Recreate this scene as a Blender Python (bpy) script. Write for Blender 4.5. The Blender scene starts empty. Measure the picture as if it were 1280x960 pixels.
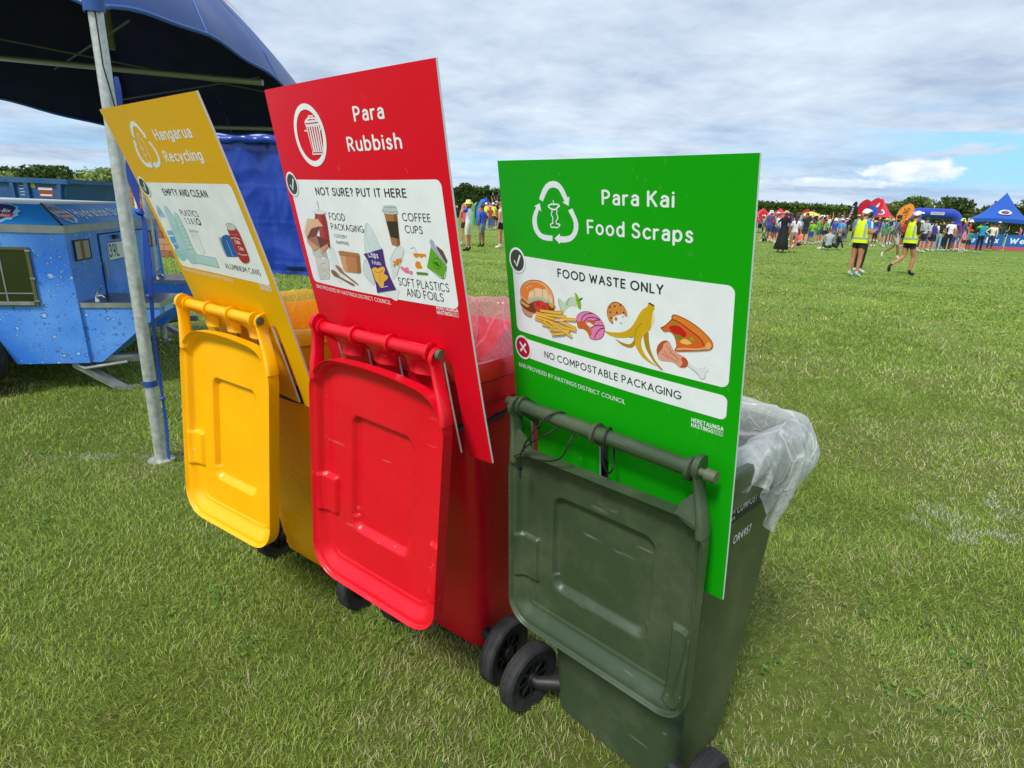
import bpy, bmesh, math, random
import numpy as np
from mathutils import Vector, Matrix
from mathutils.geometry import tessellate_polygon

SC = bpy.context.scene
COL = SC.collection
R = math.radians
PI = math.pi

# ------------------------------------------------------------------ camera
cam_data = bpy.data.cameras.new("camera")
cam = bpy.data.objects.new("camera", cam_data)
COL.objects.link(cam)
cam.matrix_world = Matrix(((0.99912, -0.04196, 0.0, 0.0),
                           (0.0122, 0.29053, -0.95679, 0.0),
                           (0.04015, 0.95594, 0.29079, 1.378),
                           (0, 0, 0, 1)))
cam_data.sensor_width = 36.0
cam_data.lens = 725.2 / 1280 * 36
cam_data.clip_start = 0.05
cam_data.clip_end = 2000
SC.camera = cam

# ------------------------------------------------------------------ light
SUN_EL, SUN_AZ = R(52), R(212)      # azimuth clockwise from +Y (view direction): behind, left of the camera
world = bpy.data.worlds.new("World")
SC.world = world
world.use_nodes = True


def world_nodes():
    nt = world.node_tree
    nt.nodes.clear()
    N, L = nt.nodes.new, nt.links.new
    out = N('ShaderNodeOutputWorld'); bg = N('ShaderNodeBackground')
    bg.inputs[1].default_value = 0.12
    L(bg.outputs[0], out.inputs[0])
    sky = N('ShaderNodeTexSky'); sky.sky_type = 'NISHITA'; sky.sun_disc = False
    sky.sun_elevation = SUN_EL; sky.sun_rotation = SUN_AZ
    sky.air_density = 1.0; sky.dust_density = 0.6; sky.ozone_density = 1.5
    tc = N('ShaderNodeTexCoord'); sep = N('ShaderNodeSeparateXYZ'); L(tc.outputs['Generated'], sep.inputs[0])

    def m(op, a, b=None, c=None, clamp=False):
        n = N('ShaderNodeMath'); n.operation = op; n.use_clamp = clamp
        for i, v in enumerate((a, b, c)):
            if v is None: continue
            if isinstance(v, (int, float)): n.inputs[i].default_value = v
            else: L(v, n.inputs[i])
        return n.outputs[0]

    def mixc(f, a, b):
        n = N('ShaderNodeMix'); n.data_type = 'RGBA'
        for s, v in ((0, f), (6, a), (7, b)):
            if isinstance(v, (int, float)): n.inputs[s].default_value = v
            elif isinstance(v, tuple): n.inputs[s].default_value = (*v, 1)
            else: L(v, n.inputs[s])
        return n.outputs[2]

    def noise(vec, scale, detail, rough, dist=0.0):
        n = N('ShaderNodeTexNoise'); n.inputs['Scale'].default_value = scale
        n.inputs['Detail'].default_value = detail; n.inputs['Roughness'].default_value = rough
        n.inputs['Distortion'].default_value = dist
        L(vec, n.inputs['Vector']); return n.outputs['Fac']

    def ramp(v, a, b):
        n = N('ShaderNodeMapRange'); n.interpolation_type = 'SMOOTHSTEP'
        L(v, n.inputs[0]); n.inputs[1].default_value = a; n.inputs[2].default_value = b
        return n.outputs[0]
    z = m('MAXIMUM', sep.outputs[2], 0.0)
    den = m('ADD', z, 0.12)
    comb = N('ShaderNodeCombineXYZ')
    L(m('DIVIDE', sep.outputs[0], den), comb.inputs[0]); L(m('DIVIDE', sep.outputs[1], den), comb.inputs[1])
    P = comb.outputs[0]
    big = noise(P, 0.32, 3, 0.5, 0.3)
    mid = noise(P, 1.25, 5, 0.55, 0.2)
    fine = noise(P, 4.2, 5, 0.62, 0.1)
    dens = m('ADD', m('MULTIPLY', mid, 0.64), m('MULTIPLY', fine, 0.36))
    # grey-blue undersides to pale tops
    tone = m('ADD', m('MULTIPLY', dens, 0.75), m('MULTIPLY', big, 0.5))
    cr = N('ShaderNodeValToRGB'); L(tone, cr.inputs[0])
    e = cr.color_ramp.elements
    e[0].position = 0.47; e[0].color = (2.1, 2.75, 3.8, 1)
    e[1].position = 0.76; e[1].color = (4.5, 5.1, 5.75, 1)
    cr.color_ramp.elements.new(0.60).color = (3.3, 3.95, 4.8, 1)
    # thinner, bluer streaks low down; holes far to the right of the view where blue shows
    az = m('ARCTAN2', sep.outputs[0], sep.outputs[1])
    el = m('ARCSINE', sep.outputs[2])
    band_n = N('ShaderNodeCombineXYZ'); L(m('MULTIPLY', az, 2.4), band_n.inputs[0]); L(m('MULTIPLY', el, 17.0), band_n.inputs[1])
    streak = noise(band_n.outputs[0], 1.6, 5, 0.55, 0.5)
    low = m('SUBTRACT', 1.0, ramp(el, 0.02, 0.17))
    hole = m('MULTIPLY', ramp(streak, 0.43, 0.58), low)
    right = m('MULTIPLY', ramp(az, 0.40, 0.66), m('SUBTRACT', 1.0, ramp(az, 1.2, 1.6)))
    hole2 = m('MULTIPLY', m('MULTIPLY', right, ramp(streak, 0.36, 0.47)), m('MULTIPLY', ramp(el, 0.035, 0.06), m('SUBTRACT', 1.0, ramp(el, 0.11, 0.17))))
    holes = m('MAXIMUM', m('MULTIPLY', hole, 0.45), hole2, clamp=True)
    blue = mixc(0.85, sky.outputs[0], (1.7, 4.0, 6.3))
    base = mixc(holes, cr.outputs[0], blue)
    # a bank of small bright cumulus in the gap
    def gauss(v, c, w):
        d = m('DIVIDE', m('SUBTRACT', v, c), w); return m('POWER', 2.718, m('MULTIPLY', m('MULTIPLY', d, d), -1.0))
    puff = m('MAXIMUM', m('MULTIPLY', gauss(az, 0.56, 0.07), gauss(el, 0.070, 0.017)), m('MULTIPLY', m('MULTIPLY', gauss(az, 0.46, 0.13), gauss(el, 0.052, 0.010)), 0.85))
    cv = N('ShaderNodeCombineXYZ'); L(m('MULTIPLY', az, 16.0), cv.inputs[0]); L(m('MULTIPLY', el, 34.0), cv.inputs[1])
    pn = noise(cv.outputs[0], 1.5, 6, 0.6, 0.2)
    puffm = ramp(m('ADD', puff, m('MULTIPLY', pn, 0.9)), 0.84, 1.14)
    pc = mixc(ramp(m('ADD', pn, m('MULTIPLY', el, 3.0)), 0.58, 0.82), (4.1, 4.8, 5.8), (5.6, 5.9, 6.2))
    base = mixc(puffm, base, pc)
    # pale strip at the horizon
    hz = m('SUBTRACT', 1.0, ramp(el, 0.0, 0.06))
    base = mixc(m('MULTIPLY', hz, 0.4), base, (4.1, 5.0, 6.0))
    # below the horizon (never seen): ground-lit grey
    base = mixc(m('LESS_THAN', sep.outputs[2], -0.002), base, (2.0, 2.2, 1.6))
    L(base, bg.inputs[0])


world_nodes()
sun_data = bpy.data.lights.new("sun", 'SUN')
sun_data.energy = 2.1
sun_data.angle = R(12)
sun_data.color = (1.0, 0.955, 0.89)
sun = bpy.data.objects.new("sun", sun_data)
COL.objects.link(sun)
sdir = Vector((math.sin(SUN_AZ) * math.cos(SUN_EL), math.cos(SUN_AZ) * math.cos(SUN_EL), math.sin(SUN_EL)))
sun.rotation_euler = sdir.to_track_quat('Z', 'Y').to_euler()
SC.view_settings.view_transform = 'Standard'
SC.view_settings.look = 'None'
SC.view_settings.exposure = 0.6
SC.view_settings.gamma = 1.0


# ------------------------------------------------------------------ helpers
def hx(h):
    if isinstance(h, tuple): return h
    h = h.lstrip('#')
    c = [int(h[i:i + 2], 16) / 255 for i in (0, 2, 4)]
    return tuple(v / 12.92 if v <= 0.04045 else ((v + 0.055) / 1.055) ** 2.4 for v in c)


MATS = {}


def mat(name, col='#808080', rough=0.6, metal=0.0, spec=0.5, bump=0.0, bscale=200.0, var=0.0, vscale=6.0,
        dirt=0.0, dirt_col='#8a8568', dscale=3.0, coat=0.0, trans=0.0, specks=0.0):
    if name in MATS: return MATS[name]
    m = bpy.data.materials.new(name); m.use_nodes = True
    nt = m.node_tree; b = nt.nodes['Principled BSDF']; N, L = nt.nodes.new, nt.links.new
    c = hx(col)
    b.inputs['Base Color'].default_value = (*c, 1)
    b.inputs['Roughness'].default_value = rough
    b.inputs['Metallic'].default_value = metal
    b.inputs['Specular IOR Level'].default_value = spec
    if coat: b.inputs['Coat Weight'].default_value = coat
    if trans: b.inputs['Transmission Weight'].default_value = trans
    tc = N('ShaderNodeTexCoord')
    last = None
    if var:
        n = N('ShaderNodeTexNoise'); n.inputs['Scale'].default_value = vscale; n.inputs['Detail'].default_value = 5
        L(tc.outputs['Object'], n.inputs['Vector'])
        r = N('ShaderNodeMapRange'); L(n.outputs['Fac'], r.inputs[0])
        r.inputs[1].default_value = 0.3; r.inputs[2].default_value = 0.7
        r.inputs[3].default_value = 1 - var; r.inputs[4].default_value = 1 + var
        mx = N('ShaderNodeVectorMath'); mx.operation = 'SCALE'; mx.inputs[0].default_value = c
        L(r.outputs[0], mx.inputs['Scale']); last = mx.outputs[0]
        r2 = N('ShaderNodeMapRange'); L(n.outputs['Fac'], r2.inputs[0])
        r2.inputs[1].default_value = 0.3; r2.inputs[2].default_value = 0.7
        r2.inputs[3].default_value = max(0.03, rough - 0.08); r2.inputs[4].default_value = min(1, rough + 0.08)
        L(r2.outputs[0], b.inputs['Roughness'])
    if dirt:
        n = N('ShaderNodeTexNoise'); n.inputs['Scale'].default_value = dscale; n.inputs['Detail'].default_value = 9
        n.inputs['Roughness'].default_value = 0.72
        L(tc.outputs['Object'], n.inputs['Vector'])
        r = N('ShaderNodeMapRange'); L(n.outputs['Fac'], r.inputs[0])
        r.inputs[1].default_value = 0.46; r.inputs[2].default_value = 0.75; r.inputs[4].default_value = dirt
        mx = N('ShaderNodeMix'); mx.data_type = 'RGBA'; L(r.outputs[0], mx.inputs[0])
        if last: L(last, mx.inputs[6])
        else: mx.inputs[6].default_value = (*c, 1)
        mx.inputs[7].default_value = (*hx(dirt_col), 1); last = mx.outputs[2]
    if specks:      # small scuffs, bird-lime dots and long faint scratches
        vo = N('ShaderNodeTexVoronoi'); vo.inputs['Scale'].default_value = 38; L(tc.outputs['Object'], vo.inputs['Vector'])
        sc = N('ShaderNodeSeparateColor'); L(vo.outputs['Color'], sc.inputs[0])
        big_ = N('ShaderNodeMapRange'); L(sc.outputs[0], big_.inputs[0]); big_.inputs[1].default_value = .90; big_.inputs[2].default_value = 1; big_.inputs[3].default_value = 0; big_.inputs[4].default_value = .11
        dd = N('ShaderNodeMath'); dd.operation = 'LESS_THAN'; L(vo.outputs['Distance'], dd.inputs[0]); L(big_.outputs[0], dd.inputs[1])
        mp = N('ShaderNodeMapping'); mp.inputs['Rotation'].default_value = (.5, .3, .9); mp.inputs['Scale'].default_value = (3, 60, 22); L(tc.outputs['Object'], mp.inputs[0])
        n3 = N('ShaderNodeTexNoise'); n3.inputs['Scale'].default_value = 1.6; n3.inputs['Detail'].default_value = 3; L(mp.outputs[0], n3.inputs['Vector'])
        r3 = N('ShaderNodeMapRange'); L(n3.outputs['Fac'], r3.inputs[0]); r3.inputs[1].default_value = .68; r3.inputs[2].default_value = .76; r3.inputs[4].default_value = specks
        mxx = N('ShaderNodeMath'); mxx.operation = 'MAXIMUM'; L(r3.outputs[0], mxx.inputs[0])
        m5 = N('ShaderNodeMath'); m5.operation = 'MULTIPLY'; L(dd.outputs[0], m5.inputs[0]); m5.inputs[1].default_value = min(1, specks * 1.6); L(m5.outputs[0], mxx.inputs[1])
        mx = N('ShaderNodeMix'); mx.data_type = 'RGBA'; L(mxx.outputs[0], mx.inputs[0])
        if last: L(last, mx.inputs[6])
        else: mx.inputs[6].default_value = (*c, 1)
        mx.inputs[7].default_value = (.62, .60, .54, 1); last = mx.outputs[2]
    if last: L(last, b.inputs['Base Color'])
    if bump:
        n = N('ShaderNodeTexNoise'); n.inputs['Scale'].default_value = bscale; n.inputs['Detail'].default_value = 3
        L(tc.outputs['Object'], n.inputs['Vector'])
        bp = N('ShaderNodeBump'); bp.inputs['Strength'].default_value = bump; bp.inputs['Distance'].default_value = 0.002
        L(n.outputs['Fac'], bp.inputs['Height']); L(bp.outputs[0], b.inputs['Normal'])
    MATS[name] = m
    return m


def flat(col, rough=0.6):
    """a plain painted / printed / dyed surface of one colour"""
    return mat('surface ' + str(col) + str(rough), col, rough, var=0.04, vscale=20)


class MB:
    """collects vertices and faces for ONE mesh object"""
    def __init__(self): self.v = []; self.f = []; self.m = []; self.sm = []

    def add(self, verts, faces, mi=0, smooth=True):
        o = len(self.v)
        self.v += [tuple(p) for p in verts]
        for f in faces:
            self.f.append(tuple(i + o for i in f)); self.m.append(mi); self.sm.append(smooth)
        return self

    def box(self, a, b, mi=0, M=None):
        x0, y0, z0 = a; x1, y1, z1 = b
        vs = [Vector(p) for p in ((x0, y0, z0), (x1, y0, z0), (x1, y1, z0), (x0, y1, z0), (x0, y0, z1), (x1, y0, z1), (x1, y1, z1), (x0, y1, z1))]
        if M: vs = [M @ v for v in vs]
        return self.add(vs, [(3, 2, 1, 0), (4, 5, 6, 7), (0, 1, 5, 4), (1, 2, 6, 5), (2, 3, 7, 6), (3, 0, 4, 7)], mi, False)

    def tube(self, pts, r, n=10, mi=0, cap=True, squash=None):
        pts = [Vector(p) for p in pts]
        rs = r if isinstance(r, (list, tuple)) else [r] * len(pts)
        rings = []; up = None
        for i, p in enumerate(pts):
            d = (pts[min(i + 1, len(pts) - 1)] - pts[max(i - 1, 0)]).normalized()
            if up is None:
                up = Vector((0, 0, 1)) if abs(d.z) < 0.9 else Vector((1, 0, 0))
            s = d.cross(up).normalized(); up = s.cross(d).normalized()
            ring = []
            for k in range(n):
                a = 2 * PI * k / n
                sx = squash or 1
                ring.append(p + s * math.cos(a) * rs[i] + up * math.sin(a) * rs[i] * sx)
            rings.append(ring)
        vs = [q for ring in rings for q in ring]; fs = []
        for i in range(len(pts) - 1):
            for k in range(n):
                a = i * n + k; b = i * n + (k + 1) % n
                fs.append((a, b, b + n, a + n))
        if cap:
            fs.append(tuple(range(n))[::-1]); fs.append(tuple(range((len(pts) - 1) * n, len(pts) * n)))
        return self.add(vs, fs, mi)

    def lathe(self, prof, n=24, mi=0, M=None, close=False):
        """prof: (r, h) pairs revolved about local Z"""
        vs = []; fs = []
        for r, h in prof:
            for k in range(n):
                a = 2 * PI * k / n; v = Vector((r * math.cos(a), r * math.sin(a), h)); vs.append(M @ v if M else v)
        m = len(prof)
        for i in range(m - 1 + (1 if close else 0)):
            for k in range(n):
                a = i * n + k; b = i * n + (k + 1) % n; j = ((i + 1) % m) * n
                fs.append((a, b, j + (k + 1) % n, j + k))
        return self.add(vs, fs, mi)

    def prism(self, poly, h0, h1, mi=0, M=None, smooth=False):
        """2-D polygon (x, y) extruded along local z; M maps to the object"""
        n = len(poly)
        vs = [Vector((x, y, h0)) for x, y in poly] + [Vector((x, y, h1)) for x, y in poly]
        if M: vs = [M @ v for v in vs]
        tri = tessellate_polygon([[Vector((x, y, 0)) for x, y in poly]])
        fs = [tuple(t) for t in tri] + [tuple(i + n for i in t)[::-1] for t in tri]
        self.add(vs, fs, mi, False)
        return self.add(vs, [(i, (i + 1) % n, (i + 1) % n + n, i + n) for i in range(n)], mi, smooth)

    def grid(self, fn, nu, nv, mi=0, flip=False):
        vs = [fn(i / (nu - 1), j / (nv - 1)) for j in range(nv) for i in range(nu)]
        fs = []
        for j in range(nv - 1):
            for i in range(nu - 1):
                a = j * nu + i; q = (a, a + 1, a + 1 + nu, a + nu)
                fs.append(q[::-1] if flip else q)
        return self.add(vs, fs, mi)

    def mesh(self, name, mats, origin=None, sharp=40, fix=True):
        me = bpy.data.meshes.new(name)
        vs = self.v
        if origin is not None: vs = [(p[0] - origin[0], p[1] - origin[1], p[2] - origin[2]) for p in vs]
        me.from_pydata(vs, [], self.f)
        for m in (mats if isinstance(mats, (list, tuple)) else [mats]): me.materials.append(m)
        me.polygons.foreach_set('material_index', self.m)
        me.polygons.foreach_set('use_smooth', self.sm)
        if fix:
            bm = bmesh.new(); bm.from_mesh(me)
            bmesh.ops.recalc_face_normals(bm, faces=bm.faces)
            bm.to_mesh(me); bm.free()
        me.set_sharp_from_angle(angle=R(sharp))
        me.update()
        return me

    def build(self, name, mats, parent=None, origin=None, sharp=40, fix=True):
        o = bpy.data.objects.new(name, self.mesh(name, mats, origin, sharp, fix))
        COL.objects.link(o)
        if parent: o.parent = parent
        return o


def tag(o, label=None, cat=None, group=None, kind=None):
    if label: o['label'] = label
    if cat: o['category'] = cat
    if group: o['group'] = group
    if kind: o['kind'] = kind
    return o


def empty(name, loc=(0, 0, 0), rz=0.0, label=None, cat=None, group=None):
    o = bpy.data.objects.new(name, None); COL.objects.link(o)
    o.empty_display_size = 0.1
    o.location = loc; o.rotation_euler = (0, 0, rz)
    return tag(o, label, cat, group)


def copy_tree(o, parent=None):
    c = o.copy(); COL.objects.link(c); c.parent = parent
    for ch in list(o.children):
        copy_tree(ch, c)
    return c


def arc(cx, cy, rx, ry, a0, a1, n=14):
    return [(cx + rx * math.cos(R(a0 + (a1 - a0) * k / n)), cy + ry * math.sin(R(a0 + (a1 - a0) * k / n))) for k in range(n + 1)]


def curve(pts, k=4):
    P = [pts[0]] + list(pts) + [pts[-1]]; out = []
    for i in range(1, len(P) - 2):
        p0, p1, p2, p3 = P[i - 1:i + 3]
        for q in range(k):
            t = q / k
            out.append(tuple(0.5 * ((2 * p1[c]) + (-p0[c] + p2[c]) * t + (2 * p0[c] - 5 * p1[c] + 4 * p2[c] - p3[c]) * t * t + (-p0[c] + 3 * p1[c] - 3 * p2[c] + p3[c]) * t ** 3) for c in (0, 1)))
    return out + [tuple(pts[-1])]


STEM = [(0, 0), (0, 1)]
O_ = lambda cx, rx, cy, ry: arc(cx, cy, rx, ry, 0, 360, 28)
# pen strokes of a plain rounded sans-serif alphabet: capital height 1, small letters 0.7
PEN = {
    'A': (.70, [[(0, 0), (.35, 1), (.70, 0)], [(.13, .33), (.57, .33)]]), 'B': (.52, [STEM, [(0, 1)] + arc(.22, .76, .24, .24, 90, -90) + [(0, .52)], [(0, .52)] + arc(.25, .26, .27, .26, 90, -90) + [(0, 0)]]),
    'C': (.76, [arc(.45, .5, .45, .5, 48, 312, 22)]), 'D': (.66, [STEM, [(0, 1)] + arc(.20, .5, .46, .5, 90, -90, 18) + [(0, 0)]]), 'E': (.46, [STEM, [(0, 1), (.46, 1)], [(0, .52), (.42, .52)], [(0, 0), (.46, 0)]]),
    'F': (.44, [STEM, [(0, 1), (.44, 1)], [(0, .5), (.40, .5)]]), 'G': (.82, [arc(.45, .5, .45, .5, 48, 345, 24), [(.50, .44), (.88, .44)]]), 'H': (.62, [STEM, [(.62, 0), (.62, 1)], [(0, .52), (.62, .52)]]), 'I': (0, [STEM]),
    'K': (.54, [STEM, [(.50, 1), (0, .42)], [(.17, .60), (.54, 0)]]), 'L': (.42, [[(0, 1), (0, 0), (.42, 0)]]), 'M': (.80, [[(0, 0), (.05, 1), (.40, .30), (.75, 1), (.80, 0)]]), 'N': (.62, [[(0, 0), (0, 1), (.62, 0), (.62, 1)]]),
    'O': (.92, [O_(.46, .46, .5, .5)]), 'P': (.50, [STEM, [(0, 1)] + arc(.22, .73, .28, .27, 90, -90) + [(0, .46)]]), 'R': (.54, [STEM, [(0, 1)] + arc(.22, .74, .27, .26, 90, -90) + [(0, .48)], [(.24, .48), (.54, 0)]]),
    'S': (.50, [curve([(.47, .84), (.38, .96), (.25, 1), (.09, .94), (.03, .77), (.10, .61), (.26, .52), (.43, .42), (.50, .25), (.43, .07), (.25, 0), (.09, .04), (0, .17)])]), 'T': (.58, [[(0, 1), (.58, 1)], [(.29, 1), (.29, 0)]]),
    'U': (.58, [[(0, 1), (0, .29)] + arc(.29, .29, .29, .29, 180, 360) + [(.58, 1)]]), 'V': (.64, [[(0, 1), (.32, 0), (.64, 1)]]), 'W': (.96, [[(0, 1), (.25, 0), (.48, .85), (.71, 0), (.96, 1)]]), 'X': (.56, [[(0, 0), (.56, 1)], [(0, 1), (.56, 0)]]),
    'Y': (.60, [[(0, 1), (.30, .46), (.60, 1)], [(.30, .46), (.30, 0)]]),
    'a': (.42, [curve([(.05, .60), (.15, .69), (.28, .69), (.40, .60), (.42, .46)]) + [(.42, 0)], curve([(.42, .42), (.24, .42), (.07, .36), (.0, .20), (.06, .05), (.20, 0), (.34, .04), (.42, .15)])]),
    'b': (.50, [[(0, 0), (0, 1.04)], O_(.25, .25, .35, .35)]), 'c': (.42, [arc(.27, .35, .27, .35, 48, 312, 18)]), 'd': (.50, [[(.50, 0), (.50, 1.04)], O_(.25, .25, .35, .35)]), 'e': (.52, [[(.02, .38), (.52, .38)] + arc(.26, .35, .26, .35, 5, 312, 20)]),
    'g': (.50, [[(.50, .68), (.50, -.06)] + arc(.26, -.06, .24, .22, 0, -150, 10), O_(.25, .25, .36, .33)]), 'h': (.46, [[(0, 0), (0, 1.04)], [(0, .42)] + arc(.23, .44, .23, .26, 180, 0) + [(.46, 0)]]), 'i': (0, [[(0, 0), (0, .68)], [(0, .93), (0, .95)]]),
    'k': (.44, [[(0, 0), (0, 1.04)], [(.40, .68), (0, .30)], [(.15, .44), (.44, 0)]]), 'l': (0, [[(0, 0), (0, 1.04)]]), 'n': (.46, [[(0, 0), (0, .68)], [(0, .42)] + arc(.23, .44, .23, .26, 180, 0) + [(.46, 0)]]), 'o': (.54, [O_(.27, .27, .35, .35)]),
    'p': (.50, [[(0, -.28), (0, .68)], O_(.25, .25, .35, .35)]), 'r': (.28, [[(0, 0), (0, .68)], [(0, .44)] + arc(.22, .44, .22, .24, 180, 75, 8)]), 's': (.36, [curve([(.34, .58), (.24, .69), (.12, .69), (.03, .58), (.06, .44), (.18, .36), (.32, .28), (.36, .14), (.27, .01), (.12, 0), (0, .10)])]),
    't': (.32, [curve([(.12, .95), (.12, .6), (.12, .25), (.16, .04), (.32, .0)]), [(0, .68), (.30, .68)]]), 'u': (.46, [[(0, .68), (0, .24)] + arc(.23, .24, .23, .24, 180, 360) + [(.46, .68)], [(.46, .68), (.46, 0)]]),
    'x': (.42, [[(0, 0), (.42, .68)], [(0, .68), (.42, 0)]]), 'y': (.48, [[(0, .68), (.25, .02)], [(.48, .68), (.20, -.12), (.04, -.28)]]),
    '1': (.16, [[(0, .82), (.16, 1), (.16, 0)]]), '2': (.48, [curve([(.02, .76), (.10, .94), (.26, 1), (.42, .9), (.44, .70), (.30, .44), (.0, 0)]) + [(.48, 0)]]), '3': (.46, [curve([(.02, .86), (.14, .99), (.30, .98), (.41, .84), (.36, .62), (.18, .54)]), curve([(.18, .54), (.38, .48), (.46, .28), (.38, .06), (.2, 0), (0, .14)])]),
    '4': (.50, [[(.38, 0), (.38, 1), (0, .30), (.50, .30)]]), '5': (.44, [curve([(.02, .08), (.18, 0), (.36, .08), (.44, .30), (.36, .54), (.18, .60), (.05, .54)]), [(.05, .54), (.08, 1), (.40, 1)]]), '7': (.44, [[(0, 1), (.44, 1), (.14, 0)]]),
    '9': (.46, [O_(.23, .23, .70, .30), curve([(.46, .70), (.42, .36), (.22, 0)])]), '0': (.50, [O_(.25, .25, .5, .5)]), '&': (.60, [curve([(.60, .0), (.20, .56), (.10, .78), (.22, .98), (.38, .86), (.30, .64), (.06, .42), (.02, .18), (.18, .0), (.40, .08), (.56, .42)])]),
    '?': (.42, [curve([(.02, .82), (.12, .97), (.28, .99), (.41, .84), (.36, .64), (.20, .50), (.19, .30)]), [(.19, .03), (.19, .01)]]), '-': (.28, [[(0, .38), (.28, .38)]]), ',': (.04, [[(.04, .04), (0, -.12)]]), '•': (.10, [[(.05, .42), (.05, .40)]]),
}
GLYPHS = {}


def glyph(ch, w):
    """stroke skeleton -> clean outline faces, by contouring the distance field of the pen strokes"""
    key = (ch, w)
    if key in GLYPHS: return GLYPHS[key]
    adv, strokes = PEN[ch]
    segs = np.array([(*s[i], *s[i + 1]) for s in strokes for i in range(len(s) - 1)])
    q = .05; h = w / 2; ww = h * (1.5 if ch == '•' else 1.0)
    xs = np.arange(-h - q, adv + h + 2 * q, q); ys = np.arange(-.32 - h - q, 1.06 + h + 2 * q, q)
    X, Y = np.meshgrid(xs, ys)
    A = segs[:, None, None, :2]; B = segs[:, None, None, 2:]; D = B - A; L2 = np.maximum((D ** 2).sum(-1), 1e-9)
    t = np.clip(((X[None] - A[..., 0]) * D[..., 0] + (Y[None] - A[..., 1]) * D[..., 1]) / L2, 0, 1)
    d = ww - np.sqrt((X[None] - A[..., 0] - t * D[..., 0]) ** 2 + (Y[None] - A[..., 1] - t * D[..., 1]) ** 2).min(0)
    V, F = [], []
    for j in range(len(ys) - 1):
        run = None
        for i in range(len(xs)):
            full = i < len(xs) - 1 and d[j, i] > 0 and d[j, i + 1] > 0 and d[j + 1, i] > 0 and d[j + 1, i + 1] > 0
            if full and run is None: run = i
            if not full and run is not None:
                n = len(V); V += [(xs[run], ys[j]), (xs[i], ys[j]), (xs[i], ys[j + 1]), (xs[run], ys[j + 1])]; F.append((n, n + 1, n + 2, n + 3)); run = None
            if full or i == len(xs) - 1: continue
            c = [(i, j), (i + 1, j), (i + 1, j + 1), (i, j + 1)]; pts = []
            for k in range(4):
                (a, b), (e, f) = c[k], c[(k + 1) % 4]; da, db = d[b, a], d[f, e]
                if da > 0: pts.append((xs[a], ys[b]))
                if (da > 0) != (db > 0): s = da / (da - db); pts.append((xs[a] + (xs[e] - xs[a]) * s, ys[b] + (ys[f] - ys[b]) * s))
            if len(pts) > 2: n = len(V); V += pts; F.append(tuple(range(n, n + len(pts))))
    GLYPHS[key] = (V, F, adv)
    return GLYPHS[key]


def text_in(s, x0, x1, y0, y1, bold=0.0, slant=0.0):
    """lettering whose CAPITAL height spans y0 (top) .. y1 (baseline) with y downwards, width x0..x1"""
    w = round(.115 + bold * 3.0, 3); gap = .17 + w; x = w / 2; vs, fs = [], []
    for ch in s:
        if ch == ' ': x += .30 + w * .5; continue
        V, F, adv = glyph(ch, w); n = len(vs)
        vs += [(px + x, (py + w / 2) / (1 + w)) for px, py in V]; fs += [tuple(i + n for i in f) for f in F]
        x += adv + gap
    W = x - gap + w / 2; k = y1 - y0
    return [(x0 + px / W * (x1 - x0) + slant * py * k, y1 - py * k) for px, py in vs], fs

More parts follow.
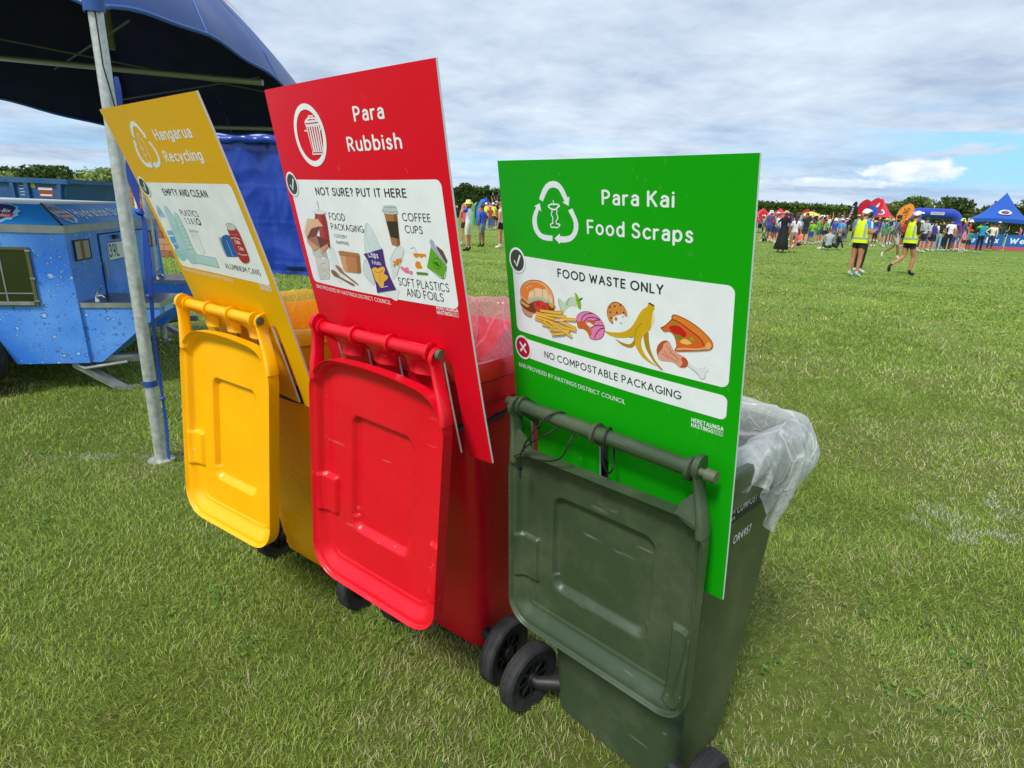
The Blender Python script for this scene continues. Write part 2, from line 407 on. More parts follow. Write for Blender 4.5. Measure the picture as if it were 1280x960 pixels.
# ------------------------------------------------------------------ printed pictures (mm on the sheet)
PICTURES = {
 'recycling_arrows': [
  ('p','white',0,(132.4,75.3,138.5,65.3,145.9,55.1,155.2,46.7,165.8,41.7,177.3,39.8,188.6,41.3,198.1,45.8,205,52.8,210.3,60.8,215.1,70.3,221.1,68.9,217.7,86.1,200.6,79.5,206.8,77.4,203.1,71.6,198.1,63.9,192.5,56.8,185.3,53.2,176.3,52.1,167.6,53.8,160.6,58,153.9,65.9,148.7,72.8,143.4,80.3)),
  ('p','white',0,(227.4,90.1,233.1,99.9,239.2,109.8,242,119.1,241.2,129.5,236.6,139.5,228.4,148.2,218.3,154.2,205.2,157.6,189,159,186.8,162.2,172.8,151.7,188.4,141,189,145.9,202.4,145.6,214.4,143.4,222,139.2,227,132.9,229.3,125.5,229.4,116.7,225.4,107.4,220.8,101.3,216,94.4)),
  ('p','white',0,(167.2,146.9,166.3,157.8,150.8,158.5,136.6,157.6,123.7,153.1,113.8,145.2,108,135.5,106,123.2,107.6,113.7,112.8,103.7,121.4,92.6,116.4,89.8,133.8,83.8,137.3,100.5,130.9,96.8,126.1,103.4,121.9,112.9,120.8,124,122.5,133.3,127.7,140.3,134.6,145,144.1,146.7,155.6,146.8)),
 ],
 'apple_core_icon': [
  ('s','white',2.2,(173.4,76.9,175.5,80,175.2,84)),
  ('s','white',3.2,(158.3,88.4,168.6,84.3,175.2,84.5,185.6,84.1,192.1,86.6,186.3,90,181.2,93.5,175.5,94.5,166.6,93.3,161.8,91,158.3,88.4)),
  ('s','white',2.6,(167.8,93.2,169.8,98,166.8,104.7,171.2,111,169.4,117.7,170.8,121.3,162.6,124.8,165.9,130.4,173.4,129.1,181.9,129.9,190.1,124.7,189.3,122.3,181.3,122,180.1,116.3,185.9,110.3,182.9,102.3,184.6,96.6,181.9,93.4)),
 ],
 'litter_bin_icon': [
  ('p','white',0,(179.7,67.5,181,64.4,199.8,64.7,200.2,68.7,211.3,70.9,218.9,76,220.1,82.3,218.1,85.8,161.8,84.7,160.1,76.8,166.3,72.3,173.7,69.5)),
  ('p','red',0,(182.7,68.1,183.3,66.9,196.4,67.4,196.2,68.6)),
  ('p','red',0,(173.8,73.1,186.2,71.8,208.6,73.4,205,74.4,188.6,74,176.5,74.8)),
  ('p','red',0,(163.2,79.2,216.1,79,216.4,81.3,163.2,81.5)),
  ('p','white',0,(163.5,84.7,218,86.1,215.1,137.3,215.3,144.6,167.4,145.3,166.8,140.3,169.3,136.2)),
  ('p','red',0,(168.9,86.6,173.8,86.5,173.4,137.9,170.5,138.2)),
  ('p','red',0,(179,86.9,183.8,86.8,183,137.8,180.2,138.1)),
  ('p','red',0,(189,87.2,193.7,87.2,192.5,137.7,189.7,138)),
  ('p','red',0,(198.9,87.6,203.5,87.5,201.8,137.6,199.1,137.9)),
  ('p','red',0,(208.5,87.9,213.1,87.8,211.1,137.5,208.4,137.8)),
  ('p','red',0,(170.8,139.2,211.1,139.1,211.4,141.4,170.5,141.5)),
  ('s','white',3,(154.3,93.6,163.9,95.6)),
  ('s','white',3,(217.4,95.6,226.6,92.5)),
 ],
 'bottle_icon': [
  ('s','white',2.2,(171,70.9,179.7,72.1,174.1,80.6,186,94.8,184.7,111.3,178.1,139.3,160.2,144.7,150,144,152.8,116.1,160,96.7,162.1,82.9,171,70.9)),
  ('s','white',1.8,(149.2,107.6,158.2,103.6,164.9,105.2,160.7,110.7,151,111.9,149.2,107.6)),
  ('s','white',1.8,(149.2,127.4,175.7,122.8)),
 ],
 'burger_picture': [
  ('f','#d99668',0,(49.8,321,54.8,330.8,64.7,335.8,82,337.4,87.7,328.6,98.8,325.6,107.5,322.1,99.5,317.8,70.6,320.1)),
  ('f','#7a3a20',0,(46.6,308.9,50.2,318,64.5,323.2,81.7,325.8,110.1,323.5,137.9,314.6,156.6,309.4,162.5,299.3,155.1,295.1,101.6,294.8,71.7,309.4)),
  ('f','#e8a050',0,(43.3,308.9,48.7,303.7,76,310.6,68.2,315.8)),
  ('f','#4f6b3a',0,(48.3,298.9,50.2,303.4,73.1,310.1,79.5,304.2,64,299.2)),
  ('f','#d94030',0,(92.3,303.9,98.6,296.3,112.8,292,129,293,139.2,297.8,142.5,306.4,135.2,315.1,112.9,323,99.5,317.8)),
  ('s','#8e1a20',2,(100.9,302.5,109.6,297.2,113.3,302.2,106.2,305.3,100.9,302.5)),
  ('s','#8e1a20',2,(119.8,306.7,128.2,302.4,133.3,306.2,127.5,310.9,120.8,310.2)),
  ('f','#e59a3f',0,(143.4,295.2,160.3,294.2,165.1,297.9,154.5,302.5,146.9,300.1)),
  ('f','#f0a868',0,(48.6,277.8,55.8,266.3,71.4,256.6,94.8,249.1,119.5,248,137.6,252.7,152.4,262.1,160.3,276.1,160.9,292.3,154.9,296.9,147.4,293.6,139.8,290.3,113.3,287.3,87.4,296.3,76.3,306.7,62.3,301.4,49.6,295.8,46.4,286.8)),
  ('f','#e8802e',0,(52.3,276.3,64.8,264.1,88.6,255.1,110.9,252.8,126.8,256,136.9,261.7,126,265.2,104.3,265.7,83.8,275.2,75.2,289.8,72.7,299.7,61.3,296.8,51.7,289.7)),
  ('f','#f7cfa8',0,(81.3,277.5,92.9,274.8,98.5,268.4,109.8,264.8,123.3,265.6,136.6,264.5,143.9,271.5,153.7,279,155.5,289.6,145,291.3,129.5,286.5,110.8,284,90.9,289.1,76.2,293.4,78.7,283.5)),
  ('f','#b9cf9a',0,(79.5,295.7,90.8,290,108.2,283,121.7,284.1,137.6,285.2,151.6,290.2,147.4,293.6,129.2,290.2,107.5,290.1,87.3,297.2,79.8,301.3)),
  ('s','#fff0dc',2,(73,268.5,75.7,270.9)),
  ('s','#fff0dc',2,(80.6,264.5,83.2,266.9)),
  ('s','#fff0dc',2,(90.8,261.2,92.9,263.1)),
  ('s','#70380f',1.3,(82,337.6,64.6,336.2,53.4,330.1,49.4,319.1,44.5,309.3,48.6,298.9,47,286.7,49.4,275.8,59,264,74.5,254.9,94.8,249.1,119.5,247.6,137.6,252.3,152.4,261.8,160.3,276.1,161.1,294.1,165.1,298.5,159.8,301.6)),
  ('s','#a05828',1,(97,269.5,98.9,278.5,96.8,286.3)),
  ('s','#a05828',1,(125.4,266.2,126.6,274.2,124.4,283.7)),
  ('s','#a05828',1,(144,270.6,147,281.9,145.2,288.5)),
 ],
 'fries_picture': [
  ('s','#c9861c',7,(98.9,323.6,158.4,321.1)),
  ('s','#f2c04a',4.6,(98.9,323.6,158.4,321.1)),
  ('s','#c9861c',7,(94.8,337.8,151.9,340)),
  ('s','#f2c04a',4.6,(94.8,337.8,151.9,340)),
  ('s','#c9861c',7,(101.4,327.9,178.4,327.5)),
  ('s','#f2c04a',4.6,(101.4,327.9,178.4,327.5)),
  ('s','#c9861c',7,(132.1,321.3,198.9,314.5)),
  ('s','#f2c04a',4.6,(132.1,321.3,198.9,314.5)),
  ('s','#c9861c',7,(148.6,312.7,187.2,305.8)),
  ('s','#f2c04a',4.6,(148.6,312.7,187.2,305.8)),
  ('s','#c9861c',7,(116.3,314.8,184.5,309)),
  ('s','#f2c04a',4.6,(116.3,314.8,184.5,309)),
  ('s','#c9861c',7,(98.2,332.4,136.5,333.6)),
  ('s','#f2c04a',4.6,(98.2,332.4,136.5,333.6)),
  ('s','#c9861c',7,(183.7,321.9,227.6,315.5)),
  ('s','#f2c04a',4.6,(183.7,321.9,227.6,315.5)),
  ('s','#c9861c',7,(119.2,346.5,167.2,342.6)),
  ('s','#f2c04a',4.6,(119.2,346.5,167.2,342.6)),
  ('s','#c9861c',7,(135.4,347.1,202.4,341.1)),
  ('s','#f2c04a',4.6,(135.4,347.1,202.4,341.1)),
  ('s','#c9861c',7,(157.1,339,226.5,339)),
  ('s','#f2c04a',4.6,(157.1,339,226.5,339)),
  ('s','#c9861c',7,(178.4,327.5,226.7,334.4)),
  ('s','#f2c04a',4.6,(178.4,327.5,226.7,334.4)),
  ('s','#c9861c',7,(143,353.1,207.1,344.7)),
  ('s','#f2c04a',4.6,(143,353.1,207.1,344.7)),
  ('s','#c9861c',7,(150.2,364,191.9,352.4)),
  ('s','#f2c04a',4.6,(150.2,364,191.9,352.4)),
  ('s','#c9861c',7,(144.4,334,213.8,355.2)),
  ('s','#f2c04a',4.6,(144.4,334,213.8,355.2)),
  ('s','#c9861c',7,(114.9,332.1,177.8,336.8)),
  ('s','#f2c04a',4.6,(114.9,332.1,177.8,336.8)),
  ('s','#c9861c',7,(125.4,337.7,156.5,348.5)),
  ('s','#f2c04a',4.6,(125.4,337.7,156.5,348.5)),
  ('s','#ffe08a',1.5,(104.3,326.5,158.1,325.8)),
  ('s','#ffe08a',1.5,(146.8,337.3,202,348.5)),
  ('s','#fff3d0',1.5,(168.3,326.6,191.1,323.2)),
 ],
 'apple_core_picture': [
  ('f','#c9d8c0',0,(175.4,277.3,182.7,278.8,193.5,283.3,206.1,273.3,220.6,266.7,226.2,271,229.1,282.7,226.6,286.6,216,287,205,292,194.9,300,188.3,308,180.2,298,175.4,288.1)),
  ('f','#a9bf90',0,(201.1,277.7,206.1,272.8,214.5,270.8,205.8,279.5,202.8,288.8,196.8,288.1)),
  ('f','#86b818',0,(225.3,257.8,232.4,262.4,239.9,272.3,241.8,280.6,239.8,289.9,233.4,288.9,230.4,280.8,227.3,272.6)),
  ('s','#86b818',2.2,(175.2,280,177.9,294.8,187.6,307.6)),
  ('s','#222222',2.5,(236,272.9,241.7,268.6,246.3,265.8)),
 ],
 'doughnut_picture': [
  ('f','#d4662a',0,(228.5,321.5,239.2,316,250.5,317.4,263.7,327.1,270,338.2,264.1,349.2,256.6,337.4,245.4,332.5,231.4,333.5)),
  ('f','#ee82b8',0,(228.5,319.8,227.8,311,234,302,246.9,294.8,262.7,292.1,280.1,294.7,292.7,301.8,302,312.8,303.9,324.5,298.3,337.7,287.3,346,274.1,349.4,263.4,348.1,268.8,340.2,265.9,328.5,252.8,317.8,241.5,315.5)),
  ('f','#d4662a',0,(254.7,314.5,262,309.6,273.1,308.8,278.4,313.9,272.8,318.4,264.1,315.7)),
  ('f','white',0,(256.2,317.2,264.1,315.2,273.9,319,273.8,321.3,263.8,323.6,257.2,320.5)),
  ('s','#3a1c28',1.6,(240.3,315.8,245.3,306.1,255.8,298.1,274.7,293.1)),
  ('s','#3a1c28',1.6,(247.1,317.1,257.7,307.3,273.3,301.9,291.6,303.2)),
  ('s','#3a1c28',1.6,(267,328.2,274.9,320.6,290.3,315.4,303,315.2)),
  ('s','#3a1c28',1.6,(274.2,310.3,284.1,305.9,291.6,304.5)),
  ('s','#3a1c28',1.6,(276.4,346.6,281.1,335.9,292.2,323.3,303.4,319.1)),
  ('s','#7a3050',1,(228.5,321.5,227.8,311,234,302,246.9,294.8,262.7,292.1,280.1,294.7,292.7,301.8,302,312.8,303.9,324.5,298.3,337.7,287.3,346,274.1,349.4,263.4,348.1)),
 ],
 'cookie_picture': [
  ('f','#dd8f42',0,(312.4,276.3,320.1,265.9,331.3,260.5,344.6,262,355.3,270.2,360,283.3,355.2,285.1,350.5,281,339.6,284.8,329.7,288.6,324.7,294.6,325.8,305.7,317,301.1,311.6,290.7)),
  ('f','#3a1c10',0,(316.2,274,318.3,271.6,320.5,272.7,319.2,275.3)),
  ('f','#3a1c10',0,(328,270.1,330,267.7,332.2,268.8,330.9,271.4)),
  ('f','#3a1c10',0,(341.9,265.8,343.9,263.5,346,264.6,344.8,267.2)),
  ('f','#3a1c10',0,(316.3,283.8,318.4,281.4,320.6,282.4,319.3,285.1)),
  ('f','#3a1c10',0,(333.2,281.9,335.2,279.5,337.4,280.6,336.2,283.2)),
  ('f','#3a1c10',0,(349.8,278.9,351.7,276.6,353.8,277.6,352.6,280.2)),
  ('f','#3a1c10',0,(318.1,295.1,320.2,292.7,322.4,293.7,321.1,296.4)),
  ('f','#c07830',0,(329.6,295.7,331.7,290.3,336.5,293.5,333.3,297.5)),
  ('f','#999999',0,(343.8,300.9,345.5,298.5,347.2,300.7,345.3,302.3)),
  ('f','#b08050',0,(348.3,287.4,349.7,285.1,351.1,286.9,349.7,288.7)),
  ('s','#8a4a18',1,(325.8,305.7,317,301.1,311.2,288.7,313.5,275.1,321.4,265.1,331.3,260.5,344.6,262,355.3,270.2,360.4,283.8)),
 ],
 'banana_peel_picture': [
  ('f','#b08a18',0,(398.2,317.1,408.2,307.2,410,322.7,414.3,341.8,425.8,361.5,441.9,375.6,434.9,374.6,419.1,361,405.4,343.8,399.5,328.9)),
  ('f','#b08a18',0,(330.4,336.4,348.9,340.5,365.8,340,375.3,329.8,377.6,321.2,380,332.9,373,344.7,361.1,347.7,346.5,345.2)),
  ('f','#f5dcb0',0,(416.3,267,420.7,270.1,420.9,281.5,416.1,292,413.1,298.4)),
  ('f','#d8ab18',0,(408.5,250.2,420.4,255,420.5,260.6,417.4,266.8,415.9,278.6,413.9,294.4,412.5,300.5,404.9,308.8,394.9,319.8,392.7,334.3,398.6,349.3,412.4,362.6,428.2,371.1,412.5,367.7,396.5,360.1,384.8,348.3,378.8,337.2,377.6,321.2,365.8,325.6,341.6,331.6,319.1,332,303.8,325.5,321.7,324.1,346.6,319.2,365.8,308.3,377.5,293.2,388.8,273.5,397.7,263.3,405.3,258.3)),
  ('s','#8a6c0c',0.9,(394.6,292,384.4,301.8,378.7,312.9,377.6,322.2,365.8,326)),
  ('p','#2a2418',0,(410,249.4,420.8,253,419.6,255.9,408.5,251.9)),
 ],
 'pizza_picture': [
  ('f','#e06428',0,(435.5,293.3,445.4,286.7,457.4,273.3,465.4,270.1,523.2,303.8,531.2,313.2,514.6,321.3,467.5,331.9,469.3,322.3,467.2,309.3,460.3,300.1,452,297,443.7,298.9)),
  ('f','#e8802a',0,(457.8,271.4,457.7,267.7,462.2,264.1,473.3,265.1,493.1,270.9,514.5,281.7,532,294.8,538.4,304.4,536.7,313,527.7,318,521.8,313.3,524.3,307.3,513.4,296.5,493.7,285.5,473.7,276.1)),
  ('s','#a0401c',2.2,(457.8,273.2,473.7,277,493.8,287.3,513.5,298.3,522.6,311.3)),
  ('f','#c81818',0,(452.8,289.2,461.8,284.1,474,284.4,484.1,290.9,488,297.7,482.6,302.1,470.5,301,458.1,295.8)),
  ('f','#7a9c20',0,(457.2,279.9,462.6,276.5,467.7,279,464.9,283.2,459.8,282.6)),
  ('f','#5c9420',0,(467.6,304.4,472.5,299.7,479.6,303,474.8,307.4,469.7,306.9)),
  ('f','#7ab030',0,(494.1,303,498.2,298.9,503.2,302.2,500.5,306.5,495.6,305.9)),
  ('f','#f5c060',0,(476,311.4,484.7,304.9,494.7,307.6,498.7,311.5,489.1,315.3,479.1,314.5)),
  ('f','#f5b070',0,(525.3,308.9,529.6,302.5,535.3,305.1,534.8,311.6,528.5,316)),
  ('s','#f0b070',3,(468.5,328.6,485.5,323.7,506.9,320.5,525.6,314.4)),
  ('s','#7a300c',1,(435.5,293.3,445.4,286.7,457.8,272.9,457.7,267.7,462.2,264.1,473.3,265.1,493.1,270.9,514.5,281.7,532,294.8,538.4,304.4,536.7,313,527.7,318.4,495.5,326.7,467.5,331.9,469.6,320.3,463.5,302.4,454,296.6,443.7,299.3,435.5,293.3)),
 ],
 'chicken_leg_picture': [
  ('f','#e6e6e8',0,(489.6,349.8,494.5,347.7,508.5,353.1,522,351.9,526.6,348.4,532.9,350.3,532.7,356.1,527.3,361.2,528.1,366.8,525,372.4,518.3,373.1,514.1,366.3,502.9,358.3)),
  ('s','#9a9aa0',0.8,(489.8,354.6,503,360.3,515.1,368,519.3,373.8,526,372.1,528.1,366.8,526.3,361.4)),
  ('f','#b8552c',0,(427.4,337,431.5,326.2,442,317.2,451.5,316.3,454.8,321.4,442.4,331.8,434.1,343.5,432.2,354,428,344.9)),
  ('f','#e8a088',0,(452.6,317,459,324.4,465.5,332.8,486.1,339.9,493.5,347.9,488.9,358.7,476.9,361.6,465.3,355.4,451.6,355.6,438.8,357.5,431.1,354.2,432,344,440.3,332.3,442.2,324)),
  ('f','#c0542c',0,(479.2,344.3,485.1,340.1,493.5,347.9,489.9,358.1,477.9,361.3,482.6,352.4)),
  ('s','#c07050',1.5,(447.5,324.9,452.9,329.6,459.4,336)),
  ('s','#c07050',1.5,(438.4,342.6,447.1,346.6,453.6,351.1)),
  ('s','#c07050',1.5,(455.3,336.9,467.9,342,474.3,348.4)),
  ('s','#c07050',1.2,(442.5,335.7,455.6,346.7,472.4,352.7)),
 ],
 'takeaway_box_picture': [
  ('f','#9c2a30',0,(119.1,278.1,164,278.1,154.5,352.3,150.6,357.2,140.8,353.4,106.9,362.5,96.8,338.4)),
  ('p','#b83a3c',0,(127.5,279.2,145,279,137.7,353.7,114,360.3)),
  ('f','#e4e8ec',0,(117.9,267.9,139.9,264.7,165.7,266.5,166.7,274.6,148.7,277.1,116.8,276.8)),
  ('s','#8a9098',1,(116.2,271.5,119.8,276.6,148.7,277.1,166.9,274)),
  ('s','#7a8088',1.6,(142.9,245.3,141.1,268.4)),
  ('p','#e5b990',0,(73,290.9,126.1,288.7,143.8,305,120.2,307.8,83.7,314.1,45.8,340.7,41.7,326.8)),
  ('p','#7a4030',0,(83.7,314.1,127,305.9,103.3,331.1,47,342.2)),
  ('p','#a87060',0,(103.3,331.1,47,342.2,105.8,361)),
  ('p','#6a3828',0,(103.3,331.1,154,337.8,105.8,361)),
  ('p','white',0,(121.2,314.7,117.9,332.2,102.5,330.3)),
  ('p','#d49a6c',0,(47,342.2,105.8,361,150.1,346.6,142.4,356.4,111.1,373.1,102.1,359.8,67.7,372.3,45.4,351.9)),
 ],
 'drink_carton_picture': [
  ('p','#c4c6c4',0,(57.5,366.8,102.9,364.4,104,381.6,80.4,391.9,55.9,383.1)),
  ('p','#b2b4b2',0,(104,381.6,129.4,385.5,128.9,366.8,105.4,365.7)),
  ('p','#d2d2ce',0,(62.7,388.9,134,385.7,113.4,439.2,59.9,446.9)),
  ('s','#a8a8a2',1.2,(73.8,418.7,87.2,404.1,106.4,398.9,121.1,403.8,115.4,418.8,90.6,436.4,72.9,433.6,73.8,418.7)),
  ('s','#a8a8a2',1,(86.4,412.3,95.2,422.8,114.9,410.8)),
  ('s','#a8a8a2',1,(83.1,425.8,100,412.5,105.3,424.8)),
  ('s','#a8a8a2',1,(92.9,398.7,101.1,401.1,112.3,396.7)),
 ],
 'paper_bowl_picture': [
  ('p','#c28358',0,(189.7,370.7,273.7,366.4,265,405.8,255.8,409.1,197.6,411.3,191.3,406.7)),
  ('p','#d79e74',0,(189.7,370.7,214.3,369.4,209.6,411,197.6,411.3,191.3,406.7)),
  ('p','#a66a42',0,(258.5,367.7,273.7,366.4,265,405.8,250.7,409.4)),
  ('p','#b57a4e',0,(186.2,361.9,202.3,359.6,273.5,360,273.5,367,189.4,371.3)),
  ('s','#8a5432',1,(189.4,371.3,273.4,367.3)),
 ],
 'wooden_cutlery_picture': [
  ('f','#9c7450',0,(157.9,399.9,172.3,399.4,186,406.4,193.5,414.9,238.8,434.6,235.9,438.1,188.9,419.5,171.7,414.2)),
  ('f','#8a6444',0,(133.3,413.6,149.2,413.5,162.9,421.4,171.6,427.8,221.8,438.2,217.1,443.5,164.6,430.8,142.6,428.6,132.1,421.8)),
 ],
 'plastic_wrap_picture': [
  ('f','#d8e2e8',0,(325,288.7,339.1,302.9,355.9,333.4,359.2,344.2,298.8,356.3,307.4,324)),
  ('s','#b4bec6',1.2,(300,352.8,307.9,318.4,325,288.7,342.7,305.5,358.7,345.7)),
  ('s','#b4bec6',1,(318.1,340.1,316.3,317.9,324.5,290)),
  ('f','#d4dde2',0,(286.9,377,303.1,371.2,308.9,431.1,278,416.5,278,395.5)),
  ('s','#b0bac2',1.2,(303.4,370.3,285.9,380,276.2,407.6,307,429.8)),
  ('f','#dfe7ec',0,(145.9,348.4,167.4,351.3,174.7,393.5,187.3,423.4,156.6,443,143.9,418.8,141.5,378.1)),
 ],
 'plastic_bag_picture': [
  ('f','#dbe1e6',0,(382.9,365.6,408.5,339.6,427.7,333.9,435,339.3,431.3,349.9,413,375.3,393.3,401.8,379.5,409.5,381.2,387.3)),
  ('s','#b6bcc4',1.2,(381.9,368.7,408.5,339.6,427.7,333.9,435,339.3,431.3,349.9,395.7,401.6)),
  ('f','#e6eaee',0,(329.3,445.8,377.1,433.7,395.1,433.2,387,448.7,379.6,461,360.6,456.8)),
 ],
 'chips_packet_picture': [
  ('p','#4a2a80',0,(290.9,359.8,365.3,342.5,364.5,364,364.6,379.5,374.6,410,385.6,433.7,312.7,449.5,314.2,429.4,307.9,394.2,302.3,372.2)),
  ('f','#f2b548',0,(310.5,393.9,325.3,387.7,334.7,389.4,353.7,383.5,360.7,389.2,353.7,399.3,365.7,404.5,359.3,413.1,347.6,419.2,343.5,429.4,330.3,434.8,323.3,425.1,315.5,417.8,314,406.5)),
  ('s','#a06818',1.1,(320,396.2,333.9,399.7,353.7,391.4)),
  ('s','#a06818',1.1,(337,402.6,332.2,424.1)),
  ('s','white',1.3,(332.9,434.5,358.5,428.3)),
 ],
 'coffee_cup_picture': [
  ('p','#b0754a',0,(392.5,265.4,434,265.9,426.5,330.2,414.3,334.8,399.4,331.8)),
  ('p','#8e5a36',0,(421.7,266.8,434,265.9,426.5,330.2,416.8,333.7)),
  ('p','#3a302c',0,(395.5,281.9,431.3,281.1,426.7,317.9,400.9,315.2)),
  ('f','#c2cad0',0,(387.4,262.7,391.9,255,400.2,249.2,432.8,249.3,435.1,256.7,437.6,263.6,426.1,266.7,401.9,266.8)),
  ('s','#8a949c',1.2,(388.4,259.3,401,262.3,422.9,262.6,437.6,260.3)),
  ('s','#8a949c',1,(396.3,252,412.2,253.6,434.2,252)),
 ],
 'orange_wrapper_picture': [
  ('f','#e8892c',0,(391.6,367.3,401.7,367.1,407.9,361.2,416.8,361.4,419.4,356.7,422.8,365.5,414.7,369.1,407.5,375.8,398.5,375.3,394.8,380.6,391.1,377.2,397.2,372.1)),
  ('s','#a85c14',0.9,(406.7,362.2,408.3,369.6,403.2,374.9)),
 ],
 'pink_sweet_picture': [
  ('f','#ee7fb0',0,(413.9,382,418.6,376.4,426.4,380.3,438,377.8,440.5,385.1,451.1,385.7,446.9,393.7,438.9,391.4,428,390.8,420.2,386.9)),
  ('s','#c05088',0.9,(424.1,380.5,427,386.3,436.2,387.9)),
 ],
 'juice_box_picture': [
  ('p','#eef2ee',0,(463.9,346.2,500.1,345.3,498.1,389.7,462.6,390.7)),
  ('p','#e8892c',0,(463.3,345.4,500.2,344.7,500.5,352.4,494.8,350.8,485.6,355.5,480.4,351.8,471.1,355.9,463.7,352.1)),
  ('f','#e8892c',0,(463.9,368.2,470.8,362.4,479.6,363.5,481.4,369.8,484.2,375.5,471.8,378.9,464.2,375.6)),
  ('p','#4f8a30',0,(463.1,385.6,497.1,385,497.9,390.3,463.7,391.5)),
  ('s','#b0b8bc',1.2,(457.2,335.9,471.2,333.3,472.7,344.2)),
 ],
 'chocolate_bar_picture': [
  ('p','#6a4838',0,(533.7,324.9,550.6,335.1,559.6,355.5,554.4,362.9,541.1,353.9)),
  ('p','#a9b0c8',0,(517.3,317.5,523.6,313,528.9,316.9,531.5,326.5,554.7,361.5,546.5,364.9,519.2,329.9)),
  ('p','#64aa28',0,(518.4,330,554.6,365.7,540.5,394.2,498.9,372)),
  ('s','#2f6a20',1.4,(518,362.7,522.7,353.8,533.8,352.2,540.4,361.1,535.6,371.4,523.6,372.9,518,362.7)),
  ('f','#2f6a20',0,(520.8,362.5,528.5,359.1,534.8,365.8,532.2,369.4)),
  ('s','#3c6a20',1,(498.9,372,540.4,394.8,554.6,365.7)),
 ],
 'blue_bottle_picture': [
  ('p','#a8cbe0',0,(55.6,262.7,68.6,266.2,84.7,298.5,37.7,301.8,36.6,290.5)),
  ('p','#8fb9d8',0,(49.6,274,69.2,275.3,74.5,291,38.6,294.5)),
 ],
 'clear_bottle_picture': [
  ('f','#b4d6dc',0,(113.2,266,127.6,265.5,135.5,282.7,145.8,297.8,137.7,325.8,127.2,391.4,122.8,400.1,71.7,408.6,83.9,345,97.5,307.9,101.5,280)),
  ('s','#7fb0b8',1.2,(113.2,266,96.8,288.1,83.9,345,71.7,408.6)),
  ('s','#7fb0b8',1.2,(127.6,265.5,145.8,297.8,138.3,327.7,122.8,400.1)),
  ('s','#8ab8c0',1,(101.3,337.9,133.3,334)),
 ],
 'ribbed_bottle_picture': [
  ('f','#b8d8d8',0,(159.4,285.6,177.2,284.1,179.7,307.9,181.4,331.2,175,371.4,180.2,401.5,163.6,409.1,127.8,399.7,126,375,138.2,333.7)),
  ('s','#7fb4b4',1.2,(159.4,285.6,138.2,333.7,127.8,399.7)),
  ('s','#7fb4b4',1.2,(177.2,284.1,181.1,327.3,177.9,403.7)),
  ('s','#7fb4b4',1.1,(148.3,324.4,180.7,321.8)),
  ('s','#7fb4b4',1.1,(146.1,335.6,180.5,332.8)),
  ('s','#7fb4b4',1.1,(143.9,347,180.4,343.9)),
  ('s','#7fb4b4',1.1,(141.7,358.4,180.4,355)),
  ('s','#7fb4b4',1.1,(139.6,369.9,180.4,366.2)),
  ('s','#7fb4b4',1.1,(137.5,381.6,180.4,377.5)),
  ('s','#7fb4b4',1.1,(135.3,393.3,180.4,388.8)),
 ],
 'plastic_cup_picture': [
  ('s','#a8b8bc',1.8,(206.7,330.5,257.3,331.3,255.9,334.5,206.1,334.4)),
  ('s','#a8b8bc',1.3,(212.3,335.2,215.5,392.4,243.1,394.9,251.4,334.7)),
  ('s','#b8c6ca',1,(228.6,336.2,226.8,391.5)),
  ('s','#b8c6ca',1,(210.8,345.1,245.5,344.8)),
 ],
 'blue_label_bottle_picture': [
  ('p','#7fb8e0',0,(37.5,343.7,79.7,340.4,79.2,353.6,36.8,357.1)),
  ('p','#5fa6dc',0,(35.4,362.6,81.4,357.5,80.4,378.4,36.2,383.7)),
  ('p','#5fa6dc',0,(37.9,386.6,79.6,381.8,81.4,395.1,40.1,400.5)),
  ('f','#9ccad4',0,(31.6,401.2,76.7,403.9,98.5,419,60.3,437.5,35.8,433.3,24.4,421.2)),
 ],
 'crushed_bottle_picture': [
  ('f','#a9cfd4',0,(55.8,405.6,127.2,391.4,157.6,397.2,168.9,412.7,156.1,434.8,113.2,441.1,99.1,427.5,77.8,420.9,110.1,435,88.2,419.9)),
  ('p','#b6d8da',0,(168.5,408.6,302,407.9,299.6,435.9,156.1,434.8)),
  ('s','#7fb4b8',1.4,(170.8,406.4,308,405.7)),
  ('s','#7fb4b8',1.4,(156.1,434.8,300.4,435)),
  ('s','#7fb4b8',1.4,(124.8,393.7,157.6,397.2,156.1,434.8)),
  ('s','#8fc0c4',1.3,(61.8,418,98.5,419,115.6,438.7)),
  ('s','#8fc0c4',1.1,(302.7,407,299.6,435.9)),
 ],
 'blue_can_picture': [
  ('f','#b8b4a8',0,(377.2,347.1,394.2,341.1,391.3,370.2,386.6,393.1,373.4,390.5)),
  ('f','#1f5fb0',0,(393.1,342.3,454,332.7,455.1,383.2,438.2,390.3,393.2,394.4,381.8,389.8)),
  ('s','#dfe8f0',1.4,(420.3,345.8,419.9,367.8,417.9,392.1)),
 ],
 'red_can_picture': [
  ('f','#b8242c',0,(459.2,305.9,505.5,307.7,513,339.1,510.8,385.4,496.1,399.5,467.2,404.2,452.5,390.8,453.2,350.6)),
  ('f','#cfd0c8',0,(458.1,301.4,478,296.9,500.9,299.1,504.9,308.4,491.3,314.4,461.9,315.2)),
  ('s','#6a6a66',1,(458.1,301.4,478,296.9,500.9,299.1,504.9,308.4,491.3,314.4,461.9,315.2,458.1,301.4)),
  ('s','white',1.6,(453,338.1,480.9,335.1,503.3,338)),
  ('s','white',1.6,(458.5,377.4,478.7,381.1,509.4,378.3)),
  ('s','#e0a8a0',1,(452.8,325.6,480.3,327.4,503.5,325.1)),
 ],
}

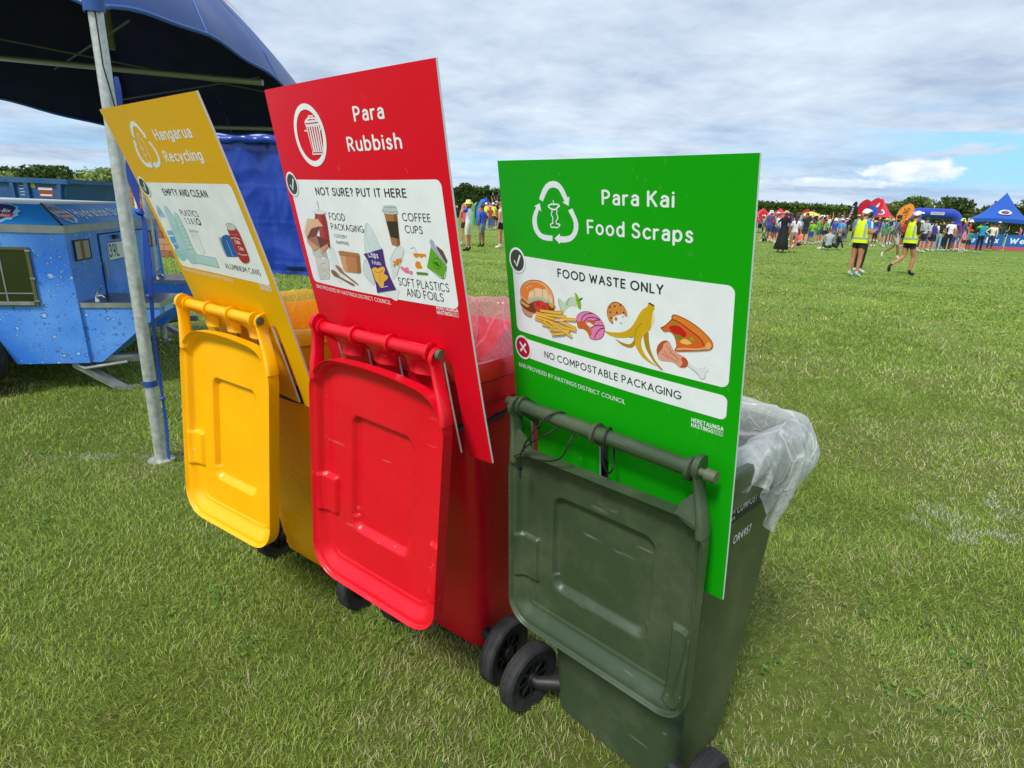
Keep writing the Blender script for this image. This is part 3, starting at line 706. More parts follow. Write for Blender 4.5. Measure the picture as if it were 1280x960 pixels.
# ------------------------------------------------------------------ ground and grass
def ground_material():
    m = bpy.data.materials.new('mown turf'); m.use_nodes = True
    nt = m.node_tree; b = nt.nodes['Principled BSDF']; N, L = nt.nodes.new, nt.links.new
    b.inputs['Roughness'].default_value = 0.95; b.inputs['Specular IOR Level'].default_value = 0.1
    tc = N('ShaderNodeTexCoord')

    def noise(s, d, r=0.6, vec=None):
        n = N('ShaderNodeTexNoise'); n.inputs['Scale'].default_value = s; n.inputs['Detail'].default_value = d
        n.inputs['Roughness'].default_value = r; L(vec or tc.outputs['Object'], n.inputs['Vector']); return n.outputs['Fac']

    def mr(v, a, b_, lo=0.0, hi=1.0):
        n = N('ShaderNodeMapRange'); L(v, n.inputs[0])
        for i, q in enumerate((a, b_, lo, hi)): n.inputs[i + 1].default_value = q
        return n.outputs[0]

    def mix(f, a, c):
        n = N('ShaderNodeMix'); n.data_type = 'RGBA'
        for s, v in ((0, f), (6, a), (7, c)):
            if isinstance(v, tuple): n.inputs[s].default_value = (*v, 1)
            elif isinstance(v, float): n.inputs[s].default_value = v
            else: L(v, n.inputs[s])
        return n.outputs[2]
    fine = noise(26, 8, 0.8); mid = noise(1.1, 7, 0.7); big = noise(0.16, 5, 0.6)
    mp = N('ShaderNodeMapping'); mp.inputs['Rotation'].default_value = (0, 0, R(38)); mp.inputs['Scale'].default_value = (0.035, 1.0, 1)
    L(tc.outputs['Object'], mp.inputs[0])
    streak = noise(0.9, 4, 0.6, mp.outputs[0])
    c = mix(mr(fine, 0.3, 0.7), hx('#678034'), hx('#a0b45a'))
    c = mix(mr(mid, 0.42, 0.66, 0, 0.7), c, hx('#87894a'))
    c = mix(mr(big, 0.4, 0.62, 0, 0.4), c, hx('#5c7a2c'))
    c = mix(mr(streak, 0.42, 0.6, 0, 0.6), c, hx('#5a7f34'))
    # near the camera the soil between the blades shows
    geo = N('ShaderNodeNewGeometry'); ln = N('ShaderNodeVectorMath'); ln.operation = 'LENGTH'; L(geo.outputs['Position'], ln.inputs[0])
    near = mr(ln.outputs['Value'], 4.0, 13.0, 0.0, 1.0)
    c = mix(near, mix(mr(fine, 0.3, 0.7), hx('#4a5422'), hx('#7f9040')), c)
    L(c, b.inputs['Base Color'])
    bp = N('ShaderNodeBump'); bp.inputs['Strength'].default_value = 0.8; bp.inputs['Distance'].default_value = 0.02
    L(noise(60, 6, 0.8), bp.inputs['Height']); L(bp.outputs[0], b.inputs['Normal'])
    return m


gm = MB()
gm.grid(lambda u, v: (-400 + 800 * u, -60 + 700 * v, 0.0), 9, 9)
tag(gm.build('grass_field', ground_material()), kind='structure')


def blade_material():
    m = bpy.data.materials.new('grass blades'); m.use_nodes = True
    nt = m.node_tree; b = nt.nodes['Principled BSDF']; N, L = nt.nodes.new, nt.links.new
    at = N('ShaderNodeAttribute'); at.attribute_name = 'tint'
    L(at.outputs['Color'], b.inputs['Base Color'])
    b.inputs['Roughness'].default_value = 0.55; b.inputs['Specular IOR Level'].default_value = 0.3
    tr = N('ShaderNodeBsdfTranslucent'); L(at.outputs['Color'], tr.inputs[0])
    mx = N('ShaderNodeMixShader'); mx.inputs[0].default_value = 0.3
    L(b.outputs[0], mx.inputs[1]); L(tr.outputs[0], mx.inputs[2]); L(mx.outputs[0], nt.nodes['Material Output'].inputs[0])
    return m


def vnoise(x, y, seed, scale):
    """smooth value noise, vectorised"""
    rs = np.random.RandomState(seed); T = rs.rand(256, 256)
    x = x * scale + 100; y = y * scale + 100
    xi = np.floor(x).astype(int); yi = np.floor(y).astype(int); fx = x - xi; fy = y - yi
    fx = fx * fx * (3 - 2 * fx); fy = fy * fy * (3 - 2 * fy)
    g = lambda i, j: T[i % 256, j % 256]
    return (g(xi, yi) * (1 - fx) + g(xi + 1, yi) * fx) * (1 - fy) + (g(xi, yi + 1) * (1 - fx) + g(xi + 1, yi + 1) * fx) * fy


PAINT = [((-2.6, 2.80), (-1.9, 2.88), 0.035, 0.42), ((2.0, 2.42), (2.8, 2.76), 0.16, 0.38), ((-1.80, 2.90), (-1.58, 3.00), 0.07, 0.8)]


def grass():
    rs = np.random.RandomState(4)
    X, Y, W_, H_ = [], [], [], []
    for r0, r1, dens, w, h in ((0.75, 2.3, 25000, 0.0019, 0.024), (2.3, 3.8, 15500, 0.0025, 0.026), (3.8, 6.0, 6000, 0.0038, 0.030),
                               (6.0, 9.5, 1500, 0.008, 0.046), (9.5, 15, 520, 0.014, 0.045), (15, 24, 130, 0.024, 0.04), (24, 38, 26, 0.045, 0.035)):
        a0, a1 = R(-54), R(62)
        n = int(dens * (a1 - a0) / 2 * (r1 * r1 - r0 * r0))
        r = np.sqrt(rs.rand(n) * (r1 * r1 - r0 * r0) + r0 * r0); a = a0 + rs.rand(n) * (a1 - a0)
        X.append(r * np.sin(a)); Y.append(r * np.cos(a) * 1.0 - 0.15)
        W_.append(np.full(n, w)); H_.append(np.full(n, h))
    X, Y, W_, H_ = (np.concatenate(q) for q in (X, Y, W_, H_))
    dry = vnoise(X, Y, 1, 1.1) * 0.5 + vnoise(X, Y, 2, 3.7) * 0.3 + vnoise(X, Y, 3, 11) * 0.2
    lush = vnoise(X, Y, 5, 0.8) * 0.6 + vnoise(X, Y, 6, 4.5) * 0.4
    keep = rs.rand(len(X)) < np.clip(1.25 - 0.9 * np.clip((dry - 0.5) * 4, 0, 1), 0.35, 1)
    X, Y, W_, H_, dry, lush = (q[keep] for q in (X, Y, W_, H_, dry, lush))
    n = len(X)
    h = H_ * (0.55 + 0.75 * rs.rand(n)) * (0.75 + 0.5 * lush) * (1 - 0.3 * np.clip((dry - 0.5) * 3, 0, 1))
    ang = rs.rand(n) * 2 * PI
    # the turf lies mostly over one way, trodden
    flow = vnoise(X, Y, 9, 3.1) * 6.0 + rs.randn(n) * 1.5
    lean = h * (0.3 + 1.0 * rs.rand(n))
    dx, dy = np.cos(flow) * lean, np.sin(flow) * lean
    w = W_ * (0.7 + 0.6 * rs.rand(n))
    wx, wy = np.cos(ang) * w / 2, np.sin(ang) * w / 2
    V = np.zeros((n, 5, 3), np.float32)
    zt = h * (0.75 + 0.2 * rs.rand(n))
    V[:, 0] = np.stack([X - wx, Y - wy, 0 * X - 0.002], 1); V[:, 1] = np.stack([X + wx, Y + wy, 0 * X - 0.002], 1)
    V[:, 2] = np.stack([X + dx * .4 + wx * .8, Y + dy * .4 + wy * .8, zt * .62], 1)
    V[:, 3] = np.stack([X + dx * .4 - wx * .8, Y + dy * .4 - wy * .8, zt * .62], 1)
    V[:, 4] = np.stack([X + dx, Y + dy, zt * (0.95 - 0.25 * rs.rand(n))], 1)
    me = bpy.data.meshes.new('grass')
    me.vertices.add(n * 5); me.vertices.foreach_set('co', V.ravel())
    base = np.arange(n)[:, None] * 5
    loops = np.concatenate([base + np.array([0, 1, 2, 3]), base + np.array([3, 2, 4])], 1).ravel()
    me.loops.add(n * 7); me.loops.foreach_set('vertex_index', loops.astype(np.int32))
    me.polygons.add(n * 2)
    starts = (np.arange(n)[:, None] * 7 + np.array([0, 4])).ravel()
    me.polygons.foreach_set('loop_start', starts.astype(np.int32))
    try: me.polygons.foreach_set('loop_total', np.tile([4, 3], n).astype(np.int32))
    except Exception: pass
    # colours: green, yellow-green, straw
    g1, g2, g3 = (np.array(hx(c)) for c in ('#86a63c', '#bccf60', '#5c8636'))
    st, wh = np.array(hx('#ddd49e')), np.array(hx('#dcdccf'))
    t = rs.rand(n)[:, None]
    C = g1 * (1 - t) + g2 * t
    C = C * (1 - lush[:, None] * 0.45) + g3 * lush[:, None] * 0.45
    pd = np.clip((dry - 0.44) * 4.2, 0.02, 0.95) * 0.62 + 0.09
    isd = (rs.rand(n) < pd * np.clip(1.3 - np.hypot(X, Y) / 12, .25, 1))[:, None]
    C = np.where(isd, st * (0.55 + 0.45 * rs.rand(n)[:, None]), C)
    for (a, b, wd, amt) in PAINT:
        a = np.array(a); b = np.array(b); d = b - a; L_ = np.hypot(*d); d = d / L_
        px, py = X - a[0], Y - a[1]; u = px * d[0] + py * d[1]; v = np.abs(-px * d[1] + py * d[0])
        patch = (u > 0) & (u < L_) & (v < wd * (0.6 + 0.8 * vnoise(X, Y, 21, 9))) & (vnoise(X, Y, 22, 14) + rs.rand(n) * 0.5 > 1.12 - amt)
        C = np.where(patch[:, None], C * .45 + wh * .55, C)
    C = C * (0.62 + 0.6 * rs.rand(n)[:, None])
    C = np.repeat(np.concatenate([C, np.ones((n, 1))], 1), 5, 0).astype(np.float32)
    ca = me.color_attributes.new('tint', 'FLOAT_COLOR', 'POINT'); ca.data.foreach_set('color', C.ravel())
    me.materials.append(blade_material())
    me.update(calc_edges=True); me.validate()
    o = bpy.data.objects.new('grass', me); COL.objects.link(o)
    tag(o, 'short trodden green and straw coloured grass of the sports field', 'grass', kind='stuff')


grass()


def clover():
    """low round-leaved weeds, clippings and dead leaves among the blades"""
    rs = np.random.RandomState(8); V, F, C = [], [], []
    cols = [hx('#5d8a35'), hx('#4d7a30'), hx('#7da048')]; dead = [hx('#8a6e44'), hx('#b39a68'), hx('#d8cfa8')]
    for _ in range(90):
        r = .9 + 4.2 * rs.rand() ** .8; a = R(-50 + 100 * rs.rand()); cx, cy = r * math.sin(a), r * math.cos(a) - .1
        for _ in range(rs.randint(4, 16)):
            x, y = cx + rs.randn() * .035, cy + rs.randn() * .035; z = .012 + .014 * rs.rand(); ta = rs.rand() * 6.28
            c = cols[rs.randint(3)]
            for k in range(3):
                b = ta + k * 2.09; px, py = x + .0045 * math.cos(b), y + .0045 * math.sin(b); n = len(V)
                for q in range(5): g = b + q * 1.256; V.append((px + .0045 * math.cos(g), py + .0045 * math.sin(g), z + .001 * math.sin(g * 2)))
                F.append(tuple(range(n, n + 5))); C += [c] * 5
    for _ in range(260):
        r = .9 + 5 * rs.rand(); a = R(-50 + 100 * rs.rand()); x, y = r * math.sin(a), r * math.cos(a) - .1; t = rs.rand() * 6.28; L_ = .005 + .007 * rs.rand() ** 2; w = L_ * (.10 + .2 * rs.rand()); z = .018 + .012 * rs.rand()
        dx, dy = math.cos(t), math.sin(t); n = len(V)
        V.extend([(x - dx * L_, y - dy * L_, z), (x - dy * w, y + dx * w, z + .002), (x + dx * L_, y + dy * L_, z + .001), (x + dy * w, y - dx * w, z + .003)]); F.append((n, n + 1, n + 2, n + 3)); C += [dead[rs.randint(3)]] * 4
    me = bpy.data.meshes.new('clover_and_litter'); me.from_pydata(V, [], F); ca = me.color_attributes.new('tint', 'FLOAT_COLOR', 'POINT')
    ca.data.foreach_set('color', np.array([(*c, 1) for c in C], np.float32).ravel()); me.materials.append(bpy.data.materials['grass blades'])
    o = bpy.data.objects.new('clover_and_litter', me); COL.objects.link(o); tag(o, 'clover leaves, clippings and dry bits scattered through the turf', 'ground cover', kind='stuff')


clover()

# ------------------------------------------------------------------ signs
INK = {'white': '#e9eef2', 'red': '#d3132c', 'outline': '#502010'}
BOARD_W, BOARD_H = 0.594, 0.841


def sign_surface(p):
    """the gently bowed sheet each sign is printed on: (u right, v down, w towards the reader) in metres"""
    P0 = Vector(p[:3]); a, s, ro = p[3:6]; k1, k2, k3 = p[6:9]
    R0 = Vector((math.cos(a), math.sin(a), 0)); D0 = Vector((-math.sin(a) * math.sin(s), math.cos(a) * math.sin(s), -math.cos(s)))
    Rr = R0 * math.cos(ro) + D0 * math.sin(ro); D = D0 * math.cos(ro) - R0 * math.sin(ro)
    Nn = Rr.cross(D)

    def f(u, v, w=0.0):
        aa, bb = u - BOARD_W / 2, v - BOARD_H / 2
        return P0 + Rr * u + D * v + Nn * (k1 * bb * bb + k2 * aa * bb + k3 * aa * aa - w)
    return f


def smooth_closed(pts, k=4):
    n = len(pts); out = []
    for i in range(n):
        p0, p1, p2, p3 = (pts[(i + j - 1) % n] for j in range(4))
        for q in range(k):
            t = q / k
            out.append(tuple(0.5 * ((2 * p1[c]) + (-p0[c] + p2[c]) * t + (2 * p0[c] - 5 * p1[c] + 4 * p2[c] - p3[c]) * t * t + (-p0[c] + 3 * p1[c] - 3 * p2[c] + p3[c]) * t ** 3) for c in (0, 1)))
    return out


def smooth_open(pts, k=4):
    if len(pts) < 3: return pts
    P = [pts[0]] + list(pts) + [pts[-1]]; out = []
    for i in range(1, len(P) - 2):
        p0, p1, p2, p3 = P[i - 1:i + 3]
        for q in range(k):
            t = q / k
            out.append(tuple(0.5 * ((2 * p1[c]) + (-p0[c] + p2[c]) * t + (2 * p0[c] - 5 * p1[c] + 4 * p2[c] - p3[c]) * t * t + (-p0[c] + 3 * p1[c] - 3 * p2[c] + p3[c]) * t ** 3) for c in (0, 1)))
    return out + [tuple(pts[-1])]


def rrect(x0, y0, x1, y1, r, n=6, skip=()):
    out = []
    for i, (cx, cy, a0) in enumerate(((x1 - r, y0 + r, -90), (x1 - r, y1 - r, 0), (x0 + r, y1 - r, 90), (x0 + r, y0 + r, 180))):
        for k in range(n + 1):
            a = R(a0 + 90 * k / n); out.append((cx + r * math.cos(a), cy + r * math.sin(a)))
    return out


def circle(cx, cy, r, n=40): return [(cx + r * math.cos(2 * PI * k / n), cy + r * math.sin(2 * PI * k / n)) for k in range(n)]


class Print:
    """flat ink shapes in millimetres on a sign; each later shape lies a hair above the earlier ones"""
    def __init__(self, surf, origin, base=0.0005): self.s = surf; self.o = origin; self.items = []; self.base = base

    def poly(self, pts, col):
        tri = tessellate_polygon([[Vector((x, y, 0)) for x, y in pts]])
        self.items.append((list(pts), [tuple(t) for t in tri], col)); return self

    def stroke(self, pts, w, col):
        n = len(pts); L_, R_ = [], []
        for i in range(n):
            a = pts[max(i - 1, 0)]; b = pts[min(i + 1, n - 1)]
            d = math.hypot(b[0] - a[0], b[1] - a[1]) or 1; nx, ny = -(b[1] - a[1]) / d, (b[0] - a[0]) / d
            L_.append((pts[i][0] + nx * w / 2, pts[i][1] + ny * w / 2)); R_.append((pts[i][0] - nx * w / 2, pts[i][1] - ny * w / 2))
        self.items.append((L_ + R_, [(i, i + 1, n + i + 1, n + i) for i in range(n - 1)], col)); return self

    def text(self, s, x0, x1, y0, y1, col, bold=0.012, slant=0.0):
        v, f = text_in(s, x0, x1, y0, y1, bold, slant); self.items.append((v, f, col)); return self

    def picture(self, items):
        for kind, col, w, fl in items:
            pts = list(zip(fl[::2], fl[1::2])); col = INK.get(col, col)
            if kind == 'p': self.poly(pts, col)
            elif kind == 'f': self.poly(smooth_closed(pts), col)
            else: self.stroke(smooth_open(pts), w, col)
        return self

    def build(self, name, parent, step=0.00009):
        bm = bmesh.new(); cols = []
        for k, (v, f, c) in enumerate(self.items):
            if c not in cols: cols.append(c)
            z = self.base + step * k
            vs = [bm.verts.new((x, y, z)) for x, y in v]
            for t in f:
                try: fc = bm.faces.new([vs[i] for i in t]); fc.material_index = cols.index(c)
                except ValueError: pass
        xs = [v.co.x for v in bm.verts]; ys = [v.co.y for v in bm.verts]
        for ax, lo, hi in ((0, min(xs), max(xs)), (1, min(ys), max(ys))):       # cut large shapes so they can follow the bowed sheet
            q = math.ceil(lo / 45) * 45
            while q < hi:
                nrm = (1, 0, 0) if ax == 0 else (0, 1, 0); co = (q, 0, 0) if ax == 0 else (0, q, 0)
                bmesh.ops.bisect_plane(bm, geom=bm.verts[:] + bm.edges[:] + bm.faces[:], plane_co=co, plane_no=nrm); q += 45
        for v in bm.verts:
            p = self.s(v.co.x / 1000, v.co.y / 1000, v.co.z); v.co = p - self.o
        me = bpy.data.meshes.new(name); bm.to_mesh(me); bm.free()
        want = (self.s(0.3, 0.4, 1) - self.s(0.3, 0.4, 0))
        for c in cols: me.materials.append(flat(c, 0.42))
        me.update()
        if me.polygons and sum(p.normal.dot(want) * p.area for p in me.polygons) < 0: me.flip_normals()
        o = bpy.data.objects.new(name, me); COL.objects.link(o); o.parent = parent
        return o


def board_outline(slots, leg):
    """front outline of the sheet: rectangle with slots cut up from the bottom edge for the hinge lugs"""
    pts = [(0, 0), (594, 0), (594, 841)]
    for a, b in sorted(slots, reverse=True):
        pts += [(b, 841), (b, 592), (b - 6, 586), (a + 4, 586), (a, 592), (a, 841)]
    return pts + [(0, 841)]


def make_sign(par, slots, col, label, name='bin_sign'):
    S = sign_surface(par)
    base = S(BOARD_W / 2, BOARD_H)
    root = empty(name, base, 0, label, 'sign', 'instruction signs on the wheelie bins')
    # sheet: front printed, edges and back white
    bm = bmesh.new()
    out = board_outline(slots, 0)
    tri = tessellate_polygon([[Vector((x, y, 0)) for x, y in out]])
    vf = [bm.verts.new((x, y, 0)) for x, y in out]; vb = [bm.verts.new((x, y, -0.005)) for x, y in out]
    for t in tri:
        f = bm.faces.new([vf[i] for i in t]); f.material_index = 0
        f = bm.faces.new([vb[i] for i in t][::-1]); f.material_index = 1
    n = len(out)
    for i in range(n):
        f = bm.faces.new([vf[i], vf[(i + 1) % n], vb[(i + 1) % n], vb[i]]); f.material_index = 1
    for q in range(45, 594, 45): bmesh.ops.bisect_plane(bm, geom=bm.verts[:] + bm.edges[:] + bm.faces[:], plane_co=(q + .3, 0, 0), plane_no=(1, 0, 0))
    for q in range(45, 841, 45): bmesh.ops.bisect_plane(bm, geom=bm.verts[:] + bm.edges[:] + bm.faces[:], plane_co=(0, q + .3, 0), plane_no=(0, 1, 0))
    for v in bm.verts: v.co = S(v.co.x / 1000, v.co.y / 1000, v.co.z) - base
    bmesh.ops.recalc_face_normals(bm, faces=bm.faces)
    me = bpy.data.meshes.new('board'); bm.to_mesh(me); bm.free()
    me.materials.append(mat('printed sheet ' + col, col, 0.42, spec=0.18, var=0.03, vscale=3, bump=0.04, bscale=60, specks=.05))
    me.materials.append(flat('#dfe3e6', 0.5))
    o = bpy.data.objects.new('board', me); COL.objects.link(o); o.parent = root
    return root, S, base


WHT = '#f1f4f7'; DK = '#2b2b30'; TICK = '#36452f'


def tick_badge(S, base, root, cx, cy, r=29):
    Print(S, base, 0.0016).poly(circle(cx, cy, r), WHT).poly(circle(cx, cy, r - 5), TICK).stroke([(cx - 11, cy + 1), (cx - 3, cy + 13), (cx + 12, cy - 13)], 5.2, WHT).build('tick_badge', root)


def council_marks(S, base, root, col=WHT, x0=24):
    Print(S, base).text('BINS PROVIDED BY HASTINGS DISTRICT COUNCIL', x0, 355, 463.5, 473.5, col, 0.004).build('provider_lettering', root)
    p = Print(S, base)
    p.text('HERETAUNGA', 505, 568, 456, 465, col, 0.03).text('HASTINGS', 505, 549, 466.5, 475.5, col, 0.03)
    p.stroke([(551, 467.5), (567, 467.5), (567, 475), (551, 475), (551, 467.5)], 0.9, col).text('DISTRICT', 552.5, 566, 469.5, 473, col, 0.01)
    p.build('council_mark', root)


# ---- green: food scraps
GREEN_P = (-0.0585, 1.3359, 1.4724, -0.8368, 0.1618, 0.0088, -0.0288, 0.0268, 0.1203)
root, S, B0 = make_sign(GREEN_P, [(54, 78), (284, 310), (519, 544)], '#12a30c', 'green Food Scraps sign with burger and banana peel pictures on the green bin')
Print(S, B0).text('Para Kai', 303, 457, 54, 81, WHT, 0.018).build('heading', root)
Print(S, B0).text('Food Scraps', 264, 493.5, 109, 136.5, WHT, 0.018).build('heading', root)
Print(S, B0).picture(PICTURES['recycling_arrows']).build('recycling_arrows', root)
Print(S, B0).picture(PICTURES['apple_core_icon']).build('apple_core_icon', root)
pn = Print(S, B0).poly(rrect(24, 199, 571, 380, 14), WHT).build('info_panel', root)
Print(S, B0, 0.001).text('FOOD WASTE ONLY', 176, 439, 213, 231.5, DK, 0.02).build('panel_heading', pn)
for k in ('burger_picture', 'fries_picture', 'apple_core_picture', 'doughnut_picture', 'cookie_picture', 'pizza_picture', 'chicken_leg_picture'):
    Print(S, B0, 0.001 if k != 'fries_picture' else 0.0022).picture(PICTURES[k]).build(k, pn, 0.00005)
Print(S, B0, 0.0009).picture(PICTURES['banana_peel_picture']).build('banana_peel_picture', pn, 0.00005)
pn = Print(S, B0).poly(rrect(38, 395, 571, 442.5, 12), WHT).build('warning_panel', root)
Print(S, B0, 0.001).text('NO COMPOSTABLE PACKAGING', 120, 482, 409.5, 426.5, DK, 0.008).build('warning_lettering', pn)
tick_badge(S, B0, root, 44.5, 211)
Print(S, B0, 0.0016).poly(circle(43.5, 419.5, 30), WHT).poly(circle(43.5, 419.5, 25), '#c01832').stroke([(32, 408), (55, 431)], 5.5, WHT).stroke([(55, 408), (32, 431)], 5.5, WHT).build('cross_badge', root)
council_marks(S, B0, root, x0=21)

# ---- red: rubbish
RED_P = (-0.6248, 1.4826, 1.614, -0.6941, 0.2148, -0.0021, 0.0522, 0.0035, 0.1426)
root, S, B0 = make_sign(RED_P, [(66, 92), (210, 236), (336, 362), (496, 524)], '#e00d26', 'red Rubbish sign with coffee cup and chip packet pictures on the red bin')
Print(S, B0).text('Para', 348, 443, 58, 86.5, WHT, 0.018).build('heading', root)
Print(S, B0).text('Rubbish', 309, 481, 113, 142, WHT, 0.018).build('heading', root)
ring = Print(S, B0)
ring.stroke([(170 + 59 * math.cos(2 * PI * k / 60), 105 + 59 * math.sin(2 * PI * k / 60)) for k in range(61)], 12, WHT).build('ring', root)
Print(S, B0).picture(PICTURES['litter_bin_icon']).build('litter_bin_icon', root)
PICTURES['napkin_picture'] = [PICTURES['plastic_wrap_picture'].pop()]
pn = Print(S, B0).poly(rrect(24, 199, 571, 457, 14), WHT).build('info_panel', root)
for s, a, b, c, d, bo in (('NOT SURE? PUT IT HERE', 144, 472, 215, 233, 0.016), ('FOOD', 180, 246, 271.5, 288, 0.0), ('PACKAGING', 179, 310, 295.5, 311, 0.0), ('• CUTLERY', 178, 238, 321, 329, 0.0),
                          ('• NAPKINS', 180, 240, 336, 344, 0.0), ('COFFEE', 448, 530, 263, 279.5, 0.0), ('CUPS', 450, 502, 288, 304, 0.0), ('SOFT PLASTICS', 398, 552, 403, 422, 0.0), ('AND FOILS', 419, 532, 426, 445, 0.0)):
    Print(S, B0, 0.001).text(s, a, b, c, d, DK, bo).build('panel_lettering', pn)
for k, z in (('plastic_wrap_picture', .0008), ('napkin_picture', .0007), ('plastic_bag_picture', .0008), ('takeaway_box_picture', .0016), ('drink_carton_picture', .0012), ('paper_bowl_picture', .0014), ('wooden_cutlery_picture', .0018), ('coffee_cup_picture', .001),
             ('orange_wrapper_picture', .0016), ('pink_sweet_picture', .001), ('juice_box_picture', .001), ('chocolate_bar_picture', .001)):
    Print(S, B0, z).picture(PICTURES[k]).build(k, pn, 0.00005)
pr = Print(S, B0, .0018).picture(PICTURES['chips_packet_picture']); pr.text('Chips', 308, 345, 352, 366, WHT, 0.02).text('Potato', 318, 350, 372, 381, WHT, 0.015); pr.build('chips_packet_picture', pn, 0.00005)
tick_badge(S, B0, root, 37, 210)
council_marks(S, B0, root, x0=31)

# ---- yellow: recycling
YEL_P = (-1.1632, 1.7513, 1.5958, -0.6842, 0.3168, 0.0041, -0.0552, -0.0276, -0.012)
root, S, B0 = make_sign(YEL_P, [(62, 88), (206, 232), (334, 360), (478, 508)], '#eab000', 'mustard yellow Recycling sign with bottle and can pictures on the yellow bin')
Print(S, B0).text('Hangarua', 272, 484, 64, 92, WHT, 0.02).build('heading', root)
Print(S, B0).text('Recycling', 272, 488, 117, 145, WHT, 0.02).build('heading', root)
Print(S, B0).picture(PICTURES['recycling_arrows']).build('recycling_arrows', root)
Print(S, B0).picture(PICTURES['bottle_icon']).build('bottle_icon', root)
pn = Print(S, B0).poly(rrect(24, 199, 571, 457, 14), WHT).build('info_panel', root)
for s, a, b, c, d, bo in (('EMPTY AND CLEAN', 152, 424, 215, 234, 0.02), ('PLASTICS', 204, 314, 272, 289, 0.0), ('1, 2 & 5', 212, 280, 295, 312, 0.0), ('ALUMINIUM CANS', 345, 540, 416, 432.5, 0.0)):
    Print(S, B0, 0.001).text(s, a, b, c, d, DK, bo).build('panel_lettering', pn)
Print(S, B0, .001).poly([(288, 312), (284, 300), (292, 293), (302, 293), (309, 300), (305, 312)], DK).poly([(291, 308), (289, 301), (294, 297), (300, 297), (304, 301), (302, 308)], WHT).build('resin_symbol', pn)
for k in ('blue_bottle_picture', 'clear_bottle_picture', 'ribbed_bottle_picture', 'plastic_cup_picture', 'blue_label_bottle_picture', 'crushed_bottle_picture', 'blue_can_picture'):
    Print(S, B0, .0009 + .0003 * (k[0] in 'cr')).picture(PICTURES[k]).build(k, pn, 0.00005)
pr = Print(S, B0, .0018).picture(PICTURES['red_can_picture']); pr.text('Soda', 470, 496, 340, 351, WHT, 0.02, -0.1).text('Coke', 476, 502, 357, 368, WHT, 0.02, -0.1); pr.build('red_can_picture', pn, 0.00005)
tick_badge(S, B0, root, 38, 211)
council_marks(S, B0, root, x0=26)

# ------------------------------------------------------------------ wheelie bins
BLACK_RUBBER = mat('wheel rubber', '#232426', 0.75, bump=0.25, bscale=120, dirt=0.35, dirt_col='#6b675c', dscale=14)
BLACK_PLASTIC = mat('black plastic', '#1b1c1e', 0.5, bump=0.1, bscale=90, dirt=0.2, dirt_col='#5d5b52', dscale=10)
STEEL = mat('galvanised steel', '#9aa09f', 0.42, metal=0.75, var=0.18, vscale=28, dirt=0.3, dirt_col='#6d6c66', dscale=9)


def ss(a, b, x):
    t = min(1, max(0, (x - a) / (b - a))); return t * t * (3 - 2 * t)


def ring_pts(w, yr, yf, r, z, n=6, xo=0.0):
    """rounded rectangle, 4*(n+1) points: x across, rear edge yr (towards the reader), front edge yf"""
    out = []
    for cx, cy, a0 in ((w - r, yf - r, 0), (-w + r, yf - r, 90), (-w + r, yr + r, 180), (w - r, yr + r, 270)):
        for k in range(n + 1):
            a = R(a0 + 90 * k / n); out.append((xo + cx + r * math.cos(a), cy + r * math.sin(a), z))
    return out


def loft(mb, rings, mi=0, cap0=False, cap1=False):
    n = len(rings[0]); vs = [p for r in rings for p in r]; fs = []
    for i in range(len(rings) - 1):
        for k in range(n):
            a = i * n + k; b = i * n + (k + 1) % n; fs.append((a, b, b + n, a + n))
    if cap0: fs.append(tuple(range(n))[::-1])
    if cap1: fs.append(tuple(range((len(rings) - 1) * n, len(rings) * n)))
    mb.add(vs, fs, mi)


def wheel(parent, x, y, r=0.1, w=0.045, side=1, name='wheel'):
    """wheel on a horizontal axle; side=+1 faces +x"""
    wr = bpy.data.objects.new(name, None)
    M = Matrix.Translation((x, y, r)) @ Matrix.Rotation(PI / 2, 4, 'Y')
    t = MB(); h = w / 2
    prof = [(r * .62, -h * .75), (r * .9, -h), (r * .97, -h * .8), (r, -h * .45), (r * .985, -h * .42), (r * .985, -h * .1), (r, -h * .06), (r, h * .06), (r * .985, h * .1), (r * .985, h * .42), (r, h * .45), (r * .97, h * .8), (r * .9, h), (r * .62, h * .75)]
    t.lathe(prof, 40, 0, M, close=True)
    tyre = t.build(name, BLACK_RUBBER, parent, sharp=30)
    m = MB()
    m.lathe([(r * .64, -h * .7), (r * .64, h * .7), (r * .56, h * .75), (r * .54, h * .1), (r * .2, h * .0), (r * .2, h * .95), (0.001, h * .95), (0.001, -h * .95), (r * .2, -h * .95), (r * .2, -h * .0), (r * .54, -h * .1), (r * .56, -h * .75)], 36, 0, M, close=True)
    for k in range(8):
        a = 2 * PI * k / 8
        Mk = M @ Matrix.Rotation(a, 4, 'Z')
        m.box((r * .18, -.0035, -h * .62), (r * .58, .0035, h * .62), 0, Mk)
    m.build('wheel_rim', BLACK_PLASTIC, tyre, sharp=30)
    return tyre


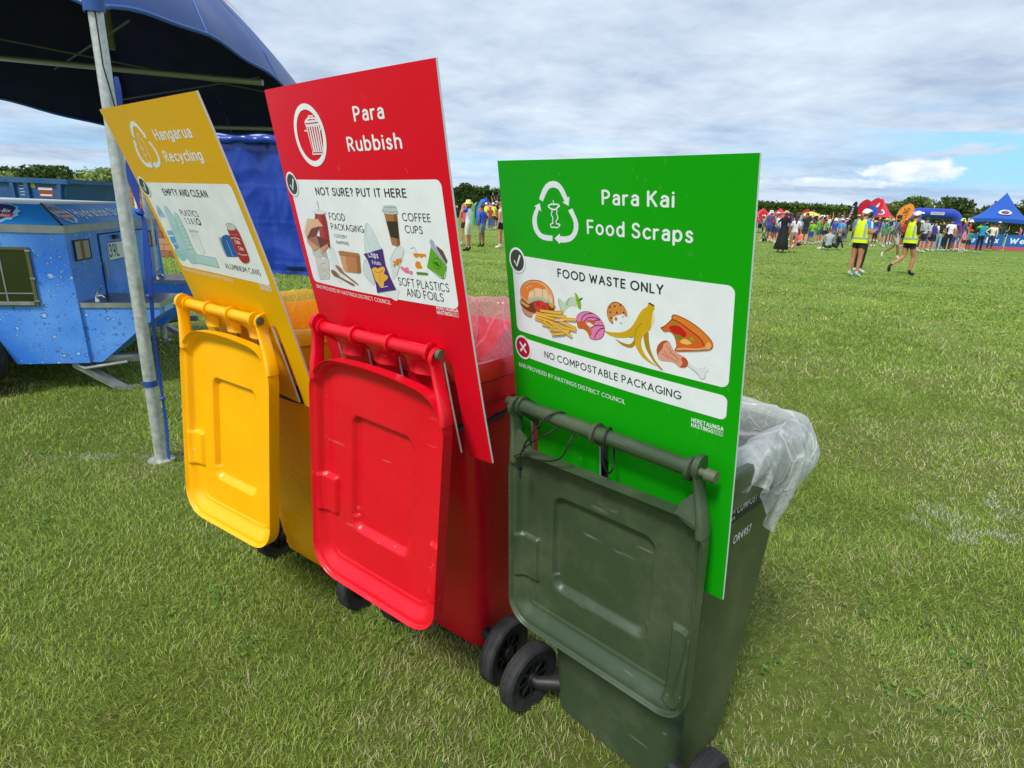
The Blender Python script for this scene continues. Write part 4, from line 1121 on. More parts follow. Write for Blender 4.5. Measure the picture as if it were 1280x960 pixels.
def make_lid(par, hw, length, gap, rt, rb, M, arms, bar_r, pads, depth=0.04, rect=(0.115, 0.16, 0.19), arch=0.0, xo=0.0, yo=0.0, gus=True):
    """the open lid, hanging from the bar, hollow side to the reader.
    local lid frame: origin at the bar axis, x across, y away, t = distance below the bar"""
    NU, NV = 120, 160
    lid = MB()

    def hwid(t):
        v = t - gap
        if v < rt: return hw - rt + math.sqrt(max(0, rt * rt - (rt - v) ** 2))
        if v > length - rb: return hw - rb + math.sqrt(max(0, rb * rb - (v - length + rb) ** 2))
        return hw

    def depth_at(x, t):
        v = t - gap
        dx = hwid(t) - abs(x); dtop = v; dbot = length - v
        d = min(dx * 1.0, dtop, dbot)
        # distance to a rounded outline
        if dbot < rb and abs(x) > hw - rb: d = rb - math.hypot(abs(x) - hw + rb, rb - dbot)
        if dtop < rt and abs(x) > hw - rt: d = rt - math.hypot(abs(x) - hw + rt, rt - dtop)
        d = max(0, d)
        y = depth * 0.30 * ss(0.001, 0.007, d)
        band = 0.022 + 0.034 * ss(length * .6, length, v)
        y += depth * 0.62 * ss(0.009, band, d)
        y += 0.0035 * ss(band + .004, band + .008, d)
        cx, c0, c1 = rect
        rc = 0.03
        vx = abs(x) - cx; vy = max(c0 - v, v - c1)
        q = math.hypot(max(vx + rc, 0), max(vy + rc, 0)) + min(max(vx + rc, vy + rc), 0) - rc
        y += 0.017 * ss(0.006, -0.022 if v > (c0 + c1) / 2 else -0.010, q) if False else 0.017 * (1 - ss(-0.018 if v > c1 - .04 else -0.006, 0.003, q))
        for (px, p0, p1, pw) in pads:
            ax = max(abs(x - px) - pw, max(p0 - v, v - p1))
            y -= 0.012 * (1 - ss(-0.005, 0.001, ax)) * ss(.004, .02, d)
        return y
    def vv(j):
        s = j / (NV - 1)
        return gap + length * (0.5 - 0.5 * math.cos(PI * s)) * 0.35 + gap * 0 + length * s * 0.65
    front, back = [], []
    for j in range(NV):
        t = vv(j); H = max(hwid(t), 0.002)
        lift = arch
        for i in range(NU):
            s = -1 + 2 * i / (NU - 1); s = 0.75 * s + 0.25 * math.sin(s * PI / 2)
            x = s * H
            tt = t - arch * (1 - (x / hw) ** 2) * (1 - ss(gap, gap + .12, t))
            y = depth_at(x, t)
            front.append((x + xo, y + yo, -tt)); back.append((x * .992 + xo, max(y, depth * .8) + 0.006 + yo, -tt))
    n = NU * NV; fs = []
    for j in range(NV - 1):
        for i in range(NU - 1):
            a = j * NU + i; fs.append((a, a + 1, a + 1 + NU, a + NU)); fs.append((a + n, a + NU + n, a + 1 + NU + n, a + 1 + n))
    loop = [i for i in range(NU)] + [j * NU + NU - 1 for j in range(1, NV)] + [(NV - 1) * NU + i for i in range(NU - 2, -1, -1)] + [j * NU for j in range(NV - 2, 0, -1)]
    for k in range(len(loop)):
        a, b = loop[k], loop[(k + 1) % len(loop)]; fs.append((b, a, a + n, b + n))
    lid.add([M @ Vector(p) for p in front + back], fs)
    # arms up to the hinge pin at each end
    for sx in (-1, 1):
        ax = sx * arms
        r0 = bar_r * 1.55
        lid.tube([M @ Vector((ax - .006, 0, 0)), M @ Vector((ax + .006, 0, 0))], r0, 22)
        rings = []; ex = sx * (hw - .010) + xo; ez = -gap - rt * .62
        for k in range(9):
            t = k / 8; e_ = t * t * (3 - 2 * t); cxx = ax + (ex - ax) * e_; cz = -.004 + (ez + .004) * t; cyy = (yo + .018) * e_; hx_ = .0055 + .004 * e_; hy_ = r0 * .95 * (1 - .30 * math.sin(PI * t)) * (1 - t) + .020 * t
            rings.append([M @ Vector((cxx + hx_ * math.copysign(abs(math.cos(q)) ** .5, math.cos(q)), cyy + hy_ * math.copysign(abs(math.sin(q)) ** .7, math.sin(q)), cz)) for q in [2 * PI * i / 16 for i in range(16)]])
        loft(lid, rings, 0, True, True)
        if not gus: continue
        # flared gusset between arm and lid corner
        g = MB()
        a0 = M @ Vector((ax, 0.004 + yo * .5, -gap * .5)); a1 = M @ Vector((sx * (hw - .22 * rt) + xo, 0.002 + yo, -gap - rt * .38)); a2 = M @ Vector((sx * (hw - rt * 1.15) + xo, 0.003 + yo, -gap - .001 + arch * .35))
        b0 = M @ Vector((ax, 0.018 + yo * .5, -gap * .5)); b1 = M @ Vector((sx * (hw - .22 * rt) + xo, 0.03 + yo, -gap - rt * .38)); b2 = M @ Vector((sx * (hw - rt * 1.15) + xo, 0.022 + yo, -gap - .001 + arch * .35))
        mid = lambda p, q, f: p.lerp(q, .5) + M.to_3x3() @ Vector((-sx * f, 0, f * .3))
        m0, m1 = mid(a0, a2, .006), mid(b0, b2, .006)
        lid.add([a0, a1, a2, b0, b1, b2, m0, m1], [(0, 6, 1), (6, 2, 1), (3, 4, 7), (7, 4, 5), (0, 3, 7, 6), (6, 7, 5, 2), (0, 1, 4, 3), (1, 2, 5, 4)], 0, False)
    return lid.build('lid', par['mat'], par['root'], sharp=55)


def make_bin(x, y, yaw, P, colour, label):
    root = empty('wheelie_bin', (x, y, 0), R(yaw), label, 'wheelie bin', 'three wheelie bins in a row on the grass')
    m = mat('bin plastic ' + colour, colour, P.get('rough', 0.38), spec=0.5, var=0.06, vscale=5, bump=0.10, bscale=230, specks=P.get('specks', .18), dirt=P.get('dirt', 0.08), dirt_col=P.get('dirt_col', '#b9a77a'), dscale=4)
    zb, L_, zr = P['zb'], P['half'], P['rim']
    xo = P.get('skew', 0.0)
    body = MB(); prof = []
    wb, wt, rb_, rt_, fb, ft = P['wb'], P['wt'], P['rear_b'], P['rear_t'], P['front_b'], P['front_t']
    H = zr - .11

    def lv(z, grow=0.0, r=0.045):
        t = max(0, min(1, (z - .03) / (H - .03)))
        w = wb + (wt - wb) * t; yr = rb_ + (rt_ - rb_) * t; yf = fb + (ft - fb) * t
        return ring_pts(w + grow, yr - grow, yf + grow, r + grow * .5, z, 6, xo * (1 - t))
    rings = [lv(.03, -.02, .03), lv(.03, -.006, .04), lv(.036, 0), lv(.06, 0), lv(.062, .004), lv(.066, .004), lv(.30, .004)]
    for z in (.5, .7): rings.append(lv(z, .004))
    rings += [lv(H - .02, .004), lv(H - .012, .010), lv(H, .014), lv(zr - .055, .020), lv(zr - .045, .034), lv(zr - .012, .036), lv(zr, .030), lv(zr, .018), lv(zr - .02, .012), lv(H - .05, -.004), lv(.4, -.006), lv(.09, -.008)]
    loft(body, rings, 0, True, True)
    mb_ = mat('bin body plastic ' + P['body_col'], P['body_col'], P.get('rough', 0.38), spec=0.5, var=0.07, vscale=4, bump=0.12, bscale=230, specks=P.get('specks', .18), dirt=P.get('dirt', 0.08) + .06, dirt_col=P.get('dirt_col', '#b9a77a'), dscale=3) if P.get('body_col') else m
    b = body.build('body', mb_, root, sharp=35)
    # lettering / belt
    # hinge bar, with flanged lugs tying it to the rim
    bar = MB(); br = P['bar_r']
    bar.tube([(-L_, 0, zb), (L_, 0, zb)], br, 20)
    lugs = P['lugs']
    for lx in lugs: bar.tube([(lx - .004, 0, zb), (lx + .004, 0, zb)], br * 1.45, 20)
    bar.build('hinge_bar', m, root)
    for lx in lugs:
        lg = MB()
        dz = zb - zr
        poly = [(br * 1.3 * math.cos(R(a)), br * 1.3 * math.sin(R(a))) for a in range(60, 271, 15)]
        poly += [(rt_ * .45, -br * 2.2 - .018), (rt_ - .005, -dz - .085), (rt_ + .012, -dz - .03), (rt_ * .5, -br * .3)]
        Mx = Matrix.Translation((lx, 0, zb)) @ Matrix(((0, 0, 1, 0), (1, 0, 0, 0), (0, 1, 0, 0), (0, 0, 0, 1)))
        lg.prism(poly, -.0045, .0045, 0, Mx, smooth=True)
        lg.build('hinge_lug', m, root)
    # moulded hood below the grip, between the lugs
    if P.get('hood'):
        for a, c in zip(lugs[:-1], lugs[1:]):
            hd = MB()
            w_ = (c - a) / 2 - .006; cx = (a + c) / 2

            def fn(u, v, cx=cx, w_=w_):
                xx = cx + (u * 2 - 1) * w_ * (1 - .28 * v)
                return (xx, br * .35 + .030 * v + .010 * math.sin(PI * v) - .014 * math.sin(PI * u) * v, zb - br * .7 - (.055 + .0) * v)
            hd.grid(fn, 9, 6)
            n0 = len(hd.v); hd.grid(lambda u, v, f=fn: (fn(u, v)[0], fn(u, v)[1] + .004, fn(u, v)[2]), 9, 6, flip=True)
            hd.build('grip_hood', m, root)
    # pins
    for s in (-1, 1):
        pin = MB(); e = P['arm'] + .005
        pin.tube([(s * (L_ - .01), 0, zb), (s * (e + .010), 0, zb)], .0065, 12)
        pin.tube([(s * (e + .0005), 0, zb), (s * (e + P['pin'] * .35), 0, zb), (s * (e + P['pin'] * .4), 0, zb), (s * (e + P['pin']), 0, zb)], [.008, .008, .0125, .0115], 16)
        pin.build('hinge_pin', mat('pin plastic', P['pincol'], .45), root)
    M = Matrix.Translation((0, 0, zb)) @ Matrix.Rotation(R(P['twist']), 4, 'Z') @ Matrix.Rotation(R(P['roll']), 4, 'Y') @ Matrix.Rotation(R(P['tilt']), 4, 'X')
    make_lid({'mat': m, 'root': root}, P['lid_hw'], P['lid_len'], P['gap'], P['rt'], P['rb'], M, P['arm'], br, P['pads'], depth=P.get('depth', .036), rect=P['rect'], arch=P['arch'], xo=P['lid_c'], yo=P['lid_y'], gus=not P.get('hood'))
    # wheels on a steel axle
    ax = MB(); wy, tw = P['axle'], P['track']
    xw = P.get('wheel_x', 0.0)
    for s in (-1, 1):
        wy = P['axle'] + (P.get('wheel_dy', 0) if s > 0 else 0)
        wheel(root, s * tw + xw, wy, .1, .048, s)
        hb = MB(); hb.tube([(s * (tw - .002) + xw, wy, .1), (s * (tw - .03) + xw, wy, .1), (s * (wb - .02) + xo, rb_ + .03, .095)], [.014, .017, .024], 14); hb.build('axle_sleeve', BLACK_PLASTIC, root)
    return root, m, lv


GREEN = dict(zb=.927, half=.2275, rim=.885, wb=.182, skew=.042, wheel_x=.045, wheel_dy=.05, wt=.222, rear_b=.10, rear_t=.10, front_b=.40, front_t=.525, bar_r=.0165, lugs=(-.222, 0.0, .222), arm=.234, pin=.034, pincol='#59614b',
             lid_c=.020, lid_y=-.032, lid_hw=.250, lid_len=.488, gap=.095, rt=.055, rb=.065, tilt=2.5, roll=-.8, twist=2.5, pads=[(-.208, .235, .36, .034), (.222, .27, .46, .030)], rect=(.135, .10, .36), arch=.0,
             axle=.065, track=.255, rough=.36, dirt=.30, specks=.22, dirt_col='#868a6c')
RED = dict(zb=1.064, half=.193, rim=1.02, wb=.135, wt=.20, rear_b=.29, rear_t=.115, front_b=.60, front_t=.60, bar_r=.0155, lugs=(-.190, -.063, .063, .190), arm=.202, pin=.016, pincol='#5b6446', hood=True,
           lid_c=.036, lid_y=-.04, lid_hw=.230, lid_len=.632, gap=.085, rt=.085, rb=.085, tilt=0, roll=3.2, twist=2.0, pads=[(-.190, .33, .445, .032), (.205, .38, .53, .026)], rect=(.105, .13, .47), arch=.022,
           axle=.275, track=.215, wheel_x=.015, rough=.3, dirt=.03)
YELLOW = dict(RED); YELLOW.update(body_col='#ffab00', zb=1.051, half=.188, rim=1.01, wb=.185, skew=-.045, lugs=(-.183, -.061, .061, .183), arm=.195, pin=.009, pincol='#46443a', lid_c=.045, lid_y=-.03, lid_hw=.217, lid_len=.61, roll=2.0, twist=4.0, tilt=-3.5, rear_b=.28, axle=.262, track=.25, wheel_x=.02)
g_root, g_mat, g_lv = make_bin(.184, 1.150, -45.5, GREEN, '#3a4a34', 'dark olive green wheelie bin with its lid hanging open, rightmost and nearest')
r_root, r_mat, r_lv = make_bin(-.337, 1.356, -35.75, RED, '#df0524', 'bright red wheelie bin with its lid hanging open, in the middle')
y_root, y_mat, y_lv = make_bin(-.869, 1.690, -35.25, YELLOW, '#ffb700', 'golden yellow wheelie bin with its lid hanging open, leftmost')
r_root['group'] = y_root['group'] = g_root['group']


def print_on_side(root, lv, word, y0, y1, z0, z1, name, col='#d9dcd6', bold=0.02, off=0.0045):
    """raised white marking on the right-hand wall of a bin, following its taper"""
    v, f = text_in(word, 0, 1, 0, 1, bold)
    out = []
    for x, q in v:
        z = z1 - q * (z1 - z0); ring = lv(z); w = max(p[0] for p in ring)
        out.append((w + off, y0 + x * (y1 - y0), z))
    mb = MB(); mb.add(out, f, 0, False)
    return mb.build(name, flat(col, .6), root, fix=False)


print_on_side(g_root, g_lv, 'OR4957', .24, .33, .668, .690, 'side_marking')

# black printed belt round the green bin, just under the rim
def belt_round(root, lv, z, h, grow, material, name, label, cat, text=None, sag=0.0, th=.003):
    mb = MB(); ring = lv(z, grow, .05); n = len(ring)
    rings = []
    for dz, g in ((-h / 2, 0), (h / 2, 0), (h / 2, th), (-h / 2, th)):
        rings.append([(p[0] + (p[0]) * 0, p[1], p[2] + dz + sag * math.sin(i * 2.1)) for i, p in enumerate(lv(z, grow + g, .05))])
    rings.append(rings[0]); loft(mb, rings)
    o = mb.build(name, material)
    o.matrix_world = root.matrix_world.copy() if False else Matrix.Translation(root.location) @ Matrix.Rotation(root.rotation_euler.z, 4, 'Z')
    tag(o, label, cat)
    return o


belt = belt_round(g_root, g_lv, .765, .045, .010, mat('black webbing', '#15161a', .5, bump=.3, bscale=300), 'tie_belt', 'black belt with white lettering wound round the green bin below its bag', 'strap')
for (s, a, b, z0, z1) in (('COMPOST', .21, .31, .762, .782), ('FOOD SCRAPS', .10, .20, .768, .776), ('HASTINGS COUNCIL', .10, .205, .752, .760)):
    v, f = text_in(s, 0, 1, 0, 1, .01)
    w = max(p[0] for p in g_lv(.765, .013, .05)) + .0012
    mb = MB(); mb.add([(w, a + x * (b - a), z1 - q * (z1 - z0)) for x, q in v], f, 0, False); mb.build('belt_lettering', flat('#cfd3d4', .6), belt, fix=False)

# twisted black tie on the red bin: round the body, over the legs of the sign
def tie(root, pts, r, name, label, material, squash=.45, kn=None):
    mb = MB(); P = [Vector(p) for p in pts]
    fine = []
    for i in range(len(P) - 1):
        for k in range(8):
            fine.append(P[i].lerp(P[i + 1], k / 8))
    fine.append(P[-1])
    rad = [r * (1 + .22 * math.sin(i * 1.3) + .12 * math.sin(i * 3.1)) for i in range(len(fine))]
    mb.tube(fine, rad, 10, squash=squash)
    if kn:
        for kx in kn: mb.lathe([(0.001, -.02), (r * 1.3, -.014), (r * 1.8, 0), (r * 1.2, .013), (.001, .02)], 12, 0, Matrix.Translation(kx) @ Matrix.Rotation(.7, 4, 'X'))
    o = mb.build(name, material); o.matrix_world = Matrix.Translation(root.location) @ Matrix.Rotation(root.rotation_euler.z, 4, 'Z')
    return tag(o, label, 'tie')


# ------------------------------------------------------------------ bin liners
def liner_mat(name, tint, alpha, rough=.22):
    m = bpy.data.materials.new(name); m.use_nodes = True
    nt = m.node_tree; N, L = nt.nodes.new, nt.links.new; b = nt.nodes['Principled BSDF']
    b.inputs['Base Color'].default_value = (*hx(tint), 1); b.inputs['Roughness'].default_value = rough; b.inputs['Specular IOR Level'].default_value = .7
    tr = N('ShaderNodeBsdfTransparent'); tl = N('ShaderNodeBsdfTranslucent'); tl.inputs[0].default_value = (*hx(tint), 1)
    m1 = N('ShaderNodeMixShader'); m1.inputs[0].default_value = .45; L(b.outputs[0], m1.inputs[1]); L(tl.outputs[0], m1.inputs[2])
    lw = N('ShaderNodeLayerWeight'); lw.inputs[0].default_value = .35
    tc = N('ShaderNodeTexCoord'); ns = N('ShaderNodeTexNoise'); ns.inputs['Scale'].default_value = 14; ns.inputs['Detail'].default_value = 6; L(tc.outputs['Object'], ns.inputs[0])
    mpc = N('ShaderNodeMapping'); mpc.inputs['Scale'].default_value = (1, 1, .5); mpc.inputs['Rotation'].default_value = (.3, .4, .2); L(tc.outputs['Object'], mpc.inputs[0])
    wrp = N('ShaderNodeTexNoise'); wrp.inputs['Scale'].default_value = 7; L(mpc.outputs[0], wrp.inputs[0])
    wv = N('ShaderNodeVectorMath'); wv.operation = 'SCALE'; L(wrp.outputs['Color'], wv.inputs[0]); wv.inputs['Scale'].default_value = .12
    wa = N('ShaderNodeVectorMath'); wa.operation = 'ADD'; L(mpc.outputs[0], wa.inputs[0]); L(wv.outputs[0], wa.inputs[1])
    cre = None
    for sc_, wd, am in ((9, .05, .40), (22, .045, .18), (52, .06, .05)):
        n5 = N('ShaderNodeTexVoronoi'); n5.feature = 'DISTANCE_TO_EDGE'; n5.inputs['Scale'].default_value = sc_; L(wa.outputs[0], n5.inputs['Vector'])
        r5 = N('ShaderNodeMapRange'); L(n5.outputs['Distance'], r5.inputs[0]); r5.inputs[1].default_value = wd; r5.inputs[2].default_value = 0.0; r5.inputs[3].default_value = 0; r5.inputs[4].default_value = am
        if cre is None: cre = r5.outputs[0]
        else:
            ad = N('ShaderNodeMath'); ad.operation = 'MAXIMUM'; L(cre, ad.inputs[0]); L(r5.outputs[0], ad.inputs[1]); cre = ad.outputs[0]
    a0 = N('ShaderNodeMath'); a0.operation = 'MULTIPLY_ADD'; L(lw.outputs['Facing'], a0.inputs[0]); a0.inputs[1].default_value = .30; L(cre, a0.inputs[2])
    a = N('ShaderNodeMath'); a.operation = 'ADD'; L(a0.outputs[0], a.inputs[0])
    q = N('ShaderNodeMapRange'); L(ns.outputs['Fac'], q.inputs[0]); q.inputs[1].default_value = .35; q.inputs[2].default_value = .7; q.inputs[3].default_value = alpha - .14; q.inputs[4].default_value = alpha + .10
    L(q.outputs[0], a.inputs[1]); a.use_clamp = True
    m2 = N('ShaderNodeMixShader'); L(a.outputs[0], m2.inputs[0]); L(tr.outputs[0], m2.inputs[1]); L(m1.outputs[0], m2.inputs[2])
    L(m2.outputs[0], nt.nodes['Material Output'].inputs[0])
    bp = N('ShaderNodeBump'); bp.inputs['Strength'].default_value = .5; bp.inputs['Distance'].default_value = .012
    n2 = N('ShaderNodeTexNoise'); n2.inputs['Scale'].default_value = 26; n2.inputs['Detail'].default_value = 4; n2.inputs['Distortion'].default_value = 1.5; L(tc.outputs['Object'], n2.inputs[0])
    hh = N('ShaderNodeMath'); hh.operation = 'MULTIPLY_ADD'; L(cre, hh.inputs[0]); hh.inputs[1].default_value = 1.3; L(n2.outputs['Fac'], hh.inputs[2]); L(hh.outputs[0], bp.inputs['Height']); L(bp.outputs[0], b.inputs['Normal'])
    return m


from mathutils import noise as mnoise


def lerp(a, b, t): return a + (b - a) * t


def rear(th):
    d = (th + PI / 2 + PI) % (2 * PI) - PI; return math.exp(-(d / 1.2) ** 2)


def make_liner(root, lv, zr, material, label, drop, puff, seed, inner=.32, rise=.02, skip=None):
    """thin bag: up the inside wall, over the rim and hanging outside in folds. drop(theta), puff(theta) by direction"""
    rnd = random.Random(seed)
    NT, NS = 300, 56
    ph = [(rnd.uniform(0, 6.28), rnd.choice([5, 7, 11, 17, 23, 31]), rnd.uniform(.4, 1)) for _ in range(9)]
    base = lv(zr, 0, .07); cx = sum(p[0] for p in base) / len(base); cy = sum(p[1] for p in base) / len(base)

    def rim_at(th):
        # walk round the ring by angle
        best = None
        dx, dy = math.cos(th), math.sin(th)
        w = max(p[0] for p in base) - cx; d = max(p[1] for p in base) - cy
        k = (abs(dx / w) ** 5 + abs(dy / d) ** 5) ** (-.2)
        return Vector((cx + dx * k, cy + dy * k, 0)), Vector((dx, dy, 0))
    verts = []
    for j in range(NS):
        s = j / (NS - 1)
        for i in range(NT):
            th = 2 * PI * i / NT; p, nrm = rim_at(th)
            fold = sum(a * math.sin(f * th + q + s * 1.5) for q, f, a in ph) / 5
            D, U = drop(th), puff(th)
            if s < .35:                                    # inside wall, rising
                t = s / .35; z = zr - inner * (1 - t) + rise * ss(.6, 1, t); off = -.022 - .03 * (1 - t) + .010 * fold * (1 - abs(2 * t - 1) * .3)
            elif s < .5:                                   # over the top
                t = (s - .35) / .15; z = zr + rise + .012 * math.sin(PI * t) + .006 * fold; off = -.022 + (.045 + U * .45) * t + .006 * fold
            else:
                t = (s - .5) / .5
                z = zr + rise - (D + rise) * t ** 1.15 + .012 * fold * t; off = .023 + U * (.45 + .55 * math.sin(PI * min(1, t * 1.1))) + .018 * fold * (.3 + t) * (.5 + U * 8) + .012 * t * math.sin(37 * th + 4 * t)
                z += .02 * math.sin(9 * th + seed) * t
            k = ss(.30, .70, rear(th)); off = lerp(off, min(off, -.028), k); z = lerp(z, min(z, zr - .03), k)
            q_ = Vector((p.x + nrm.x * off, p.y + nrm.y * off, z)); f_ = 1.0 if s > .35 else .6
            cr = 0.0
            for fr, am in ((6, .013), (14, .006), (33, .002)):
                nz = mnoise.noise(Vector((q_.x * fr + seed, q_.y * fr, q_.z * fr * .35))); cr += am * (1 - 2 * abs(nz) * 1.6)
            q_ += Vector((nrm.x, nrm.y, .25)) * cr * f_ * (1 - .8 * k)
            verts.append(tuple(q_))
    fs = []
    for j in range(NS - 1):
        for i in range(NT):
            a = j * NT + i; b = j * NT + (i + 1) % NT; fs.append((a, b, b + NT, a + NT))
    mb = MB(); mb.add(verts, fs)
    o = mb.build('bin_liner', material, fix=False, sharp=180)
    o.matrix_world = Matrix.Translation(root.location) @ Matrix.Rotation(root.rotation_euler.z, 4, 'Z')
    return tag(o, label, 'bin bag', 'plastic liners in the wheelie bins')


def bumpf(c, w):
    def f(th):
        d = (th - c + PI) % (2 * PI) - PI; return math.exp(-(d / w) ** 2)
    return f


corner = bumpf(R(28), .42); side = bumpf(R(45), .85); tail = bumpf(R(2), .22)
make_liner(g_root, g_lv, .885, liner_mat('clear bag film', '#fafcfd', .36, .05), 'clear plastic bag ballooning out over the rim of the dark green bin',
           lambda th: .04 + .08 * side(th) + .05 * corner(th) + .095 * tail(th), lambda th: .012 + .040 * side(th) + .012 * corner(th), 3, rise=.025)
make_liner(r_root, r_lv, 1.02, liner_mat('pinkish bag film', '#f6a8b8', .36, .1), 'thin clear bag tucked over the rim of the red bin',
           lambda th: .04 + .02 * math.sin(3 * th), lambda th: .014, 8, rise=.06)
make_liner(y_root, y_lv, 1.01, liner_mat('yellow bag film', '#ffd040', .34, .1), 'thin clear bag lining the yellow bin',
           lambda th: .03 + .01 * math.sin(4 * th), lambda th: .008, 12, rise=.03)

# ------------------------------------------------------------------ marquee over the left edge
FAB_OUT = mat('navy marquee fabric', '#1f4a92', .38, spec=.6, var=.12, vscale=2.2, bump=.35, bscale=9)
FAB_IN = mat('marquee shaded underside', '#0b1440', .8, var=.1)  # same fabric seen from below; the canopy's shade is painted in as near-black navy
POLE = mat('galvanised pole', '#c4c8c4', .42, metal=.4, var=.2, vscale=35, dirt=.35, dirt_col='#777468', dscale=12, bump=.15, bscale=60)


def canopy(name, C, zc, apex_z, rise, mats, expo=1.25, label=None, cat='tent', legs=True, leg_r=.03, poles=True, group=None, bell=0.0, leg_mat=None, sag=.0):
    cen = sum((Vector(c) for c in C), Vector((0, 0))) / len(C)
    root = empty(name, (cen.x, cen.y, 0), 0, label, cat, group)
    o3 = Vector((cen.x, cen.y, 0)); n = len(C)
    for k in range(n):
        a, b = Vector(C[k]), Vector(C[(k + 1) % n]); za, zb_ = zc[k], zc[(k + 1) % n]; rk = rise[k] if isinstance(rise, tuple) else rise

        def fn(u, v, a=a, b=b, za=za, zb_=zb_, rk=rk):
            e = a.lerp(b, u); z = za + (zb_ - za) * u + rk * (1 - (2 * u - 1) ** 2) ** .8
            p = e.lerp(cen, v * .995)
            zz = z + (apex_z - z) * v ** expo + sag * math.sin(PI * u) * math.sin(PI * v) + .012 * math.sin(u * 23 + v * 9) * (1 - v) * math.sin(PI * u)
            return (p.x - o3.x, p.y - o3.y, zz)
        m = MB(); nu, nv = 25, 14
        m.grid(fn, nu, nv, 0)
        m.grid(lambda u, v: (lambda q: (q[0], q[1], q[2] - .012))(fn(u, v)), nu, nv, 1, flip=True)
        off = nu * nv
        m.f += [(i, i + off, i + 1 + off, i + 1) for i in range(nu - 1)]; m.m += [0] * (nu - 1); m.sm += [False] * (nu - 1)
        m.build('canopy_panel', mats, root, fix=False, sharp=60)
    if legs:
        for k in range(n):
            L_ = MB(); c = Vector(C[k]) - cen; L_.tube([(c.x, c.y, 0), (c.x, c.y, zc[k] + .05)], leg_r, 16); L_.lathe([(0.001, .0), (leg_r * 2.2, .0), (leg_r * 2.2, .008), (leg_r, .012)], 16, 0, Matrix.Translation((c.x, c.y, 0)))
            L_.build('leg', leg_mat or POLE, root)
    return root, cen


TC = [(-1.87, 2.85), (-1.67, 5.42), (-3.40, 5.50), (-4.7, 3.15)]
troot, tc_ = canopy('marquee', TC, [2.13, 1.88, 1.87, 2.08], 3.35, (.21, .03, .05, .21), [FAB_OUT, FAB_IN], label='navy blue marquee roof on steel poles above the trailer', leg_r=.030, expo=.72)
m = MB()
def tl(p): return (p[0] - tc_.x, p[1] - tc_.y, p[2])
m.tube([tl((-3.98, 4.4, 2.235)), tl((-1.80, 4.4, 2.13))], .020, 10); m.build('roof_bar', mat('truss tube', '#9c9b8c', .5, metal=.4), troot)
m = MB(); m.tube([tl((-3.38, 5.42, 1.93)), tl((-1.77, 5.22, 1.93))], .016, 10); m.build('roof_bar', MATS['truss tube'], troot)
m = MB(); m.tube([tl((-2.82, 4.42, 2.3)), tl((-2.82, 4.42, 3.05))], .02, 10); m.build('king_post', MATS['truss tube'], troot)
for a, b in (((-3.9, 3.4, 2.28), (-1.9, 4.9, 2.14)), ((-3.7, 5.3, 2.05), (-1.9, 4.6, 2.2)), ((-3.7, 5.0, 2.25), (-2.0, 3.3, 2.2))):
    m = MB(); m.tube([tl(a), tl(b)], .006, 6); m.build('guy_cord', mat('cord', '#59606a', .7), troot)
for k, (a, b) in enumerate((((-1.87, 2.85), (-1.67, 5.42)),)):      # lettering on the side that faces the field
    for s, u0, u1, v0, v1, col in (('Weet-Bix', .44, .60, .36, .26, '#c9d2e2'), ('Kids TRYathlon', .60, .72, .30, .22, '#c24a56')):
        v, f = text_in(s, 0, 1, 0, 1, .02); aa, bb = Vector(a), Vector(b)
        pts = []
        for x, q in v:
            u = u0 + (u1 - u0) * x; w = v0 + (v1 - v0) * q
            e = aa.lerp(bb, u); z = 2.13 + (1.90 - 2.13) * u + .21 * (1 - (2 * u - 1) ** 2) ** .8
            p = e.lerp(tc_, w * .995); zz = z + (3.35 - z) * w ** .72
            pts.append((p.x - tc_.x + .015, p.y - tc_.y, zz + .015))
        mm = MB(); mm.add(pts, f, 0, False); mm.build('roof_lettering', flat(col), troot, fix=False)
# piping along the lower edges, and seams running up the fabric panels
for k, (za, zb_, rk) in enumerate(((2.13, 1.88, .21), (1.88, 1.86, .03), (1.86, 2.08, .05), (2.08, 2.13, .21))):
    a, b = Vector(TC[k]), Vector(TC[(k + 1) % 4])
    def ep(u, v):
        e = a.lerp(b, u); z = za + (zb_ - za) * u + rk * (1 - (2 * u - 1) ** 2) ** .8; p = e.lerp(tc_, v * .995)
        return (p.x - tc_.x, p.y - tc_.y, z + (3.35 - z) * v ** .72 + .012 * math.sin(u * 23 + v * 9) * (1 - v) * math.sin(PI * u))
    m = MB(); m.tube([ep(i / 30, 0) for i in range(31)], .009, 6); m.build('hem_piping', mat('hem piping', '#3f68b8', .5), troot)
    for us in ((.33, .66) if k == 0 else (.5,)):
        m = MB(); m.tube([ep(us, i / 14) for i in range(15)], .0045, 6); m.build('seam', MATS['hem piping'], troot)
# blue valance gathered at the near pole
m = MB()
m.grid(lambda u, v: tl((-1.87 + .045 * math.cos(PI * (1 + u)), 2.85 - .045 * math.sin(PI * u), 2.22 - .11 * v)), 12, 6)
m.build('pole_collar', FAB_OUT, troot, fix=False)
band = MB(); band.lathe([(.0315, .42), (.034, .42), (.034, .45), (.0315, .45)], 20, 0, Matrix.Translation(tl((-1.87, 2.85, 0))), close=True); band.build('pole_band', flat('#1c4f96', .5), troot)

